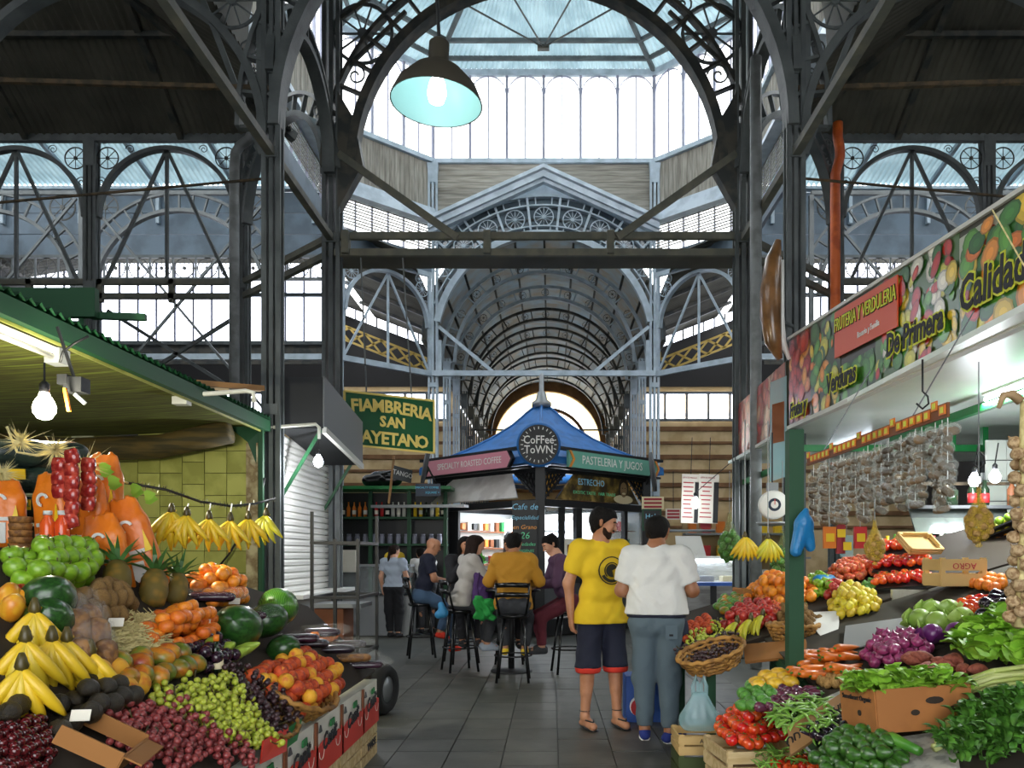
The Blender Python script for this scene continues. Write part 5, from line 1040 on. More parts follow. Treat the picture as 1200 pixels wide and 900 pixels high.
def person(label, loc, rz, J, cloth, hair='hair_black', hairlen=0., skin='skin', H=1.75, h=.012, face=True, head=(0, 0), build=1., beard=False, hands=True, curl=.5, female=False):
    """J overrides joints of a 1.75 m figure that faces +y; cloth: list of garments"""
    s = H/1.75
    D = dict(pel=(0, 0, .95), hipl=(-.09, 0, .92), hipr=(.09, 0, .92), kneel=(-.10, .02, .50), kneer=(.10, .02, .50), ankl=(-.10, -.02, .09), ankr=(.10, -.02, .09), wai=(0, 0, 1.08), che=(0, .0, 1.28), shl=(-.185, -.01, 1.43), shr=(.185, -.01, 1.43), nk=(0, -.01, 1.50), hd=(0, .03, 1.635),
             ell=(-.25, -.03, 1.15), elr=(.25, -.03, 1.15), wrl=(-.26, .06, .92), wrr=(.26, .06, .92), footl=None, footr=None, hdl=None, hdr=None)
    D.update(J); D = {k_: (None if v is None else V3(*v)*s) for k_, v in D.items()}; b = build*s
    c, r_, f_, u_ = head_frame(D['hd'], head[0], head[1]); pr = []
    body_y = np.cross(D['shr']-D['shl'], V3(0, 0, 1)); body_y = -body_y/np.linalg.norm(body_y)        # facing of the chest
    hs = s
    pr += [cone(c+u_*.03*hs-f_*.025*hs, c+u_*.035*hs+f_*.02*hs, .083*hs, .079*hs, .03), cone(c-u_*.02*hs+f_*.035*hs, c-u_*.078*hs+f_*.058*hs, .058*hs, .034*hs, .03), cone(c+f_*.088*hs+u_*.022*hs, c+f_*.112*hs-u_*.018*hs, .008*hs, .0125*hs, .012),
           cone(c+f_*.078*hs+u_*.036*hs-r_*.035*hs, c+f_*.078*hs+u_*.036*hs+r_*.035*hs, .014*hs, .014*hs, .012)]
    for q in (-1, 1): pr.append(cone(c+r_*q*.08*hs-f_*.005*hs-u_*.015*hs, c+r_*q*.085*hs-f_*.012*hs+u_*.02*hs, .012*hs, .017*hs, .008)); pr.append(cone(c+f_*.07*hs-u_*.01*hs+r_*q*.04*hs, c+f_*.06*hs-u_*.03*hs+r_*q*.04*hs, .022*hs, .022*hs, .02))
    pr += [cone(c+f_*.092*hs-u_*.043*hs-r_*.018*hs, c+f_*.092*hs-u_*.043*hs+r_*.018*hs, .009*hs, .009*hs, .006)]
    pr.append(cone(D['nk']-V3(0, 0, .02)*s, c-u_*.04*hs-f_*.015*hs, .056*b, .052*hs, .03))
    def torso(inf, k=.05):
        o = [cone(D['shl'], D['shr'], .062*b+inf, .062*b+inf, k), cone(D['che']+(D['shl']-D['shr'])*.17, D['che']+(D['shr']-D['shl'])*.17, .115*b+inf, .115*b+inf, k, sq=(body_y, .88)),
             cone(D['wai']-(D['shr']-D['shl'])*(.13 if female else .17), D['wai']+(D['shr']-D['shl'])*(.13 if female else .17), (.098 if female else .112)*b+inf, (.098 if female else .112)*b+inf, k, sq=(body_y, .92)), cone(D['hipl'], D['hipr'], (.118 if female else .098)*b+inf, (.118 if female else .098)*b+inf, k, sq=(body_y, .95)), cone(D['nk'], D['nk']-V3(0, 0, .06), .06*b, .085*b+inf, k)]
        if female: o += [cone(D['che']+body_y*.075*b+(D['shr']-D['shl'])*.2*q, D['che']+body_y*.085*b+(D['shr']-D['shl'])*.2*q, .05*b+inf, .05*b+inf, .03) for q in (-1, 1)]
        return o
    def arm(q, inf, t0=0., t1=2., flat=False, lk=.03):
        S_, E_, W_ = D['sh'+q], D['el'+q], D['wr'+q]; ru, re, rw = .056*b, .043*b, .028*b; o = []
        e = min(t1, 1); o.append(cone(S_, S_+(E_-S_)*e, ru+inf, ru+(re-ru)*e+inf, lk, flat and t1 <= 1))
        if t1 > 1: o.append(cone(E_, E_+(W_-E_)*(t1-1), re+inf, re+(rw-re)*(t1-1)+inf, lk, flat))
        return o
    def leg(q, inf, t1=2., flat=False, lk=.03, wide=1.):
        A, K, N = D['hip'+q], D['knee'+q], D['ank'+q]; ra, rk, rn = .088*b, .056*b, .036*b; e = min(t1, 1)
        o = [cone(A, A+(K-A)*e, ra+inf, (ra+(rk-ra)*e)*wide+inf, lk, flat and t1 <= 1)]
        if t1 > 1:
            o.append(cone(K, K+(N-K)*(t1-1), rk*wide+inf, (rk+(rn-rk)*(t1-1))*wide+inf, lk, flat)); 
            if inf < .001: o.append(cone(K+(N-K)*.2-body_y*.012, K+(N-K)*.5-body_y*.008, .052*b, .042*b, .03))
        return o
    def foot(q): return D['foot'+q] if D['foot'+q] is not None else D['ank'+q]+body_y*.15*s-V3(0, 0, .055)*s
    pr += torso(-.008)
    for q in 'lr':
        pr += arm(q, 0)+leg(q, 0)
        A, T_ = D['ank'+q], foot(q); hl = A-(T_-A)*.2; hl[2] = A[2]-.05*s
        pr += [cone(A, (A+T_)/2-V3(0, 0, .01), .036*b, .03*b, .02), cone(hl, T_, .034*s, .028*s, .02, sq=((0, 0, 1), .85)), cone((A+T_)/2-V3(0, 0, .012)*s, T_+V3(0, 0, -.0), .034*s, .03*s, .02)]
        if hands:
            W_, E_ = D['wr'+q], D['el'+q]; d = D['hd'+q] if D['hd'+q] is not None else W_-E_
            nrm = V3(*( (1, 0, 0) if q == 'l' else (-1, 0, 0))); nrm = nrm@np.array([[1, 0, 0], [0, 1, 0], [0, 0, 1.]]); 
            if abs((d/np.linalg.norm(d))@nrm) > .9: nrm = V3(0, 0, -1)
            pr += hand_prims(W_, d, nrm, 1 if q == 'l' else -1, curl, s)
    root = blob('person', pr, h, skin); root.location = loc; root.rotation_euler = (0, 0, rz); tag(root, label, 'person')
    # shift: blob re-centres its mesh, so keep the figure's own frame
    off = Vector(root.location)
    return root, D, (c, r_, f_, u_, hs), torso, arm, leg, foot, body_y, b, s, h
_put = put
def blob_local(name, prims, h, m, parent, planes=()):
    V, Q = blend(prims, h, planes)
    if name in FOLDS:                                    # soft creases in the cloth
        A = FOLDS[name]; c_ = np.array([V[:, 0].mean(), V[:, 1].mean()]); d = V[:, :2]-c_; d /= np.maximum(np.linalg.norm(d, axis=1), .02)[:, None]
        w = A*(np.sin(V[:, 2]*38+V[:, 0]*30+3*np.sin(V[:, 0]*13+V[:, 2]*7))*.5+np.sin(V[:, 0]*46-V[:, 2]*21+2*np.sin(V[:, 2]*17))*.5+.6*np.sin(V[:, 2]*15+V[:, 1]*19)); V[:, :2] += d*w[:, None]
    mb = MB(); mb.v = [tuple(v) for v in V]; mb.f = [tuple(q) for q in Q]; mb.m = [0]*len(Q); mb.c = [None]*len(Q)
    return ob(name, mb.mesh(name, m, True), parent)
FOLDS = dict(t_shirt=.006, shirt=.006, trousers=.006, jeans=.006, shorts=.005, hoodie=.008, jacket=.007, top=.005, apron=.006, green_jacket=.02, backpack=.006)
def blob(name, prims, h, m, parent=None, planes=(), local=True):
    o = blob_local(name, prims, h, m, parent, planes); return o
def hairdo(root, HF, h, m, kind='short', bald=False):
    c, r_, f_, u_, s = HF
    pr = [cone(c+u_*.034*s-f_*.03*s, c+u_*.042*s+f_*.016*s, .094*s, .09*s, .03), cone(c-f_*.05*s+u_*.0*s, c-f_*.045*s-u_*.05*s, .06*s, .045*s, .03)]
    for q in (-1, 1): pr.append(cone(c+r_*q*.055*s+u_*.035*s-f_*.03*s, c+r_*q*.058*s-u_*.03*s-f_*.035*s, .036*s, .022*s, .02))
    if kind == 'full':
        for i in range(14):
            a = i*.9; v = r_*math.cos(a)*.05*s+f_*(math.sin(a)*.05-.01)*s; pr.append(cone(c+u_*.075*s+v, c+u_*.098*s+v*1.2, .033*s, .026*s, .02))
    if kind == 'long': pr += [cone(c-f_*.05*s+u_*.02*s, c-f_*.075*s-u_*.2*s, .075*s, .055*s, .04)]+[cone(c+r_*q*.06*s-f_*.02*s, c+r_*q*.075*s-f_*.03*s-u_*.17*s, .04*s, .03*s, .03) for q in (-1, 1)]
    if kind == 'tail': pr += [cone(c-f_*.1*s+u_*.02*s, c-f_*.125*s-u_*.12*s, .026*s, .026*s, .02), cone(c-f_*.125*s-u_*.12*s, c-f_*.115*s-u_*.27*s, .026*s, .012*s, .02)]
    def cut(X, Y, Z):
        px, py, pz = X-c[0], Y-c[1], Z-c[2]; pf = px*f_[0]+py*f_[1]+pz*f_[2]; pu = px*u_[0]+py*u_[1]+pz*u_[2]
        lim = (.055+.25*np.maximum(0, -(pf-.07*s)))
        return -np.maximum(.012*s+np.maximum(pu, 0)*.9-pf, pu-.068*s)
    return blob_local('hair', pr, h, m, root, (cut,))
def face_parts(root, HF, beard=False, brow='hair_black'):
    c, r_, f_, u_, s = HF; v = lambda a, b_, d: Vector(c+r_*a*s+f_*b_*s+u_*d*s)
    for q in (-1, 1):
        put(MB().ell(v(q*.032, .081, .012), .0125*s, 8, 6), 'eye', 'eye_white', root, True, True); put(MB().ell(v(q*.032, .09, .012), .0062*s, 6, 5), 'iris', 'eye_dark', root, True, True)
        put(MB().tube([v(q*.014, .096, .034), v(q*.034, .095, .039), v(q*.052, .083, .034)], .0055*s, 5), 'eyebrow', brow, root, True, True)
    put(MB().tube([v(-.024, .093, -.046), v(0, .104, -.043), v(.024, .093, -.046)], [.003*s, .006*s, .003*s], 6), 'mouth', 'lip', root, True, True)
    if beard:
        pr = [cone(c-u_*.05*s+f_*.046*s, c-u_*.083*s+f_*.058*s, .0515*s, .035*s, .02), cone(c+f_*.1*s-u_*.033*s-r_*.02*s, c+f_*.1*s-u_*.033*s+r_*.02*s, .0075*s, .0075*s, .005)]
        for q in (-1, 1): pr.append(cone(c+r_*q*.07*s+f_*.015*s-u_*.01*s, c+r_*q*.042*s+f_*.046*s-u_*.066*s, .008*s, .019*s, .02))
        def cut(X, Y, Z):
            pu = (X-c[0])*u_[0]+(Y-c[1])*u_[1]+(Z-c[2])*u_[2]; return pu+.026*s
        blob_local('beard', pr, .007, 'stubble', root, (cut,))
def below(z): return lambda X, Y, Z: (z-Z)+0*X+0*Y        # keep what is above z
def above(z): return lambda X, Y, Z: (Z-z)+0*X+0*Y        # keep what is below z
def neck_cut(D, s, r=.062, dz=.0): return lambda X, Y, Z: -(np.sqrt((X-D['nk'][0])**2+(Y-D['nk'][1]-.012)**2+((Z-D['nk'][2]-.035-dz)*.8)**2)-r*s)
def shoes(root, D, foot, s, h, m, sole=None):
    for q in 'lr':
        A, T_ = D['ank'+q], foot(q); hl = A-(T_-A)*.22; hl[2] = A[2]-.045*s
        pr = [cone(hl, T_, .043*s, .036*s, .02, sq=((0, 0, 1), .9)), cone(A-V3(0, 0, .02), (A+T_)/2, .045*s, .038*s, .02)]
        o = blob_local('shoe', pr, h, m, root)
        if sole: put(MB().tube([Vector(hl)-Vector((0, 0, .03*s)), Vector((hl+T_)/2)-Vector((0, 0, .028*s)), Vector(T_)-Vector((0, 0, .022*s))], [.042*s, .044*s, .036*s], 8, flat=.4), 'sole', sole, o, True, True)

# --- man in the yellow T-shirt, three-quarter view, looking right
R_, D, HF, torso, arm, leg, foot, by, b, s, h = person('man in a yellow T-shirt and dark shorts with red trim, in flip-flops', (.62, 6.85, 0), -2.72, dict(ell=(-.27, -.02, 1.16), wrl=(-.28, .1, .95), elr=(.265, -.05, 1.16), wrr=(.25, -.04, .90), hd=(.0, .035, 1.632), ankl=(-.13, .03, .09), ankr=(.13, -.03, .09), kneel=(-.115, .03, .5), kneer=(.115, .0, .5)), None, H=1.84, h=.0095, head=(1.0, -.28), skin='skin')
hairdo(R_, HF, .01, 'hair_black', 'full'); face_parts(R_, HF, True)
tp = torso(.016)+arm('l', .028, t1=.72, flat=True)+arm('r', .028, t1=.72, flat=True)+[cone(D['hipl']-V3(0, 0, .04), D['hipr']-V3(0, 0, .04), .142, .142, .05, sq=(by, 1.0)), cone(D['hipl']-V3(0, 0, .1), D['hipr']-V3(0, 0, .1), .14, .14, .05, sq=(by, 1.0))]
sh_ = blob_local('t_shirt', tp, .012, 'cloth_yellow', R_, (below(.84*s), neck_cut(D, s)))
# round print on the chest
mat('print_dark', '#2a2818', r=.9); pc = Vector(D['che']+by*.135*b+V3(-.02, 0, -.02)); Mp = frame(pc, (-1, 0, 0), (0, -.12, 1)) if by[1] > 0 else frame(pc, (1, 0, 0), (0, 0, 1))
def ring_on(name, r0, r1, a0=0, a1=2*PI, n=24):
    mb = MB()
    for i in range(n):
        q = []
        for (a, r) in ((a0+(a1-a0)*i/n, r0), (a0+(a1-a0)*(i+1)/n, r0), (a0+(a1-a0)*(i+1)/n, r1), (a0+(a1-a0)*i/n, r1)):
            x, z = math.cos(a)*r, math.sin(a)*r; q.append((-x+pc.x, pc.y+.02-x*x*1.5-z*z*.5, z+pc.z))
        mb.add(q, [(0, 1, 2, 3)])
    put(mb, name, 'print_dark', sh_, False, True)
ring_on('print_ring', .108, .118); ring_on('print_disc', .0, .055, .4, 5.0); ring_on('print_ring', .06, .07, 0, 4); ring_on('print_ring', .075, .1, 3.6, 5.6)
sp = [cone(D['hipl'], D['hipr'], .11*b, .11*b, .05, sq=(by, 1.0))]+leg('l', .018, t1=1.16, flat=True, wide=1.45)+leg('r', .018, t1=1.16, flat=True, wide=1.45)
blob_local('shorts', sp, .012, 'cloth_navy', R_, (above(.9*s), lambda X, Y, Z: (.487*s-Z)+0*X+0*Y)); 
blob_local('shorts_hem', sp, .012, 'cloth_red', R_, (above(.492*s), lambda X, Y, Z: (.445*s-Z)+0*X+0*Y))
for q in 'lr':
    A, T_ = D['ank'+q], foot(q); m_ = Vector((A+T_)/2); so = put(MB().tube([Vector(A-(T_-A)*.3)*1+Vector((0, 0, 0)), m_, Vector(T_)+Vector(T_-A)*.2], [.03, .042, .038], 10, flat=.25), 'flip_flop', 'black', R_, True, True)
    zs = [v.co.z for v in so.data.vertices]
    for v in so.data.vertices: v.co.z = .004 if v.co.z < sum(zs)/len(zs) else .022
    for e in (-1, 1): put(MB().tube([Vector(T_)+Vector((0, .0, .035)), Vector((A*.45+T_*.55))+Vector((e*.038, 0, .02))], .007, 5), 'strap', 'black', so, True, True)
    put(MB().tube([Vector(A)+Vector((math.cos(a)*.042*s, math.sin(a)*.042*s, .05)) for a in np.linspace(0, 2*PI, 10)], .004, 4), 'anklet', 'black', R_, True, True)

# --- man in the white T-shirt, back to the viewer
R_, D, HF, torso, arm, leg, foot, by, b, s, h = person('man in a white T-shirt and grey trousers seen from behind, with blue trainers', (1.02, 6.32, 0), -.12, dict(ell=(-.27, .0, 1.17), elr=(.275, .0, 1.17), wrl=(-.2, .2, 1.12), wrr=(.2, .22, 1.14), ankl=(-.09, .05, .09), ankr=(.1, -.04, .09), footl=(-.1, .2, .035), footr=(.2, .09, .035), kneel=(-.095, .04, .5), kneer=(.1, .01, .5), hd=(.01, .04, 1.625)), None, H=1.76, h=.0095, head=(-.35, -.15), skin='skin_tan', build=1.16)
hairdo(R_, HF, .01, 'hair_black', 'short'); face_parts(R_, HF)
tp = torso(.018)+arm('l', .03, t1=.78, flat=True)+arm('r', .03, t1=.78, flat=True)+[cone(D['hipl']+V3(-.01, 0, .06), D['hipr']+V3(.01, 0, .06), .15, .15, .05, sq=(by, .92)), cone(D['wai']+V3(-.085, 0, .05), D['wai']+V3(.085, 0, .05), .145, .145, .05, sq=(by, .92))]
sh_ = blob_local('t_shirt', tp, .012, 'cloth_white', R_, (below(.99*s), neck_cut(D, s, .066)))
blob_local('apron_band', [cone(D['hipl']+V3(0, 0, .05), D['hipr']+V3(0, 0, .05), .142, .142, .05, sq=(by, .95))], .012, 'cloth_navy', R_, (above(1.0*s), below(.965*s)))
pl = [cone(D['hipl'], D['hipr'], .108*b, .108*b, .05, sq=(by, 1.1))]+leg('l', .006, t1=1.93, flat=True, wide=1.3)+leg('r', .006, t1=1.93, flat=True, wide=1.3)
for q in 'lr':
    for z, r in ((.16, .052), (.22, .055), (.29, .058)): A, K = D['ank'+q], D['knee'+q]; p_ = A+(K-A)*((z-.09)/.41); pl.append(cone(p_+V3(-.012, 0, 0), p_+V3(.012, .01, 0), r, r, .012))
tr = blob_local('trousers', pl, .011, 'cloth_jeans', R_, (above(.985*s),))
put(MB().box((.11, -.155*s, .86*s), (.09, .01, .1)), 'back_pocket', 'cloth_jeans', tr, False, True); put(MB().box((.11, -.16*s, .84*s), (.03, .01, .015)), 'pocket_label', 'cloth_black', tr, False, True)
blob_local('apron', [cone(V3(-.16, .12, .95)*s, V3(.16, .12, .95)*s, .05, .05, .04), cone(V3(-.15, .14, .55)*s, V3(.17, .14, .55)*s, .035, .035, .3), cone(V3(.2, .06, .9)*s, V3(.2, .06, .62)*s, .045, .035, .1)], .014, 'cloth_navy', R_)
shoes(R_, D, foot, s, .009, 'shoe_blue', 'white')

# --- woman standing at the far counter
R_, D, HF, torso, arm, leg, foot, by, b, s, h = person('woman with a dark ponytail in a pale grey T-shirt seen from behind', (-2.6, 14.4, 0), -.25, dict(elr=(.26, .0, 1.15), wrr=(.25, .16, 1.0), ankl=(-.08, .02, .09)), None, H=1.63, h=.014, head=(-.5, -.05), skin='skin_pale', female=True)
hairdo(R_, HF, .013, 'hair_brown', 'tail')
blob_local('t_shirt', torso(.016)+arm('l', .024, t1=.6, flat=True)+arm('r', .024, t1=.6, flat=True), .014, 'cloth_greyblue', R_, (below(.96*s), neck_cut(D, s)))
blob_local('trousers', [cone(D['hipl'], D['hipr'], .122*b, .122*b, .05)]+leg('l', .02, t1=1.95, flat=True, wide=1.25)+leg('r', .02, t1=1.95, flat=True, wide=1.25), .014, 'cloth_black', R_, (above(1.0*s),)); shoes(R_, D, foot, s, .013, 'cloth_black')
# --- person in white behind the pillar
R_, D, HF, torso, arm, leg, foot, by, b, s, h = person('person in a white shirt leaning over the far counter', (-2.12, 15.1, 0), .5, dict(che=(0, .12, 1.22), shl=(-.185, .18, 1.34), shr=(.185, .18, 1.34), nk=(0, .2, 1.4), hd=(0, .32, 1.5), ell=(-.22, .3, 1.1), elr=(.22, .3, 1.1), wrl=(-.2, .48, 1.12), wrr=(.2, .48, 1.12)), None, H=1.72, h=.016, hands=False, skin='skin')
hairdo(R_, HF, .014, 'hair_black'); blob_local('shirt', torso(.016)+arm('l', .024, t1=.7, flat=True)+arm('r', .024, t1=.7, flat=True), .016, 'cloth_white', R_, (below(.95*s), neck_cut(D, s)))
blob_local('trousers', [cone(D['hipl'], D['hipr'], .122*b, .122*b, .05)]+leg('l', .015, t1=1.95, flat=True)+leg('r', .015, t1=1.95, flat=True), .016, 'cloth_darkgrey', R_, (above(1.0*s),)); shoes(R_, D, foot, s, .015, 'cloth_black')

# --- seated figures on bar stools; seat 0.76 high
SEAT = .78
def seated(lean=.0, spread=.1, kz=.70, ky=.38, az=.33, ay=.36, arms='front', dz=0.):
    z0 = SEAT+.1+dz; L = lean
    d = dict(pel=(0, 0, z0+.03), hipl=(-.09, 0, z0), hipr=(.09, 0, z0), wai=(0, .02+L*.25, z0+.16), che=(0, .02+L*.6, z0+.36), shl=(-.185, L*.85, z0+.51), shr=(.185, L*.85, z0+.51), nk=(0, L*.9+.01, z0+.58), hd=(0, L+.07, z0+.70),
             kneel=(-spread-.03, ky, kz), kneer=(spread+.03, ky, kz), ankl=(-spread, ay, az), ankr=(spread, ay-.04, az))
    if arms == 'front': d.update(ell=(-.26, L+.12, z0+.27), elr=(.26, L+.12, z0+.27), wrl=(-.13, L+.36, z0+.24), wrr=(.13, L+.36, z0+.24))
    if arms == 'lap': d.update(ell=(-.25, L+.06, z0+.24), elr=(.25, L+.06, z0+.24), wrl=(-.08, L+.28, z0+.2), wrr=(.08, L+.28, z0+.2))
    if arms == 'face': d.update(ell=(-.24, L+.16, z0+.24), elr=(.24, L+.18, z0+.26), wrl=(-.1, L+.34, z0+.24), wrr=(.08, L+.2, z0+.5))
    return d
def stool(label, x, y, rz, back=True):
    t = thing('bar_stool', label, 'bar stool', (x, y, 0), rz, 'black bar stools around the high table')
    put(MB().lathe([(.0, SEAT-.05), (.17, SEAT-.05), (.19, SEAT-.03), (.19, SEAT-.01), (.0, SEAT)], 18), 'seat', 'black_gloss', t, True, True)
    for a in (45, 135, 225, 315):
        c_, s_ = math.cos(math.radians(a)), math.sin(math.radians(a)); put(MB().tube([(c_*.15, s_*.15, SEAT-.04), (c_*.26, s_*.26, 0)], .016, 6), 'leg', 'black_gloss', t, True, True)
    put(MB().tube([(math.cos(a)*.215, math.sin(a)*.215, .3) for a in np.linspace(0, 2*PI, 20)], .01, 5), 'foot_ring', 'black_gloss', t, True, True)
    if back:
        for q in (-1, 1): put(MB().tube([(q*.15, -.13, SEAT-.02), (q*.185, -.19, SEAT+.2), (q*.19, -.21, SEAT+.36)], .014, 6), 'back_post', 'black_gloss', t, True, True)
        for z in (.22, .33): put(MB().tube([(-.19, -.2, SEAT+z), (0, -.25, SEAT+z+.01), (.19, -.2, SEAT+z)], .02, 6, flat=1.6), 'back_rail', 'black_gloss', t, True, True)
    return t
def sit(label, x, y, rz, J, top, tm, legs, lm, shoe, hair, hk, skin='skin', H=1.7, head=(0, 0), sleeve=2, female=False, hood=False, face=False, h=.014, build=1.):
    R_, D, HF, torso, arm, leg, foot, by, b, s, h = person(label, (x, y, 0), rz, J, None, H=1.75, h=h, head=head, skin=skin, female=female, build=build)
    if hair: hairdo(R_, HF, .012, hair, hk)
    if face: face_parts(R_, HF)
    inf = .03 if hood else .018; fl = sleeve < 1
    tp = torso(inf)+arm('l', .026 if sleeve < 2 else .018, t1=sleeve if sleeve < 2 else 1.93, flat=True)+arm('r', .026 if sleeve < 2 else .018, t1=sleeve if sleeve < 2 else 1.93, flat=True)
    if hood: tp += [cone(D['nk']+V3(-.07, -.06, -.03), D['nk']+V3(.07, -.06, -.03), .05, .05, .03), cone(D['nk']+V3(-.08, .02, .0), D['nk']+V3(-.04, .07, -.04), .035, .03, .03), cone(D['nk']+V3(.08, .02, .0), D['nk']+V3(.04, .07, -.04), .035, .03, .03)]
    blob_local(top, tp, .014, tm, R_, (below(D['hipl'][2]-.06), neck_cut(D, s)))
    blob_local(legs, [cone(D['hipl'], D['hipr'], .122*b, .122*b, .05)]+leg('l', .014, t1=1.92, flat=True, wide=1.1)+leg('r', .014, t1=1.92, flat=True, wide=1.1), .014, lm, R_, (above(D['hipl'][2]+.1),))
    shoes(R_, D, foot, s, .012, shoe); return R_, D
TX, TY = -.3, 10.15
t = thing('high_table', 'round high bar table with a black pedestal among the seated people', 'table', (TX, TY, 0)); put(MB().lathe([(0, 1.0), (.36, 1.0), (.37, 1.02), (.36, 1.04), (0, 1.04)], 28), 'top', 'black_gloss', t, True, True); put(MB().lathe([(.04, .03), (.04, 1.0)], 12), 'pedestal', 'black', t, True, True); put(MB().lathe([(0, 0), (.26, 0), (.26, .015), (.05, .04), (0, .04)], 24), 'foot', 'black', t, True, True)
cup = MB().lathe([(.025, 0), (.035, .09), (.037, .09), (.028, .01), (0, .01)], 12).mesh('cup', 'white', True)
for i, (dx, dy) in enumerate(((.1, -.05), (.18, .08), (-.12, .1))): o = ob('paper_cup', cup); o.location = (TX+dx, TY+dy, 1.04); tag(o, ['white cup at the front of the high table', 'white cup at the right of the high table', 'white cup at the back of the high table'][i], 'cup')
# bald man on the left, facing right
sit('bald man in a navy T-shirt and jeans with red shoes, sitting sideways', -1.66, 11.6, -PI/2+.25, {**seated(.1, .08, arms='lap', kz=.72, az=.14, ay=.42), 'footl': (-.09, .56, .09), 'ankl': (-.09, .46, .13), 'ankr': (.1, .25, .36), 'footr': (.1, .36, .28)}, 't_shirt', 'cloth_navy', 'jeans', 'cloth_blue_jeans', 'shoe_red', None, '', 'skin', head=(0, -.35), sleeve=.7, face=True, build=1.08)
stool('black bar stool under the bald man', -1.66, 11.6, -PI/2+.25)
# woman in grey, back-left, turned right
R1, D1_ = sit('woman with long brown hair in a grey long-sleeved top at the table', -.95, 10.2, -PI/2+.42, {**seated(.14, .1, arms='front'), 'wrr': (.12, .55, 1.16), 'elr': (.24, .3, 1.12)}, 'top', 'cloth_grey', 'trousers', 'cloth_darkgrey', 'cloth_greyblue', 'hair_brown', 'long', 'skin_pale', female=True, sleeve=2, head=(0, -.2), h=.013)
stool('black bar stool under the woman with long brown hair', -.95, 10.2, -PI/2+.42)
# woman in black behind
sit('woman in black behind the long-haired woman, facing the viewer', -1.02, 11.0, PI+.45, seated(.1, .1, arms='face'), 'top', 'cloth_black', 'trousers', 'cloth_black', 'cloth_black', 'hair_black', 'long', 'skin', female=True, head=(0, -.15), h=.016, face=True)
stool('black bar stool hidden behind the high table', -1.02, 11.0, PI+.45, False)
# person in the mustard hoodie, back to us
sit('person in a mustard hooded sweatshirt with their back to the viewer', -.24, 9.45, .0, {**seated(.1, .12, arms='front'), 'ell': (-.3, .12, 1.14), 'elr': (.3, .12, 1.14)}, 'hoodie', 'cloth_mustard', 'trousers', 'cloth_darkgrey', 'yellow', 'hair_black', 'full', 'skin', head=(-.25, -.35), hood=True, h=.013, build=1.1)
stool('black bar stool with the curved back rail under the mustard hoodie', -.24, 9.38, 0)
# person in purple, on the right facing left
sit('person with short dark hair in a purple patterned jacket looking down', .42, 10.05, PI/2+.2, seated(.16, .1, arms='lap'), 'jacket', 'cloth_purple', 'trousers', 'cloth_wine', 'cloth_darkgrey', 'hair_black', 'full', 'skin_pale', head=(.15, -.5), face=True, h=.013)
stool('black bar stool under the person in purple', .42, 10.05, PI/2+.2)
# face behind the table
sit('person sitting at the back of the high table facing the viewer', -.36, 10.95, PI+.1, seated(.16, .1, arms='face'), 'top', 'cloth_darkgrey', 'trousers', 'cloth_black', 'cloth_black', 'hair_brown', 'short', 'skin', head=(-.3, -.3), h=.016, face=True)
stool('black bar stool at the back of the high table', -.36, 10.95, PI, False)
# bags
t = blob_local('backpack', [cone((0, 0, .12), (0, 0, .36), .13, .11, .04, sq=((0, 1, 0), .7)), cone((0, -.09, .1), (0, -.09, .2), .07, .06, .03)], .014, 'bag_purple', None); t.location = (-.66, 10.1, .82); t.rotation_euler = (0, 0, .3); tag(t, 'purple backpack between the grey-topped woman and the hoodie', 'backpack')
put(MB().tube([(-.06, -.1, .42), (-.1, -.14, .25), (-.06, -.1, .06)], .012, 5), 'strap', 'bag_purple', t, True, True)
t = blob_local('green_jacket', [cone((RN.uniform(-.12, .1), RN.uniform(-.05, .05), RN.uniform(-.14, .1)), (RN.uniform(-.12, .1), RN.uniform(-.05, .05), RN.uniform(-.14, .1)), .03, .045, .02) for _ in range(14)], .014, 'cloth_green', None); t.location = (-.6, 9.75, .84); tag(t, 'bright green jacket slung on the lap beside the mustard hoodie', 'jacket')
t = blob_local('blue_bag', [cone((0, 0, 0), (.03, 0, -.1), .04, .06, .03), cone((.03, .02, -.08), (-.03, 0, -.12), .04, .05, .03)], .014, 'bag_blue_small', None); t.location = (-1.16, 10.0, .84); tag(t, 'light blue bag hanging by the long-haired woman', 'bag')
# ================================================================== fruit and vegetables
def fm(name, *a, **k): k.setdefault('coat', .25); k.setdefault('vr', .1); k.setdefault('r', .4); return mat(name, *a, **k)
fm('f_green_apple', '#6f9c1c', c2='#86b028', ns=1.76, vr=.08); fm('f_red_apple', '#a3201c', c2='#c8503a', ns=1.54, lo=.5, hi=.7); fm('f_pink_apple', '#c8452c', c2='#d98a4a', ns=1.98, lo=.45, hi=.7); fm('f_orange', '#e0791a', c2='#e88c24', ns=6.60, bump=.2, bs=21.6, hr=.012); fm('f_mandarin', '#e0701a', c2='#e8861e', ns=4.40, bump=.25, bs=18.0, hr=.012)
fm('f_peach', '#cc5420', c2='#98281a', ns=1.54, lo=.42, hi=.62, c3='#e8a030', r=.65, coat=0); fm('f_peach_yellow', '#e3a62a', c2='#d0642a', ns=1.54, lo=.5, hi=.72, r=.65, coat=0); fm('f_kiwi', '#86673a', c2='#6e522c', ns=8.80, r=.9, coat=0); fm('f_mango', '#6a7a26', c2='#c07a20', ns=0.48, lo=.4, hi=.55, c3='#98301c', vr=.2); fm('f_mango_yellow', '#e0a428', c2='#d98a1e', ns=1.10)
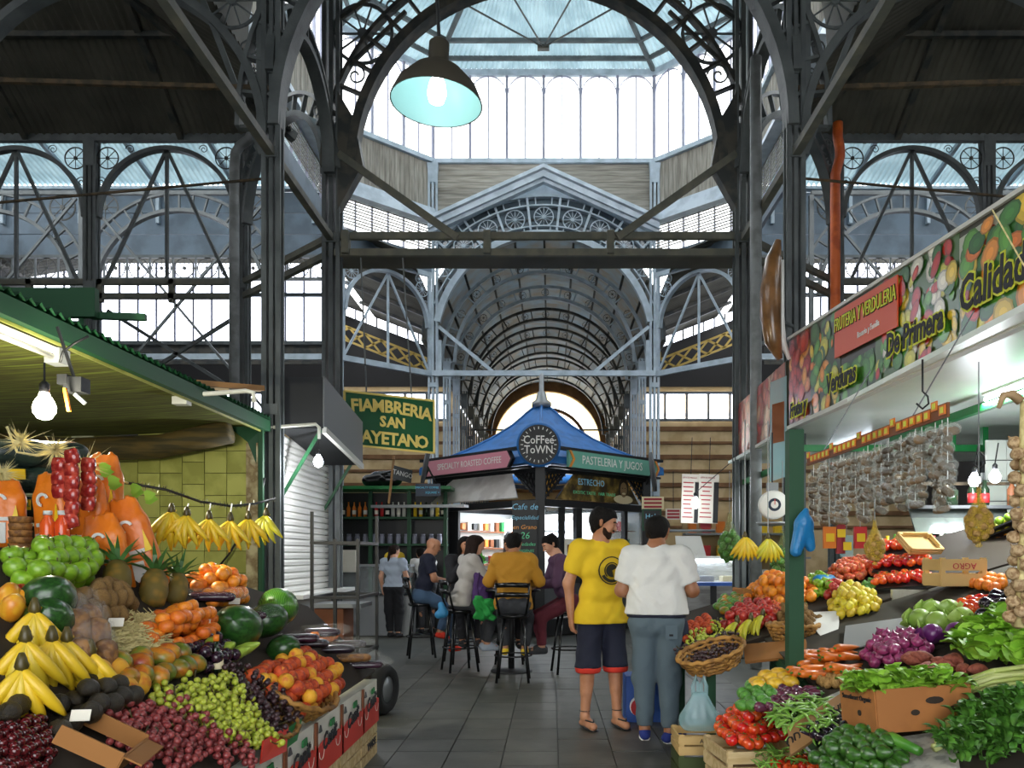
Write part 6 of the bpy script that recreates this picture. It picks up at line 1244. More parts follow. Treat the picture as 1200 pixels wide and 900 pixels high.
fm('f_avocado', '#211a10', c2='#322a18', coat=0, ns=4.40, bump=.5, bs=12.6); fm('f_plum', '#241a26', c2='#3a2030', ns=1.32, r=.25); fm('f_lime', '#3c7a20', c2='#559030', ns=3.08, bump=.3, bs=10.8); fm('f_avo_green', '#2b5219', c2='#3c6a22', ns=2, bump=.12, bs=10.8, r=.35); fm('f_lemon', '#dcc22a', c2='#c8b82c', ns=3.08, bump=.25, bs=10.8, hr=.02)
fm('f_tomato', '#d0341c', c2='#d9501f', ns=1.32, r=.2, hr=.012); fm('f_eggplant', '#161019', c2='#241428', ns=1.10, r=.15, coat=.6); fm('f_eggplant_purple', '#4c2238', c2='#6a3448', ns=0.88, r=.2); fm('f_onion', '#7a2a52', c2='#9a3a6c', ns=1.76, r=.3); fm('f_sweet_potato', '#8a4638', c2='#a05844', ns=2.20, r=.7, coat=0); fm('f_potato', '#b08a52', c2='#96723e', ns=1.98, r=.8, coat=0); fm('f_carrot', '#dc7420', c2='#c8641a', ns=3.52, r=.5)
fm('f_banana', '#e0b91e', c2='#d0b428', ns=1.32, r=.5, vr=.06); fm('f_banana_green', '#b4b428', c2='#d0c02a', ns=0.88, r=.5); fm('f_stem', '#4a4018', coat=0); fm('f_calyx', '#3f7a26', coat=0); fm('f_bean', '#6a9a34', c2='#84b048', ns=2.20, vr=.15); fm('f_squash', '#d9b02a', c2='#c89a1e', ns=1.54); fm('f_papaya', '#8aa83a', c2='#a0b848', ns=1.32)
fm('f_grape_green', '#a3b02e', c2='#b6bd44', ns=1.98, vr=.12, sss=.15); fm('f_grape_red', '#74262c', c2='#984440', ns=1.98, vr=.2); fm('f_grape_dark', '#2a1a20', c2='#43262a', ns=1.98, vr=.2); fm('f_cherry', '#3d0d10', c2='#5a161a', ns=1.32, r=.15, vr=.2)
fm('f_cabbage', '#8fb04a', c2='#a8c464', ns=1.10, r=.5); fm('f_cabbage_red', '#4a1a50', c2='#6a2a6c', ns=1.10, r=.3); fm('f_lettuce', '#79ac2e', c2='#93c23e', ns=1.76, vr=.2, r=.5, coat=0); fm('f_basil', '#3a6a20', c2='#54882e', ns=1.76, vr=.25, r=.5, coat=0); fm('f_celery', '#a8b85a', c2='#c4cc84', ns=0.88, coat=0); fm('f_garlic', '#b99f78', c2='#8a6c48', ns=1.76, coat=0, r=.7); fm('f_pine', '#8a6a24', c2='#6a5a20', ns=18, tex='voronoi', lo=.2, hi=.5, coat=0, r=.7, bump=1, bs=4.5); fm('f_pine_leaf', '#4c7a3c', c2='#38602c', ns=1.10, coat=0)
mat('melon_stripe', '#1f4a16', r=.3, c2='#5f9a34', ns=5, tex='wave', lo=.3, hi=.7, stretch=(1, 1, .3), coat=.3); mat('melon_dark', '#1c3d18', r=.3, c2='#2c5520', ns=6, coat=.3); mat('film', '#dfe3e0', r=.12, al=.05, spec=.8); mat('film_blue', '#a9d2d8', r=.25, al=.42, tl=.35); mat('nuts', '#6a4420', r=.7, c2='#94662e', ns=45); mat('straw', '#d9cc92', r=.8, c2='#c0b078', ns=30); mat('wicker', '#a87a38', r=.7, c2='#7a5424', ns=12, vr=.1)
mat('sachet_red', '#8e2220', r=.2, c2='#c04a3a', ns=30, coat=.4); mat('bag_orange', '#e0791a', r=.35, c2='#d06a14', ns=5, bump=.4, bs=14); mat('sack_dark', '#1d2a26', r=.35, c2='#2a3a34', ns=5, bump=.6, bs=16); mat('net_yellow', '#d9b52a', r=.5, al=.38); mat('tinsel', '#8a8c80', r=.25, m=.6); mat('bag_blue', '#2a8ac8', r=.3, tl=.3, bump=.5, bs=16); mat('packet_film', '#c9ccc6', r=.12, al=.24, spec=.9); mat('spice', '#4a3a28', r=.8, c2='#7a5e40', ns=8, vr=.35)
def sph(name, m, prof=None, n=12, sq=(1, 1)):
    prof = prof or [(max(math.sin(PI*i/8), 1e-5), -math.cos(PI*i/8)) for i in range(9)]
    return MB().lathe(prof, n, sq=sq).mesh(name, m, True)
AP = [(1e-5, -.82), (.3, -.9), (.65, -.78), (.93, -.38), (1, .1), (.9, .55), (.6, .84), (.3, .86), (1e-5, .68)]; TP = [(1e-5, -.8), (.5, -.76), (.85, -.5), (1, -.05), (.92, .4), (.6, .72), (.25, .76), (1e-5, .66)]
PE = [(1e-5, -1), (.5, -.92), (.9, -.6), (1, -.2), (.88, .25), (.62, .7), (.4, 1.05), (.2, 1.22), (1e-5, 1.26)]; LE = [(1e-5, -1.3), (.18, -1.2), (.5, -.95), (.85, -.5), (1, 0), (.85, .5), (.5, .95), (.18, 1.2), (1e-5, 1.32)]; EL = [(1e-5, -1.35), (.5, -1.2), (.87, -.7), (1, 0), (.87, .7), (.5, 1.2), (1e-5, 1.35)]; ON = [(1e-5, -.85), (.4, -.82), (.85, -.45), (1, 0), (.85, .45), (.45, .75), (.18, .95), (.1, 1.25), (1e-5, 1.3)]
EG = [(1e-5, -1.6), (.55, -1.5), (.95, -1.05), (1, -.6), (.8, .1), (.55, .8), (.42, 1.25), (1e-5, 1.4)]
ME = {}
for nm, m, pr in (('green_apple', 'f_green_apple', AP), ('red_apple', 'f_red_apple', AP), ('pink_apple', 'f_pink_apple', AP), ('orange', 'f_orange', None), ('mandarin', 'f_mandarin', TP), ('peach', 'f_peach', None), ('yellow_peach', 'f_peach_yellow', None), ('kiwi', 'f_kiwi', EL), ('mango', 'f_mango', EL), ('yellow_mango', 'f_mango_yellow', EL), ('avocado', 'f_avocado', PE), ('plum', 'f_plum', None), ('lime', 'f_lime', LE), ('green_avocado', 'f_avo_green', PE), ('lemon', 'f_lemon', LE), ('tomato', 'f_tomato', TP), ('plum_tomato', 'f_tomato', EL), ('eggplant', 'f_eggplant', EG), ('purple_eggplant', 'f_eggplant_purple', EG), ('red_onion', 'f_onion', ON), ('potato', 'f_potato', EL), ('squash', 'f_squash', EL), ('cherry', 'f_cherry', None), ('grape_green', 'f_grape_green', None), ('grape_red', 'f_grape_red', None), ('grape_dark', 'f_grape_dark', None), ('grapefruit', 'f_peach_yellow', None)):
    ME[nm] = sph(nm, m, pr, 10 if 'grape_' in nm or nm == 'cherry' else 12)
ME['stem'] = MB().tube([(0, 0, .65), (.05, 0, .95), (.16, 0, 1.2)], [.06, .05, .07], 5).mesh('stem', 'f_stem', True)
mb = MB()
for i in range(5):
    a = 2*PI*i/5; mb.add([(.1*math.cos(a+1), .1*math.sin(a+1), .7), (.55*math.cos(a), .55*math.sin(a), .8), (.1*math.cos(a-1), .1*math.sin(a-1), .7), (0, 0, .78)], [(0, 1, 3), (1, 2, 3)])
mb.tube([(0, 0, .7), (.05, 0, 1.0)], .06, 5); ME['calyx'] = mb.mesh('calyx', 'f_calyx')
mb = MB(); mb.lathe([(.5, 1.05), (.45, 1.3), (.2, 1.42), (.1, 1.75), (0, 1.78)], 7); ME['cap'] = mb.mesh('cap', 'f_calyx', True)
TIPS = {'green_apple': 'stem', 'red_apple': 'stem', 'pink_apple': 'stem', 'tomato': 'calyx', 'eggplant': 'cap', 'purple_eggplant': 'cap'}
def item(nm, p, r, label, cat, group, rot=None, name=None, kid=None, wob=.12):
    o = ob(name or nm, ME[nm], None, TRS(p, rot or (RN.uniform(-.6, .6), RN.uniform(-.6, .6), RN.uniform(0, 6.3)), (r*RN.uniform(1-wob/2, 1+wob/2), r*RN.uniform(1-wob/2, 1+wob/2), r*RN.uniform(1-wob/2, 1+wob/2)))); tag(o, label, cat, group)
    if TIPS.get(nm): ob(TIPS[nm], ME[TIPS[nm]], o)
    return o
def inside(p, poly):
    c = False; n = len(poly)
    for i in range(n):
        a, b = poly[i], poly[i-1]
        if (a[1] > p[1]) != (b[1] > p[1]) and p[0] < (b[0]-a[0])*(p[1]-a[1])/(b[1]-a[1])+a[0]: c = not c
    return c
def heap(nm, px, surf, nrm, d, layers, label, cat, group, flat=False, lay=None, jit=.2, lift=0., mix=None, pack=.97, lying=None):
    """fill the patch whose outline is seen at px with fruit of diameter d in layers"""
    pts = [surf(x, y) for x, y in px]; c = sum(pts, Vector())/len(pts); e1 = Vector((0, 1, 0)); e1 = (e1-nrm*e1.dot(nrm)).normalized(); e2 = nrm.cross(e1)
    q = [((p-c).dot(e1), (p-c).dot(e2)) for p in pts]; out = []; d0 = d*pack
    xs = [a for a, b in q]; ys = [b for a, b in q]
    for l in range(layers):
        f = 1-l*.26; qq = [(a*f, b*f) for a, b in q]; y = min(ys); row = 0
        while y <= max(ys):
            x = min(xs)+(d0/2 if (row+l) % 2 else 0)
            while x <= max(xs):
                if inside((x, y), qq):
                    p = c+e1*(x+RN.uniform(-1, 1)*d*jit)+e2*(y+RN.uniform(-1, 1)*d*jit)+nrm*(d*.5+l*d*.68+lift)
                    n2 = RN.choice(mix) if mix else nm
                    rot = None if not lying else (PI/2+RN.uniform(-.3, .3), RN.uniform(-.4, .4), lying+RN.uniform(-.5, .5))
                    out.append(item(n2, p, d/2, label, cat, group, rot))
                x += d0
            y += d0*.87; row += 1
    return out
L = (onL, nL); Rr = (onR, nR)
# ---- left stall: loose fruit
heap('green_apple', [(2, 648), (98, 641), (108, 668), (100, 700), (2, 702)], *L, .085, 2, 'bright green apple in the trays under the orange bags', 'apple', 'green apples of the left stall')
heap('red_apple', [(4, 700), (46, 694), (50, 712), (4, 714)], *L, .07, 1, 'dark red apple below the green apples', 'apple', 'red apples of the left stall')
heap('yellow_mango', [(6, 716), (80, 706), (84, 730), (30, 732)], *L, .085, 1, 'yellow mango below the red apples', 'mango', 'yellow mangoes of the left stall')
heap('yellow_mango', [(-6, 705), (12, 700), (16, 740), (-6, 745)], *L, .085, 1, 'yellow fruit at the left picture edge', 'mango', 'yellow fruit at the left edge')
heap('avocado', [(-6, 835), (40, 828), (60, 842), (30, 852), (-6, 850)], *L, .07, 1, 'dark avocado between bananas and cherries', 'avocado', 'avocados between bananas and cherries', lying=.4)
heap('kiwi', [(50, 704), (132, 690), (152, 722), (130, 744), (70, 744)], *L, .062, 3, 'brown kiwi fruit heaped between apples and oranges', 'kiwi', 'kiwi fruit of the left stall')
heap('mandarin', [(152, 738), (200, 716), (256, 738), (252, 760), (200, 762), (160, 758)], *L, .072, 3, 'orange mandarin in the heap by the straw', 'mandarin', 'mandarins of the left stall')
heap('orange', [(208, 680), (246, 672), (280, 700), (282, 716), (250, 716)], *L, .075, 3, 'orange in the small pile against the tiled wall', 'orange', 'oranges at the back of the left stall')
heap('mango', [(128, 795), (140, 772), (206, 768), (222, 790), (214, 806), (150, 826)], *L, .095, 1, 'red and green mango beside the plums', 'mango', 'mangoes of the left stall', lying=1.2)
heap('yellow_peach', [(92, 806), (120, 790), (165, 810), (158, 832), (130, 834)], *L, .1, 1, 'large orange fruit between mangoes and avocados', 'papaya', 'orange fruit beside the avocados')
heap('plum', [(208, 772), (236, 754), (266, 768), (268, 788), (230, 792)], *L, .065, 2, 'black plum between mangoes and peaches', 'plum', 'plums of the left stall')
heap('avocado', [(50, 846), (96, 806), (150, 824), (146, 850), (90, 872), (56, 872)], *L, .075, 2, 'dark avocado below the nut bags', 'avocado', 'avocados of the left stall', lying=.4)
heap('cherry', [(-10, 850), (40, 838), (62, 866), (58, 905), (-10, 910)], *L, .032, 2, 'dark red cherry in the bottom left corner', 'cherry', 'cherries of the left stall')
heap('peach', [(284, 800), (318, 772), (352, 770), (398, 800), (388, 828), (356, 848), (330, 838)], *L, .085, 2, 'red-orange peach in the wicker basket', 'peach', 'peaches of the left stall', mix=['peach', 'peach', 'peach', 'yellow_peach'])
heap('mandarin', [(344, 752), (360, 745), (390, 748), (386, 757), (362, 760)], *L, .055, 1, 'small orange in the far crate of the left stall', 'mandarin', 'small oranges in the far crate')
# bunches of grapes
def grapes(px, surf, nrm, nm, col, where, d=.03, n=24, size=.085):
    for i, (x, y) in enumerate(px):
        c = surf(x, y, .035); t = thing('grape_bunch', f'bunch of {col} grapes {where}', 'grapes', c, 0, f'{col} grape bunches {where}')
        ax = Vector((RN.uniform(-1, 1), RN.uniform(-1, 1), -.3)); ax = (ax-nrm*ax.dot(nrm)).normalized(); sd = nrm.cross(ax)
        put(MB().tube([c-ax*.02, c-ax*size*1.1+nrm*.03, c-ax*size*1.35+nrm*.045], .004, 4), 'stalk', 'f_stem', t, True)
        for k in range(n):
            u = (k+.5)/n; w = (1-u*.6)*size*.75; a = k*2.4; p = ax*(u*2-1)*size+sd*math.cos(a)*w+nrm*(math.sin(a)*.5+.35)*w*.9
            o = ob('grape', ME[nm], t, TRS(p, (a, a*2, 0), d/2*RN.uniform(.9, 1.1)))
def grid(a, b, c, d, n, m): return [tuple(np.array(a)*(1-u)*(1-v)+np.array(b)*u*(1-v)+np.array(c)*u*v+np.array(d)*(1-u)*v+np.array([RN.uniform(-4, 4), RN.uniform(-3, 3)])) for u in np.linspace(.06, .94, n) for v in np.linspace(.08, .92, m)]
grapes(grid((112, 852), (200, 842), (286, 890), (150, 896), 5, 3), *L, 'grape_red', 'red', 'at the front of the left stall')
grapes(grid((170, 826), (262, 800), (306, 870), (262, 872), 5, 4), *L, 'grape_green', 'pale green', 'of the left stall')
grapes(grid((268, 802), (290, 796), (340, 846), (310, 862), 2, 5), *L, 'grape_dark', 'blackish', 'beside the peaches')
# bananas
def banana_mesh(m, name='banana'):
    mb = MB(); pts = []; rr = []
    for i in range(9):
        a = -.15+1.25*i/8; pts.append((0, .16*math.sin(a)*1.0, -.16*(1-math.cos(a))*1.0-.0)); rr.append([.007, .012, .018, .0205, .021, .0205, .018, .011, .005][i])
    pts = [(p[0], p[1]*1.15, p[2]*1.15) for p in pts]; mb.tube(pts, rr, 7); return mb.mesh(name, m, True)
BN = {m: banana_mesh(m) for m in ('f_banana', 'f_banana_green')}
def bananas(p, label, group, n=6, s=1., m='f_banana', spread=.9, rz=0., tilt=-1.0, rows=1):
    t = thing('banana_bunch', label, 'bananas', p, rz, group); put(MB().lathe([(.012, -.01), (.022, .01), (.016, .035), (.008, .055), (0, .056)], 7), 'crown', 'f_stem', t, True, True)
    for r in range(rows):
        for i in range(n):
            a = (i/(n-1)-.5)*spread if n > 1 else 0
            o = ob('banana', BN[m], t, Matrix.Rotation(a, 4, 'Y') @ Matrix.Rotation(tilt+RN.uniform(-.06, .06)-r*.25, 4, 'X') @ Matrix.Rotation(a*.5, 4, 'Z') @ Matrix.Diagonal((s, s, s*(1-.06*r), 1)))
    return t
garland = [P(60, 560, 4.4), P(110, 558, 4.5), P(150, 566, 4.55), P(195, 574, 4.6), P(235, 588, 4.8), P(270, 593, 5.0), P(300, 590, 5.3), P(322, 584, 5.8)]
t = thing('tinsel_garland', 'dark tinsel garland the bananas hang from', 'garland', garland[3]); put(MB().tube(garland, .008, 5), 'wire', 'black', t, True); mb = MB()
for k in range(420):
    u = 2+RN.random()*4.99; i = int(u); p = garland[i].lerp(garland[i+1], u-i); v = Vector((RN.gauss(0, 1), RN.gauss(0, 1), RN.gauss(0, 1))).normalized()*.03; w_ = v.cross((0, 0, 1)).normalized()*.003; mb.add([p-w_, p+w_, p+v], [(0, 1, 2)])
o = put(mb, 'tinsel', 'tinsel', t); o['kind'] = 'stuff'
for k, (x, y, D) in enumerate(((201, 601, 4.5), (219, 605, 4.5), (245, 609, 4.65), (270, 611, 4.8), (291, 609, 4.95), (312, 605, 5.1))):
    q = P(x, y, D); b_ = bananas(q, ['banana bunch at the left end of the hanging row', 'second hanging banana bunch from the left', 'third hanging banana bunch from the left', 'fourth hanging banana bunch from the left', 'fifth hanging banana bunch from the left', 'banana bunch at the right end of the hanging row'][k], 'hanging banana bunches of the left stall', 5, .95 if k else 1.1, 'f_banana' if k < 5 else 'f_banana_green', 1.0, PI+RN.uniform(-.4, .4), -.95)
    put(MB().tube([q+Vector((0, 0, .04)), P(x+2, 590, D)], .004, 4), 'string', 'white', b_)
for k, (x, y) in enumerate(((18, 742), (56, 776), (6, 778), (38, 776), (0, 812), (84, 790))):
    q = onL(x, y, .1); bananas(q, ['banana bunch behind the front ones, lower left', 'front banana bunch nearest the avocados', 'front banana bunch at the left picture edge', 'front banana bunch in the middle', 'lowest banana bunch, cut by the left edge', 'banana bunch beside the nut bags'][k], 'front banana bunches of the left stall', 5, 1.05, 'f_banana', .9, PI+.5, -1.15)
# melons
def lump(name, m, p, r, rot, label, cat, sq=(1, 1, 1)):
    o = ob(name, sph(name, m, None, 20), None, TRS(p, rot, (r[0], r[1], r[2]))); return tag(o, label, cat)
lump('watermelon', 'melon_stripe', onL(310, 728, .12), (.12, .12, .19), (PI/2-.1, .0, .5), 'striped green watermelon at the far end of the left stall', 'watermelon')
for x, y, r, lab in ((38, 722, .1, 'dark green melon half behind the front bananas'), (42, 742, .085, 'small dark green melon above the front bananas'), (262, 752, .13, 'dark watermelon between plums and peaches'), (300, 740, .11, 'dark watermelon wrapped in film beside the striped one'), (322, 770, .085, 'small dark green squash beside the peaches')):
    lump('melon', 'melon_dark', onL(x, y, r*.8), (r, r*.9, r*1.15), (RN.uniform(.8, 1.4), 0, RN.uniform(0, 3)), lab, 'melon')
for k, (x, y) in enumerate(((236, 766), (252, 772), (266, 778), (276, 772))): o = ob('green_papaya', sph('green_papaya', 'f_papaya', PE), None, TRS(onL(x, y, .07), (1.2, .3, .6+k*.2), (.035, .035, .075))); tag(o, ['first', 'second', 'third', 'fourth'][k]+' pale green papaya from the plums', 'papaya')
# pineapples
for k, (x, y, s_) in enumerate(((128, 690, 1), (172, 700, 1.05), (198, 700, .95))):
    p = onL(x, y, .05); s_ *= .85; t = thing('pineapple', ['left pineapple behind the kiwi fruit', 'middle pineapple below the orange bags', 'right pineapple below the orange bags'][k], 'pineapple', p); t.rotation_euler = (-.5, .25*(k-1), .3*k); t.scale = (s_, s_, s_); put(MB().lathe([(.02, -.1), (.06, -.085), (.075, -.02), (.07, .06), (.045, .11), (0, .115)], 14), 'fruit', 'f_pine', t, True, True); mb = MB()
    lf = MB()
    lf.add([(-.014, 0, 0), (.014, 0, 0), (.012, .03, .09), (-.012, .03, .09), (0, .085, .16)], [(0, 1, 2, 3), (3, 2, 4)]); lf = lf.mesh('crown_leaf', 'f_pine_leaf')
    for i in range(20): a = i*2.4; o = ob('crown_leaf', lf, t, TRS((0, 0, .1), (0, 0, a), 1) @ Matrix.Rotation(-.1-.9*(1-i/20), 4, 'X') @ Matrix.Diagonal((1, 1, .7+.5*i/20, 1)))
# straw, nut bags, packs, price cards, bottles
mb = MB()
for k in range(1500):
    x, y = RN.uniform(108, 188), RN.uniform(726, 772); p = onL(x, y, RN.uniform(.01, .05)); v = Vector((RN.gauss(0, 1), RN.gauss(0, 1), RN.gauss(0, .4))).normalized()*.035; w_ = Vector((0, 0, .0025)); mb.add([p-v+w_, p-v-w_, p+v-w_, p+v+w_], [(0, 1, 2, 3)])
tag(put(mb, 'straw_bed', 'straw'), 'pale straw spread between kiwi fruit and mandarins', 'straw', None, 'stuff')
for k, (x, y, r) in enumerate(((72, 752, .075), (88, 744, .07), (98, 760, .07), (80, 785, .065), (108, 784, .06))):
    p = onL(x, y, .06); t = thing('nut_bag', ['nut bag leaning on the melon', 'tallest clear bag of nuts', 'nut bag right of the tallest one', 'flat nut pack above the avocados', 'nut pack by the price card'][k], 'bag of nuts', p); o = blob_local('nuts', [cone((0, 0, -.03), (.01, 0, .03), r*.88, r*.72, .02)], .012, 'nuts', t); o = blob_local('film', [cone((0, 0, -.02), (.01, 0, .05), r*.9, r*.7, .02), cone((.01, 0, .06), (.02, .01, .12), r*.5, r*.35, .03)], .014, 'film', t)
for k, (x, y) in enumerate(((352, 762), (385, 768), (405, 778), (340, 756), (236, 708), (276, 730), (368, 748), (400, 762), (420, 786))):
    p = onL(x, y, .05); t = thing('clear_pack', ['clear snack pack behind the peaches', 'silver snack pack beside the peaches', 'snack bag of grain at the far end of the cartons', 'small clear pack by the dark squash', 'dark wrapped pack beside the pile of oranges', 'wrapped pack before the dark watermelons', 'clear pack beside the small oranges', 'silver pack near the steel rack', 'clear pack lying on the last carton'][k], 'snack pack', p); blob_local('contents', [cone((-.08, .02, 0), (.08, .06, .0), .05, .05, .03, sq=((0, 0, 1), .6))], .014, 'nuts' if k == 2 else 'f_plum', t); blob_local('film', [cone((-.13, .02, .01), (.13, .08, .02), .065, .065, .03, sq=((0, 0, 1), .6))], .014, 'film', t)
for k, (x, y) in enumerate(((118, 748), (72, 862), (225, 742), (262, 718))): M = frame(onL(x, y, .09), (1, .15, 0), (-.2, .5, 1)); t = tag(put(MB().box((0, 0, 0), (.06, .003, .038), M=M), 'price_card', 'paper'), ['price card on the straw', 'price card on the avocados', 'price card among the mandarins', 'price card before the watermelons'][k], 'price card')
for k, (x, y, c_) in enumerate(((250, 792, 'f_mango_yellow'), (284, 768, 'wood_brown'))):
    p = onL(x, y, .02); t = thing('small_bottle', ['small amber bottle standing among the plums', 'dark bottle with an orange label behind the peaches'][k], 'bottle', p); put(MB().lathe([(.03, 0), (.032, .09), (.012, .12), (.012, .16), (0, .16)], 10), 'glass', ('glass_bottle', 'nuts')[k], t, True, True); put(MB().lathe([(.033, .02), (.033, .07)], 10), 'paper_label', ('cream', 'orange')[k], t, False, True); put(MB().lathe([(.015, .15), (.015, .18), (0, .18)], 8), 'cap', 'orange', t, True, True)
# wicker basket rim under the peaches and open boxes in front
def basket(label, c, rx, ry, h, rot=(0, 0, 0), m='wicker', turns=5):
    t = thing('wicker_basket', label, 'basket', c); t.rotation_euler = rot
    for k in range(turns):
        f = .75+.25*k/(turns-1); z = h*k/(turns-1); pts = [(math.cos(a)*rx*f, math.sin(a)*ry*f, z+.008*math.sin(a*16+k*PI)) for a in np.linspace(0, 2*PI, 40)]; put(MB().tube(pts, h/turns*.55 if k < turns-1 else h/turns*.75, 6), 'rim' if k == turns-1 else 'weave', m, t, True, True)
    for a in np.linspace(0, 2*PI, 19)[:-1]: put(MB().bar((math.cos(a)*rx*.75, math.sin(a)*ry*.75, 0), (math.cos(a)*rx*1.02, math.sin(a)*ry*1.02, h), .014), 'stake', m, t, False, True)
    put(MB().lathe([(0, 0), (1, 0), (1, .01), (0, .01)], 24, Matrix.Diagonal((rx*.76, ry*.76, 1, 1))), 'bottom', m, t, False, True); return t
RL = (0, math.atan(LK)*.75, 0)
basket('wicker basket holding the peaches', onL(345, 820, -.02), .2, .32, .1, RL); basket('low wicker basket under the blackish grapes', onL(312, 850, -.03), .14, .22, .07, RL)
for k, (x, y, w_) in enumerate(((96, 892, .26),)):
    p = onL(x, y, .1); t = thing('open_box', ['small open cardboard box in front of the avocados', 'open cardboard box holding the red grapes'][k], 'box', p); t.rotation_euler = (0, .5, .2)
    for a, b_, sz in (((0, -w_/2, 0), 0, (.2, .008, .06)), ((0, w_/2, 0), 0, (.2, .008, .06)), ((.1, 0, -.01), 0, (.008, w_, .06))): put(MB().box(a, sz), 'side', 'cardboard', t, False, True)
    put(MB().box((.13, 0, .015), (.06, w_*.95, .006)), 'flap', 'cardboard', t, False, True)
tag(put(MB().slab([onL(330, 885, .02), onL(300, 900, .02), onL(296, 880, .06), onL(326, 862, .06)], .01), 'carton_strip', 'carton_red'), 'red carton strip edging the green grapes', 'carton'); tag(put(MB().slab([onL(346, 868, .0), onL(322, 886, .0), onL(320, 868, .05), onL(344, 850, .05)], .01), 'carton_strip', 'green'), 'green carton strip beside the peach basket', 'carton')
# shelf behind the slope with sacks, bags, jars
t = thing('back_shelf', 'dark wooden shelf behind the sloping fruit of the left stall', 'shelf', (-2.7, 4.0, 0)); put(MB().box((-2.75, 3.9, 1.42), (1.0, 2.0, .04)), 'board', 'board_dark', t); put(MB().box((-2.75, 3.9, .7), (.9, 1.9, 1.38)), 'cabinet', 'board_dark', t); put(MB().box((-2.2, 5.0, .55), (.4, 1.3, 1.1)), 'cabinet', 'board_dark', t)
for k, (x, y, D, lab) in enumerate(((35, 632, 4.35, 'lowest dark charcoal sack of the stack'), (38, 597, 4.35, 'dark charcoal sack with a yellow label'), (32, 562, 4.35, 'upper dark charcoal sack of the stack'), (52, 532, 4.45, 'topmost dark charcoal sack'), (5, 530, 4.3, 'dark sack at the left picture edge'))):
    p = P(x, y, D); t = thing('charcoal_sack', lab, 'sack', p); blob_local('sack', [cone((-.13, 0, 0), (.12, .05, 0), .085, .085, .04, sq=((0, 0, 1), .85)), cone((.12, .03, 0), (.17, .06, .02), .06, .03, .03)], .014, 'sack_dark', t)
    if k in (1, 2):
        l_ = put(MB().box((-.02, -.086, .02), (.13, .006, .055)), 'paper_label', 'yellow', t, False, True)
        if k == 1: text('VEGETAL', t, 'green', WM(t) @ Matrix.Translation((-.02, -.091, .02)), .032)
for k, (x, y, D, h_, tl_, lab) in enumerate(((68, 606, 4.0, .46, .1, 'orange bag with a white panel behind the red packets'), (100, 620, 4.0, .5, -.05, 'orange bag standing in the middle of the group'), (122, 585, 4.3, .5, .0, 'tall orange bag with yellow flame print at the back'), (135, 650, 3.95, .42, .18, 'crumpled orange bag above the pineapples'), (177, 636, 4.1, .5, .3, 'orange bag leaning beside the hanging bananas'), (4, 602, 4.0, .34, 0, 'yellow-orange bag at the left picture edge'))):
    p = P(x, y, D)-Vector((0, 0, h_*.5)); t = thing('orange_bag', lab, 'bag', p); t.rotation_euler = (0, -tl_, .1*k-.2)
    bg_ = blob_local('bag', [cone((a_, 0, .05), (a_, 0, h_*.72), .05+.006*(i_ % 2), .042, .02) for i_, a_ in enumerate((-.055, -.03, 0, .03, .055))]+[cone((a_, 0, h_*.7), (a_*1.1, .01*(i_ % 2), h_*(.95+.03*(i_ % 2))), .042, .014, .02) for i_, a_ in enumerate((-.055, -.03, 0, .03, .055))], .013, 'bag_orange', t)
    put(MB().box((-.015, -.058, h_*.22), (.085, .006, .1)), 'white_panel', 'off_white', bg_, False, True); put(MB().box((.0, -.056, h_*.42), (.1, .006, .018)), 'white_stripe', 'off_white', bg_, False, True); put(MB().band(.02, .034, -.066, -.06, .2, 4.4, 14, (.0, h_*.68)), 'white_mark', 'off_white', bg_, False, True); put(MB().prism([(.05, h_*.4), (.085, h_*.4), (.07, h_*.62), (.06, h_*.5)], -.062, -.055), 'flame_print', 'yellow', bg_, False, True)
rp = MB().lathe([(.03, -.032), (.04, -.026), (.045, 0), (.04, .026), (.03, .032)], 4, Matrix.Diagonal((1, .35, 1, 1)) @ Matrix.Rotation(PI/4, 4, 'Z')).mesh('sachet', 'sachet_red', True)
for k, (x, y0, y1, D) in enumerate(((84, 535, 620, 3.75), (104, 545, 600, 3.85), (70, 545, 575, 3.8))):
    t = thing('sachet_strip', ['long strip of red sweet sachets', 'shorter strip of red sachets by the tall orange bag', 'short strip of dark red sachets on the left'][k], 'sachets', P(x, y0, D)); put(MB().tube([P(x, y0-3, D), P(x, y1, D)], .003, 4), 'string', 'white', t)
    n_ = int((y1-y0)/15)
    for i in range(n_+1): o = ob('sachet', rp, t, WM(t).inverted() @ TRS(P(x+RN.uniform(-1, 1), y0+15*i, D), (0, RN.uniform(-.3, .3), 0), (1, 1, 1.1)))
for k, x in enumerate((56, 73)):
    p = P(x, 634, 3.75); t = thing('sauce_jar', ['left', 'right'][k]+' of the two red sauce bottles behind the green apples', 'bottle', p); put(MB().lathe([(.03, 0), (.033, .02), (.033, .08), (.017, .11), (.017, .125), (0, .125)], 12), 'glass', 'f_tomato', t, True, True); put(MB().lathe([(.019, .12), (.019, .14), (0, .14)], 10), 'cap', 'off_white', t, True, True)
for k in range(5):
    p = P(24, 645-8*k, 3.75); tag(put(MB().lathe([(.045, 0), (.05, .028), (.046, .03), (0, .03)], 14, Matrix.Translation(p)), 'food_tub', 'nuts', None, True), 'flat brown tub in the stack at the left picture edge', 'tub', 'stacked brown tubs')
for k, (x, y) in enumerate(((24, 518), (65, 527), (3, 555), (100, 545))):
    c = P(x, y, 4.1); mb = MB()
    for i in range(140): v = Vector((RN.gauss(0, 1), RN.gauss(0, .6), RN.gauss(0, .8)))*.055; w_ = v.cross((0, 1, 0)).normalized()*.003; mb.add([c-w_, c+w_, c+v], [(0, 1, 2)])
    tag(put(mb, 'straw_tuft', 'straw'), ['large pale straw tuft near the bulb', 'smaller straw tuft right of the bulb', 'straw tuft at the left picture edge', 'thin straw tuft on the garland'][k], 'straw', None, 'stuff')
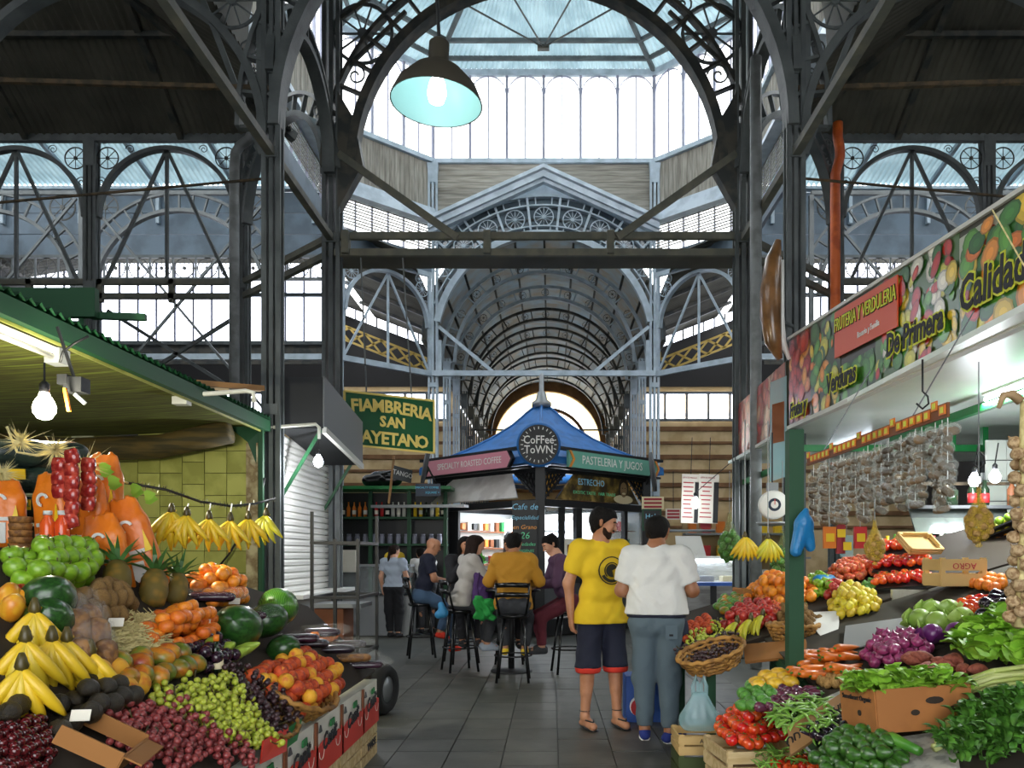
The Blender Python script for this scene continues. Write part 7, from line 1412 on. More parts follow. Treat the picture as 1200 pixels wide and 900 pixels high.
pipe('straw_rope', 'pale rope sagging between the straw tufts', [P(8, 500, 4.1), P(20, 530, 4.1), P(45, 534, 4.1), P(65, 530, 4.1), P(110, 552, 4.3), P(150, 566, 4.5)], .006, 'straw', 'rope')
for k, (x, y, D) in enumerate(((124, 553, 4.2), (134, 568, 4.2), (176, 585, 4.4), (160, 577, 4.4))): 
    mb = MB(); c = P(x, y, D)
    for i in range(3): a = i*2.1; pts = [c+Vector((math.cos(a+b_)*.03*(1+.5*math.cos(3*b_)), -.01*i, math.sin(a+b_)*.03+.01*i)) for b_ in np.linspace(0, 2*PI, 9)[:-1]]; mb.add(pts, [tuple(range(8))])
    tag(put(mb, 'paper_leaf', 'f_lettuce'), ['upper green decorative leaf on the garland', 'lower green decorative leaf on the garland', 'green leaf above the leaning orange bag', 'small green leaf in the middle of the garland'][k], 'leaf')
# ================================================================== right stall: loose fruit and vegetables
def crate(label, c, dx, dy, dz, rz=0., m='crate_slat', rows=2, word=None, tilt=None, name='wooden_crate'):
    t = thing(name, label, 'crate', c, rz)
    if tilt: t.rotation_euler = (tilt[0], tilt[1], rz)
    hgt = dz/rows*.78
    for k in range(rows):
        z = dz/rows*(k+.5)
        for y in (-dy/2, dy/2): put(MB().box((0, y, z), (dx, .012, hgt)), 'slat', m, t, False, True)
        for x in (-dx/2, dx/2): put(MB().box((x, 0, z), (.012, dy, hgt)), 'slat', m, t, False, True)
    for x in (-1, 1):
        for y in (-1, 1): put(MB().box((x*(dx/2-.015), y*(dy/2-.015), dz/2), (.03, .03, dz)), 'corner_post', m, t, False, True)
    put(MB().box((0, 0, .01), (dx, dy, .015)), 'bottom', m, t, False, True)
    if word: text(word, t, 'text_red' if word == 'AGRO' else 'text_dark', WM(t) @ Matrix.Translation((0, -dy/2-.008, dz*.72)) @ Matrix.Rotation(PI if word == 'AGRO' else 0, 4, 'Y'), dz*.3)
    return t
flat = lambda z: (lambda x, y, up=0.: PZ(x, y, z)+Vector((0, 0, up)))
UP = Vector((0, 0, 1))
# tomatoes in crates on the floor
crate('lower slatted crate under the tomatoes', (1.37, 4.72, 0), .42, .42, .2, .12, rows=2, word='SAL'); crate('slatted crate full of tomatoes at the front', (1.36, 4.72, .2), .42, .42, .17, .12, rows=2)
t = crate('flat crate of thin green beans in front of the tomatoes', (1.62, 4.3, .18), .4, .3, .16, .1); crate('empty dark crate under the thin green beans', (1.62, 4.3, 0), .4, .3, .17, .1, 'board_dark')
heap('tomato', [(838, 858), (866, 836), (922, 846), (926, 868), (880, 882), (846, 872)], flat(.36), UP, .075, 3, 'ripe tomato in the front crate', 'tomato', 'tomatoes in the front crate')
mat('crate_green', '#3c4a20', r=.7)
crate('green crate under the plastic bags', (1.2, 5.35, 0), .36, .34, .17, 0, 'crate_green'); crate('yellow-lettered crate under the plastic bags', (1.2, 5.35, .17), .36, .34, .13, 0, 'wood_pale', word='ARRO')
def carrier(label, p, w, h, m='film_blue'):
    t = thing('carrier_bag', label, 'plastic bag', p); q_ = [cone((-w*.3, 0, .07), (w*.3, 0, .07), .07, .07, .05, sq=((0, 1, 0), .9)), cone((-w*.36, 0, .1), (-w*.14, 0, h*.66), .05, .018, .02), cone((w*.36, 0, .1), (w*.14, 0, h*.66), .05, .018, .02), cone((0, 0, .1), (0, 0, h*.5), .06, .02, .03)]
    for u in range(7): a = -1+2*u/6; q_.append(cone((a*w*.42, -.05+.02*(u % 2), .1), (a*w*.16, -.015, h*.68), .018, .012, .02))
    blob_local('bag', q_, .012, m, t)
    for q in (-1, 1): put(MB().tube([(q*w*.18, 0, h*.6), (q*w*.2, 0, h*.82), (q*w*.1, 0, h), (q*w*.04, 0, h*.84), (q*w*.05, 0, h*.62)], .007, 6, flat=2.2), 'handle', m, t, True, True)
    return t
carrier('left pale blue carrier bag standing on the crates', (1.17, 5.3, .3), .22, .36); carrier('right pale blue carrier bag behind the tomatoes', (1.45, 5.2, .28), .2, .32)
t = thing('pepsi_crate', 'blue and red cardboard drinks case on the floor behind the men', 'carton', (1.05, 7.2, 0)); t.name = 'drinks_case'; put(MB().box((1.05, 7.2, .2), (.4, .3, .4)), 'case', 'blue', t); put(MB().lathe([(.09, 0), (.09, .01), (0, .01)], 20, Matrix.Translation((.97, 7.05, .14)) @ Matrix.Rotation(PI/2, 4, 'X')), 'logo_disc', 'white', t); put(MB().lathe([(.08, 0), (.08, .02), (0, .02)], 20, Matrix.Translation((.97, 7.05, .13)) @ Matrix.Rotation(PI/2, 4, 'X')), 'logo_disc', 'red', t)
# beans
bmesh_ = MB().tube([(-.06, 0, 0), (-.03, 0, .008), (0, 0, .01), (.03, 0, .008), (.062, 0, 0)], [.003, .0075, .0085, .0075, .002], 6, flat=.6).mesh('green_bean', 'f_bean', True)
def beans(n, px, surf, lift, s, label, group):
    for i in range(n):
        while True:
            x, y = RN.uniform(min(p[0] for p in px), max(p[0] for p in px)), RN.uniform(min(p[1] for p in px), max(p[1] for p in px))
            if inside((x, y), px): break
        cx_, cy_ = sum(p[0] for p in px)/len(px), sum(p[1] for p in px)/len(px); hgt = lift*max(.1, 1-((x-cx_)/50)**2-((y-cy_)/30)**2)
        o = ob('green_bean', bmesh_, None, TRS(surf(x, y, RN.uniform(.01, hgt+.015)), (RN.uniform(-.4, .4), RN.uniform(-.5, .5), RN.uniform(-.9, .9)+1.2), s)); tag(o, label, 'bean', group)
beans(170, [(905, 838), (950, 822), (992, 838), (980, 866), (940, 872), (905, 860)], onR, .09, 1.25, 'broad green bean in the heap beside the tomatoes', 'broad beans of the right stall')
beans(70, [(882, 882), (930, 876), (948, 890), (940, 904), (886, 904)], flat(.33), .03, .9, 'thin green bean in the front crate', 'thin beans of the right stall')
tag(put(MB().slab([onR(1003, 836, .0), onR(926, 888, .0), onR(926, 868, .06), onR(1003, 818, .06)], .02), 'crate_side', 'wood'), 'printed wooden crate side in front of the broad beans', 'crate')
text('OD VELASQUEZ', bpy.data.objects['crate_side'], 'text_dark', frame(onR(964, 856, .045)+Vector((-.012, -.012, 0)), onR(1003, 836)-onR(926, 888), nR), .07)
# dark green avocados, black and purple eggplants
heap('green_avocado', [(958, 890), (985, 864), (1036, 866), (1064, 884), (1064, 910), (965, 910)], *Rr, .07, 2, 'dark green avocado at the front right', 'avocado', 'green avocados of the right stall', lying=.8)
heap('eggplant', [(944, 868), (960, 842), (1000, 846), (1010, 862), (975, 876)], *Rr, .06, 1, 'small black eggplant between beans and avocados', 'eggplant', 'small eggplants at the front', lying=.6)
heap('purple_eggplant', [(892, 836), (920, 812), (962, 812), (950, 832), (910, 842)], *Rr, .06, 1, 'purple eggplant behind the broad beans', 'eggplant', 'purple eggplants of the right stall', lying=1.5)
heap('lime', [(868, 836), (876, 808), (908, 808), (905, 836)], *Rr, .075, 1, 'green squash left of the purple eggplants', 'squash', 'green squash of the right stall', lying=.5)
heap('squash', [(886, 806), (900, 796), (934, 796), (928, 812), (900, 816)], *Rr, .09, 1, 'yellow squash behind the green ones', 'squash', 'yellow squash of the right stall', lying=.9)
heap('plum_tomato', [(905, 900), (960, 890), (985, 905), (905, 910)], flat(.3), UP, .05, 1, 'small tomato in the trays at the bottom edge', 'tomato', 'small tomatoes at the bottom edge')
# carrots and potatoes
cm = MB().lathe([(.003, -.1), (.011, -.06), (.017, .0), (.021, .06), (.018, .085), (0, .09)], 9).mesh('carrot', 'f_carrot', True); ctop = MB().tube([(0, 0, .085), (.004, 0, .1)], .006, 5).mesh('carrot_top', 'f_calyx')
for i in range(26):
    x, y = RN.uniform(935, 1003), RN.uniform(772, 800); y += (970-x)*.12; p = onR(x, y, RN.uniform(.02, .07)); o = ob('carrot', cm, None, TRS(p, (PI/2+RN.uniform(-.15, .15), RN.uniform(-.2, .2), -1.1+RN.uniform(-.25, .25)), 1.25)); tag(o, 'orange carrot in the heap behind the green post', 'carrot', 'carrots of the right stall'); ob('carrot_top', ctop, o)
heap('potato', [(955, 803), (975, 794), (1006, 790), (1004, 802), (965, 808)], *Rr, .05, 1, 'small brown potato below the carrots', 'potato', 'small potatoes of the right stall')
# onions, cabbages, sweet potatoes
heap('red_onion', [(1012, 772), (1030, 752), (1082, 752), (1094, 770), (1060, 784), (1022, 784)], *Rr, .075, 2, 'red onion in the pile behind the lettuce box', 'onion', 'red onions of the right stall')
spm = sph('sweet_potato', 'f_sweet_potato', [(1e-5, -1.9), (.35, -1.6), (.8, -.8), (1, 0), (.8, .9), (.3, 1.6), (1e-5, 2)])
for i in range(16): x, y = RN.uniform(1066, 1148), RN.uniform(776, 800); o = ob('sweet_potato', spm, None, TRS(onR(x, y, RN.uniform(.03, .06)), (PI/2+RN.uniform(-.3, .3), RN.uniform(-.3, .3), RN.uniform(0, 3)), (.035, .035, .04))); tag(o, 'reddish sweet potato right of the lettuce box', 'sweet potato', 'sweet potatoes of the right stall')
lfm = {}
for m in ('f_cabbage', 'f_cabbage_red', 'f_lettuce', 'f_basil'):
    mb = MB(); n_ = 5
    for i in range(n_+1):
        u = i/n_; w_ = .5*math.sin(PI*min(u*.9+.1, 1))**.6*(.6 if m == 'f_basil' else 1)
        for j, k_ in enumerate((-1, -.5, 0, .5, 1)): mb.v.append((k_*w_, u, .18*math.sin(u*PI)*1.2+.16*abs(k_)*math.sin(u*3)+(.05*math.sin(9*u+j*2) if m in ('f_lettuce', 'f_cabbage') else 0)))
    mb.f = [(5*i+j, 5*i+j+1, 5*i+6+j, 5*i+5+j) for i in range(n_) for j in range(4)]; mb.m = [0]*len(mb.f); mb.c = [None]*len(mb.f); lfm[m] = mb.mesh('leaf', m, True)
def head(p, r, m, label, group, cat='cabbage', wrap=9, name='cabbage'):
    t = thing(name, label, cat, p, RN.uniform(0, 6), group); t.rotation_euler = (RN.uniform(-.4, .4), RN.uniform(-.4, .4), RN.uniform(0, 6)); put(MB().ell((0, 0, r), (r*.94, r*.94, r*.9), 16, 10), 'heart', m, t, True, True)
    for i in range(wrap):
        a = i*2.4; o = ob('leaf', lfm[m], t, Matrix.Translation((0, 0, r)) @ Matrix.Rotation(a, 4, 'Z') @ Matrix.Translation((0, r*.55, -r*.75)) @ Matrix.Rotation(1.15-.25*(i % 3), 4, 'X') @ Matrix.Diagonal((r*1.5, r*1.5, -r*1.3, 1)))
    return t
for k, (x, y) in enumerate(((1092, 756), (1120, 754))): head(onR(x, y), .068, 'f_cabbage_red', ['left', 'right'][k]+' of the two purple cabbages', 'purple cabbages', wrap=5)
for k, (x, y) in enumerate(((1078, 738), (1092, 728), (1112, 728), (1126, 738), (1100, 742))): head(onR(x, y), .075, 'f_cabbage', ['leftmost green cabbage behind the purple ones', 'green cabbage at the back left', 'green cabbage at the back right', 'rightmost green cabbage behind the purple ones', 'green cabbage just behind the purple ones'][k], 'green cabbages')
def leafy(p, R_, n, m, label, group, name, cat, size=.09, up=.9, rnd=.3):
    t = thing(name, label, cat, p, 0, group)
    for i in range(n):
        a = RN.uniform(0, 2*PI); rr = R_*math.sqrt(RN.random()); s_ = size*RN.uniform(.7, 1.3); o = ob('leaf', lfm[m], t, Matrix.Translation((math.cos(a)*rr, math.sin(a)*rr, RN.uniform(.0, .06)+.05*(1-rr/R_))) @ Matrix.Rotation(a-PI/2+RN.uniform(-1, 1), 4, 'Z') @ Matrix.Rotation(RN.uniform(.1, up), 4, 'X') @ Matrix.Diagonal((s_, s_, s_, 1)))
    return t
# open cardboard box with lettuce
bx = onR(1062, 850); t = thing('cardboard_box', 'open cardboard box heaped with loose green leaves', 'box', bx); t.rotation_euler = (-.08, -.05, .12); bw, bd, bh = .47, .34, .2
mat('carton_brown', '#a86c36', r=.8, c2='#9a6230', ns=5)
hole = lambda cx_, cz_, rx, rz_: [(cx_+math.cos(a)*rx, cz_+math.sin(a)*rz_) for a in np.linspace(0, 2*PI, 13)[:-1]]
put(MB().box((0, -bd/2, bh/2), (bw, .012, bh)), 'front', 'carton_brown', t, False, True); put(MB().box((0, bd/2, bh/2), (bw, .012, bh)), 'back', 'carton_brown', t, False, True)
for q in (-1, 1): put(MB().box((q*bw/2, 0, bh/2), (.012, bd, bh)), 'side', 'carton_brown', t, False, True)
put(MB().box((0, 0, .006), (bw, bd, .01)), 'bottom', 'carton_brown', t, False, True)
for cx_, cz_, rx, rz_ in ((.05, .135, .045, .017), (-.05, .085, .022, .014), (.14, .09, .022, .014)): put(MB().prism(hole(cx_, cz_, rx, rz_), -bd/2-.009, -bd/2-.004), 'hand_hole', 'board_dark', t, False, True)
put(MB().prism(hole(-.0, .08, .016, .014), -.004, .004, M=Matrix.Translation((-bw/2-.006, -.02, 0)) @ Matrix.Rotation(PI/2, 4, 'Z')), 'hand_hole', 'board_dark', t, False, True)
text('Sweetheart Organic', t, 'text_dark', WM(t) @ Matrix.Translation((-bw/2-.008, .0, .15)) @ Matrix.Rotation(-PI/2, 4, 'Z'), .035)
for k in range(6): v = WM(t) @ Vector((-.16+.16*(k % 3), -.07+.14*(k//3), .15)); leafy(v, .1, 44, 'f_lettuce', 'handful of loose lettuce leaves in the cardboard box', 'loose leaves in the cardboard box', 'lettuce_leaves', 'lettuce', .062, 1.2)
# lettuces, celery, basil on the right
for k, (x, y) in enumerate(((1140, 778), (1152, 762), (1168, 772), (1182, 756), (1195, 770), (1160, 786), (1190, 740), (1200, 788))): leafy(onR(x, y, .03), .085, 30, 'f_lettuce', 'frilly lettuce head at the right edge', 'lettuce heads at the right edge', 'lettuce', 'lettuce', .11, 1.2)
for k in range(14):
    x0, y0 = 1122+RN.uniform(-3, 4), 812+k*1.1+RN.uniform(-4, 4); a, b_ = onR(x0, y0, .03+.02*(k % 3)), onR(1215, y0-14+RN.uniform(-5, 5), .05+.02*(k % 3)); tag(put(MB().tube([a, a.lerp(b_, .5)+nR*.02, b_], [.016, .02, .013], 7, flat=.7), 'celery_stalk', 'f_celery', None, True), 'pale celery stalk in the bundle at the right', 'celery', 'celery stalks')
for k, (x, y) in enumerate(((1128, 884), (1150, 862), (1172, 850), (1195, 858), (1160, 890), (1190, 888), (1140, 905), (1178, 872), (1205, 840))): leafy(onR(x, y, .03), .11, 60, 'f_basil', 'bunch of dark green basil in the bottom right corner', 'basil bunches', 'basil_bunch', 'basil', .062, 1.2)
for k in range(6): a = onR(1096+k*4, 884-k*7, .03); tag(put(MB().tube([a, a+Vector((.1, .03, .03)), a+Vector((.2, .08, .03))], [.02, .011, .007], 6), 'spring_onion', 'f_celery', None, True), 'pale spring onion beside the basil', 'spring onion', 'spring onions')
tag(put(MB().tube([onR(1020, 880, .06), onR(1050, 884, .08), onR(1082, 898, .07)], [.02, .03, .02], 10), 'cucumber', 'f_lime', None, True), 'long dark green cucumber in front of the avocados', 'cucumber')
# plum tomatoes and black eggplants further back
heap('plum_tomato', [(1112, 724), (1135, 710), (1164, 706), (1160, 728), (1130, 734)], *Rr, .06, 2, 'plum tomato beside the black eggplants', 'tomato', 'plum tomatoes of the right stall', lying=.6)
heap('eggplant', [(1150, 742), (1160, 714), (1192, 704), (1200, 736), (1175, 746)], *Rr, .085, 2, 'large glossy black eggplant beside the plum tomatoes', 'eggplant', 'black eggplants of the right stall', lying=.7)
# lemons, tomato trays, apples
heap('lemon', [(974, 712), (990, 694), (1020, 694), (1034, 716), (1000, 726), (980, 726)], *Rr, .066, 3, 'yellow lemon in the pyramid before the tomato trays', 'lemon', 'lemons of the right stall')
for k in range(3):
    tag(put(MB().slab([onR(1024, 694-k*13, .03+.05*k), onR(1092, 690-k*13, .03+.05*k), onR(1088, 682-k*13, .03+.05*k), onR(1030, 685-k*13, .03+.05*k)], .012), 'fruit_tray', 'black'), ['lowest', 'middle', 'top'][k]+' black tray under the tomatoes', 'tray')
    heap('tomato', [(1024, 692-k*13), (1092, 688-k*13), (1090, 679-k*13), (1030, 682-k*13)], *Rr, .07, 1, 'red tomato in the black trays', 'tomato', 'tomatoes in the black trays', lift=.05*k+.03)
heap('pink_apple', [(972, 680), (985, 662), (1025, 660), (1028, 676), (1000, 684)], *Rr, .07, 2, 'pink apple in the tray behind the lemons', 'apple', 'pink apples of the right stall')
heap('green_apple', [(945, 690), (955, 680), (975, 684), (985, 698), (955, 702)], *Rr, .07, 2, 'green apple beside the green post', 'apple', 'green apples of the right stall'); heap('red_apple', [(966, 702), (980, 690), (992, 692), (985, 704)], *Rr, .07, 2, 'red apple between green apples and lemons', 'apple', 'red apples beside the lemons')
heap('grape_green' if False else 'lime', [(1012, 690), (1024, 682), (1030, 690), (1020, 696)], *Rr, .06, 1, 'dark green lime before the tomato trays', 'lime', 'limes before the tomato trays')
# oranges, apples, kiwi and the banana row
heap('orange', [(876, 706), (884, 690), (920, 684), (958, 692), (955, 708), (910, 712)], *Rr, .085, 3, 'orange in the heap on the rear table', 'orange', 'oranges of the right stall')
heap('red_apple', [(846, 738), (868, 716), (908, 712), (914, 728), (890, 742)], *Rr, .08, 2, 'dark red apple behind the bananas', 'apple', 'red apples of the rear table'); heap('pink_apple', [(900, 716), (916, 710), (922, 724), (906, 730)], *Rr, .08, 1, 'red and yellow apple beside the kiwi basket', 'apple', 'mixed apples by the kiwi basket')
heap('kiwi', [(908, 732), (918, 714), (945, 716), (960, 730), (950, 740)], *Rr, .055, 3, 'brown kiwi fruit in the rear basket', 'kiwi', 'kiwi fruit of the right stall')
heap('mango', [(838, 716), (850, 704), (880, 700), (876, 714), (850, 722)], *Rr, .075, 1, 'pale green pear-like fruit at the back of the rear table', 'pear', 'pears of the rear table', lying=.7, mix=['lime', 'mango'])
heap('peach', [(800, 750), (812, 732), (836, 726), (838, 742), (812, 756)], *Rr, .075, 1, 'peach at the aisle end of the rear table', 'peach', 'peaches of the right stall')
for k, (x, y) in enumerate(((868, 744), (884, 741), (898, 736))): bananas(onR(x, y, .1), ['left', 'middle', 'right'][k]+' bunch of greenish bananas on the rear table', 'bananas on the rear table', 4, .95, 'f_banana_green', .5, PI/2+.4, -.5)
bk_ = basket('wide wicker basket of grapes tilted towards the aisle', onR(836, 776, -.02), .24, .2, .11, (.18, -.3, .1)); basket('round wicker basket under the kiwi fruit', onR(928, 744, -.03), .18, .16, .1)
grapes(grid((806, 770), (850, 748), (866, 762), (820, 784), 4, 3), *Rr, 'grape_dark', 'black', 'in the tilted basket', .026); grapes(grid((806, 754), (842, 740), (850, 750), (812, 764), 3, 2), *Rr, 'grape_green', 'yellow-green', 'above the tilted basket', .026)
heap('orange', [(1130, 690), (1165, 676), (1185, 684), (1160, 700)], *Rr, .08, 1, 'orange near the net of potatoes', 'orange', 'oranges near the net of potatoes')
heap('pink_apple', [(1000, 668), (1015, 655), (1070, 652), (1060, 664)], *Rr, .07, 1, 'pink apple at the back of the rear table', 'apple', 'pink apples at the back')
tag(put(MB().slab([onR(872, 772, -.02), onR(945, 764, -.02), onR(945, 752, .02), onR(872, 758, .02)], .02), 'box_edge', 'cardboard'), 'cardboard box edge below the bananas', 'carton'); crate('orange fruit box at the back of the rear table', onR(905, 700, -.05)+Vector((0, .25, 0)), .5, .3, .12, .1, 'cardboard')
crate('slatted crate with reddish letters between the tomatoes and the net bag', onR(1118, 690, .0)+Vector((0, 0, .02)), .32, .25, .2, .05, 'wood_pale', word='AGRO'); crate('slanting tray of packets above the tomato trays', onR(1082, 668, .2), .3, .2, .06, .3, 'wood_pale', tilt=(.7, 0))
tag(put(MB().slab([onR(944, 724, .03), onR(985, 722, .03), onR(978, 758, -.08), onR(950, 735, .03)], .012), 'white_cloth', 'white'), 'white plastic sheet hanging beside the lemons', 'sheet'); tag(put(MB().slab([onR(988, 764, .01), onR(1075, 744, .01), onR(1108, 722, .03), onR(992, 738, .03)], .008), 'plastic_sheet', 'grey'), 'pale plastic sheet below the lemons', 'sheet')
t = blob_local('blue_wrap', [cone((-.05, 0, .02), (.06, .02, .03), .05, .04, .03)], .014, 'bag_blue', None); t.location = onR(968, 690, .05); tag(t, 'crumpled light blue paper between apples and lemons', 'wrapping')
# hanging things
for k, (x, y) in enumerate(((873, 630), (900, 632))):
    q = P(x, y, 7.2); b_ = bananas(q, ['left', 'right'][k]+' banana bunch hanging between the green posts', 'bananas hanging at the right stall', 8, 1.1, 'f_banana' if k == 0 else 'f_banana_green', 1.0, PI, -.95); put(MB().tube([q, q+Vector((0, 0, 1.05))], .005, 4), 'string', 'zinc', b_)
def net_bag(label, p, r, n, nm, cat, hang, m='net_yellow'):
    t = thing('net_bag', label, cat, p); 
    for i in range(n):
        a = i*2.4; u = (i+.5)/n; z = (1-2*u)*r*1.1; rr = math.sqrt(max(r*r-z*z*.8, 0))*.72; o = ob(nm, ME[nm], t, TRS((math.cos(a)*rr, math.sin(a)*rr, z), (a, a, 0), r*.32))
    put(MB().lathe([(1e-5, -r*1.4), (r*.6, -r*1.2), (r*1.05, -r*.3), (r, r*.4), (r*.55, r*1.3), (r*.2, r*2.1), (r*.15, r*2.8)], 14), 'net', m, t, True, True); put(MB().tube([(0, 0, r*2.7), (0, 0, hang)], .004, 4), 'string', 'zinc', t, False, True); put(MB().lathe([(r*.12, -r*1.35), (r*.3, -r*1.6), (r*.15, -r*1.75)], 8), 'tail', m, t, True, True); return t
net_bag('large yellow net of potatoes hanging on the right', P(1147, 614, 4.5), .075, 26, 'potato', 'net of potatoes', .9); net_bag('smaller yellow net of potatoes near the packets', P(1025, 642, 5.3), .065, 22, 'potato', 'net of potatoes', .7)
mat('net_clear', '#9ab070', al=.2); net_bag('net of limes hanging on the green post', P(917, 662, 7.8), .12, 20, 'lime', 'net of limes', 1.0, 'net_clear'); net_bag('long net of limes beside the far posts', P(855, 640, 10.8), .16, 26, 'lime', 'net of limes', 1.0, 'net_clear')
# scale with round dial
p = P(905, 592, 7.6); t = thing('hanging_scale', 'white hanging scale with a round dial beside the green post', 'scale', p); Ms = Matrix.Translation(p) @ Matrix.Rotation(PI/2, 4, 'X'); put(MB().lathe([(.135, 0), (.135, .06), (.12, .075), (0, .075)], 28, Ms), 'dial', 'white', t, True); put(MB().lathe([(.06, .07), (.06, .08), (0, .08)], 24, Ms), 'dial_centre', 'navy_board', t); put(MB().lathe([(.035, .08), (.035, .085), (0, .085)], 16, Ms), 'dial_boss', 'white', t)
put(MB().bar(p+Vector((0, -.09, 0)), p+Vector((.0, -.09, .05)), .006), 'pointer', 'red', t); put(MB().box(p+Vector((0, 0, .17)), (.1, .06, .08)), 'neck', 'zinc', t); put(MB().tube([p+Vector((0, 0, .2)), p+Vector((0, 0, .68))], .008, 5), 'hanger', 'black', t); put(MB().lathe([(.0, -.2), (.12, -.19), (.15, -.16)], 20, Matrix.Translation(p)), 'pan', 'zinc', t, True)
for q in (-1, 1): put(MB().tube([p+Vector((q*.12, 0, -.06)), p+Vector((q*.14, 0, -.17))], .004, 4), 'chain', 'zinc', t)
t = thing('plastic_strip', 'long printed plastic strip hanging in front of the far banner', 'plastic strip', P(912, 560, 8.3)); put(MB().slab([P(902, 565, 8.3), P(922, 558, 8.35), P(922, 440, 8.35), P(903, 448, 8.3)], .01), 'film', 'film_blue', t); put(MB().slab([P(905, 520, 8.28), P(919, 517, 8.3), P(919, 470, 8.3), P(905, 474, 8.28)], .004), 'print', 'wood_brown', t)
# blue bags, small packs hanging at the green post
t = thing('blue_bag_bundle', 'bundle of bright blue plastic bags tied to the green post', 'bags', P(941, 648, 4.85)); t.scale = (.6, .6, .6); blob_local('bags', [cone((0, 0, .38), (0, 0, .3), .03, .08, .04), cone((0, 0, .3), (-.07, 0, .02), .08, .06, .04), cone((.03, 0, .3), (.08, .02, .06), .07, .05, .04), cone((0, -.03, .36), (.02, -.03, .42), .05, .03, .03)], .016, 'bag_blue', t)
for k, (x, y, m, lab) in enumerate(((972, 630, 'orange', 'yellow-orange spice pack hanging left'), (985, 625, 'text_red', 'long red pack hanging below the packet rack'), (992, 640, 'film_blue', 'clear pack hanging below the packet rack'), (1008, 630, 'red', 'red pack hanging right of the clear one'))):
    p = P(x, y, 6.0); t = thing('hanging_pack', lab, 'pack', p); put(MB().box(p, (.09 if k != 1 else .06, .03, .16 if k != 1 else .3)), 'pack', m, t); put(MB().tube([p, p+Vector((0, 0, .62))], .003, 4), 'string', 'zinc', t); put(MB().box(p+Vector((0, -.018, 0)), (.06, .004, .06)), 'paper_label', 'yellow', t)
# rack of hanging packets
A, B = Vector((2.25, 6.5, 2.17)), Vector((2.25, 4.2, 2.17)); t = thing('packet_rack', 'orange price rail carrying strings of spice packets', 'rack', A); rail = put(MB().slab([A, B, B+Vector((0, 0, .075)), A+Vector((0, 0, .075))], .015), 'rail', 'wood_brown', t); MR = frame(A, B-A, (0, 0, 1)); LR_ = (B-A).length
for k in range(26):
    x = .05+k*LR_/26; up_ = .04 if k % 6 else .075; tg_ = put(MB().box((x, -.006, up_), (.068, .006, .05), M=MR), 'price_tag', 'orange', rail); put(MB().box((x, -.01, up_), (.034, .004, .032), M=MR), 'price_number', 'sign_lime', tg_)
for y in (4.6, 6.1): put(MB().tube([(2.25, y, 2.24), (2.6, y, 2.84)], .004, 4), 'wire', 'zinc', t)
pk = blob_local('packet', [cone((-.018, 0, 0), (.018, 0, -.012), .03, .032, .015, sq=((0, 1, 0), .35))], .008, 'packet_film', None); pk_f = pk.data; bpy.data.objects.remove(pk)
pk = blob_local('packet', [cone((-.016, 0, -.016), (.016, 0, -.022), .022, .022, .01, sq=((0, 1, 0), .35))], .008, 'spice', None); pk_s = pk.data; bpy.data.objects.remove(pk)
for k in range(30):
    x = .04+k*LR_/30; n_ = RN.randint(7, 10); s_ = thing('packet_string', 'string of small clear spice packets on the orange rail', 'packets', MR @ Vector((x, RN.uniform(.0, .1), 0)), RN.uniform(-1.2, -.4), 'strings of spice packets'); put(MB().tube([(0, 0, 0), (0, 0, -.045*n_)], .003, 4), 'string', 'white', s_, False, True)
    for i in range(n_):
        T = TRS((RN.uniform(-.012, .012), RN.uniform(-.01, .01), -.05-.045*i), (RN.uniform(-.5, .5), RN.uniform(-.35, .35), RN.uniform(-.5, .5)), RN.uniform(.9, 1.25)); ob('packet', pk_f, s_, T); ob('spice', pk_s, s_, T)
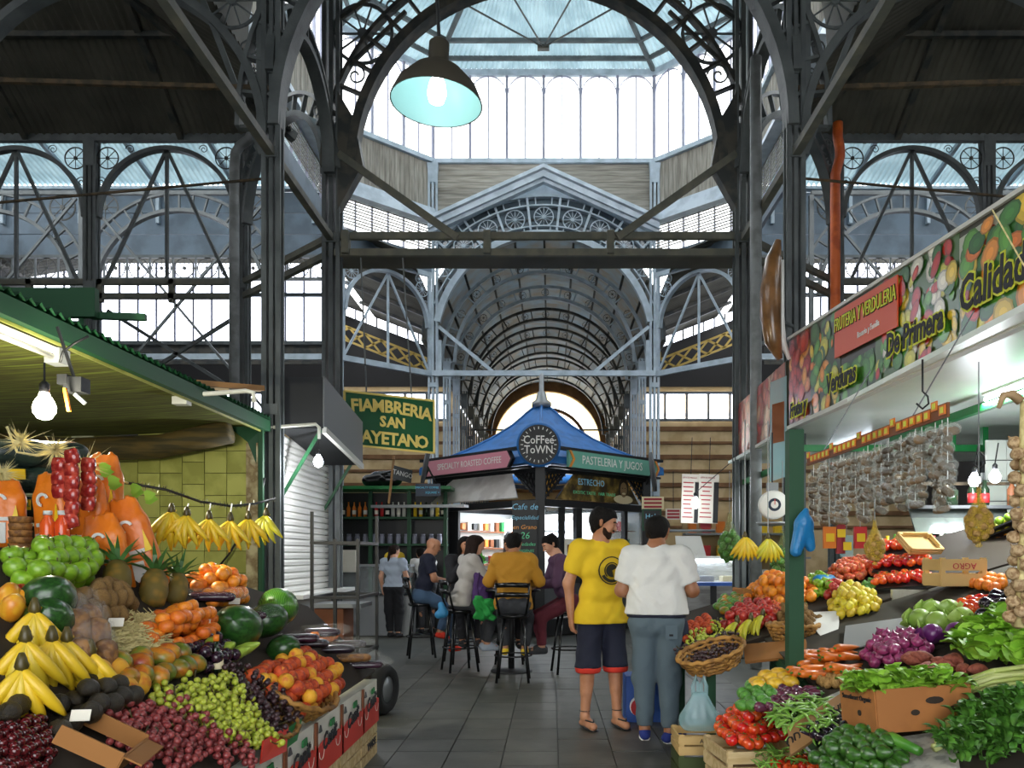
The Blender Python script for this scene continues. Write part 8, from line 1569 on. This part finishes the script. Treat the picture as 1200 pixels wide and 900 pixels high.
# garlic braid at the right edge
gm = sph('garlic_bulb', 'f_garlic', ON, 9); br = [P(1203, 470, 3.0), P(1202, 520, 3.0), P(1203, 600, 3.0), P(1199, 680, 3.0), P(1196, 735, 3.0)]
t = thing('garlic_braid', 'braid of garlic bulbs hanging at the right edge', 'garlic', br[0]); put(MB().tube(br, .022, 7), 'braid', 'straw', t, True); put(MB().tube([P(1196, 470, 3.0), P(1186, 462, 3.0), P(1176, 463, 3.0), P(1170, 478, 3.0)], [.018, .018, .014, .008], 7), 'braid_end', 'f_garlic', t, True)
for k in range(46): u = .22+.76*k/45; i = min(int(u*4), 3); p = br[i].lerp(br[i+1], u*4-i); a = k*2.4; o = ob('garlic_bulb', gm, t, WM(t).inverted() @ TRS(p+Vector((math.cos(a)*.035, math.sin(a)*.04, 0)), (RN.uniform(-1, 1), RN.uniform(-1, 1), a), .027))
put(MB().tube([br[0], br[0]+Vector((.02, 0, .45)), Vector((2.05, 3.4, 2.9))], .004, 4), 'string', 'straw', t)
# slanting trays of fruit at the far right back
for k, (nm, x) in enumerate((('green_apple', 1172), ('lemon', 1180), ('orange', 1190), ('tomato', 1196))):
    c = P(x, 622+k*4-12, 6.6); M = frame(c, (.5, -.8, .35), (0, .3, 1)); tag(put(MB().box((0, .03, -.05), (.55, .12, .015), M=M), 'fruit_tray', 'black'), f'slanting tray of {["green apples", "lemons", "oranges", "tomatoes"][k]} at the right edge', 'tray')
    for i in range(7):
        for j in range(2): item(nm, M @ Vector((-.24+i*.078, j*.06, .0)), .036, f'{["green apple", "lemon", "orange", "tomato"][k]} in the slanting tray at the right edge', ['apple', 'lemon', 'orange', 'tomato'][k], f'{nm} tray at the right edge')
for k in range(9):
    p = P(1040+k*9, 652-(k % 2)*2, 7.5); m = ('yellow', 'f_lime', 'glass_bottle', 'nuts', 'yellow', 'glass_bottle', 'red', 'off_white', 'wood_brown')[k]; tag(put(MB().lathe([(.03, 0), (.032, .13), (.016, .17), (.016, .21), (0, .21)], 10, Matrix.Translation(p-Vector((0, 0, .02)))), 'condiment_bottle', m, None, True), ['yellow bottle at the left of the condiment row', 'green bottle second in the condiment row', 'dark bottle beside the green one in the condiment row', 'brown speckled bottle in the condiment row', 'yellow bottle in the middle of the condiment row', 'dark bottle right of the middle of the condiment row', 'red bottle in the condiment row', 'white bottle in the condiment row', 'brown bottle at the right of the condiment row'][k], 'bottle')
t = thing('condiment_shelf', 'narrow shelf under the condiment bottles', 'shelf', (3.65, 7.5, 0)); put(MB().box((3.65, 7.5, 1.405), (.8, .2, .03)), 'board', 'board_dark', t); put(MB().box((3.65, 7.56, .7), (.75, .06, 1.38)), 'support', 'board_dark', t)
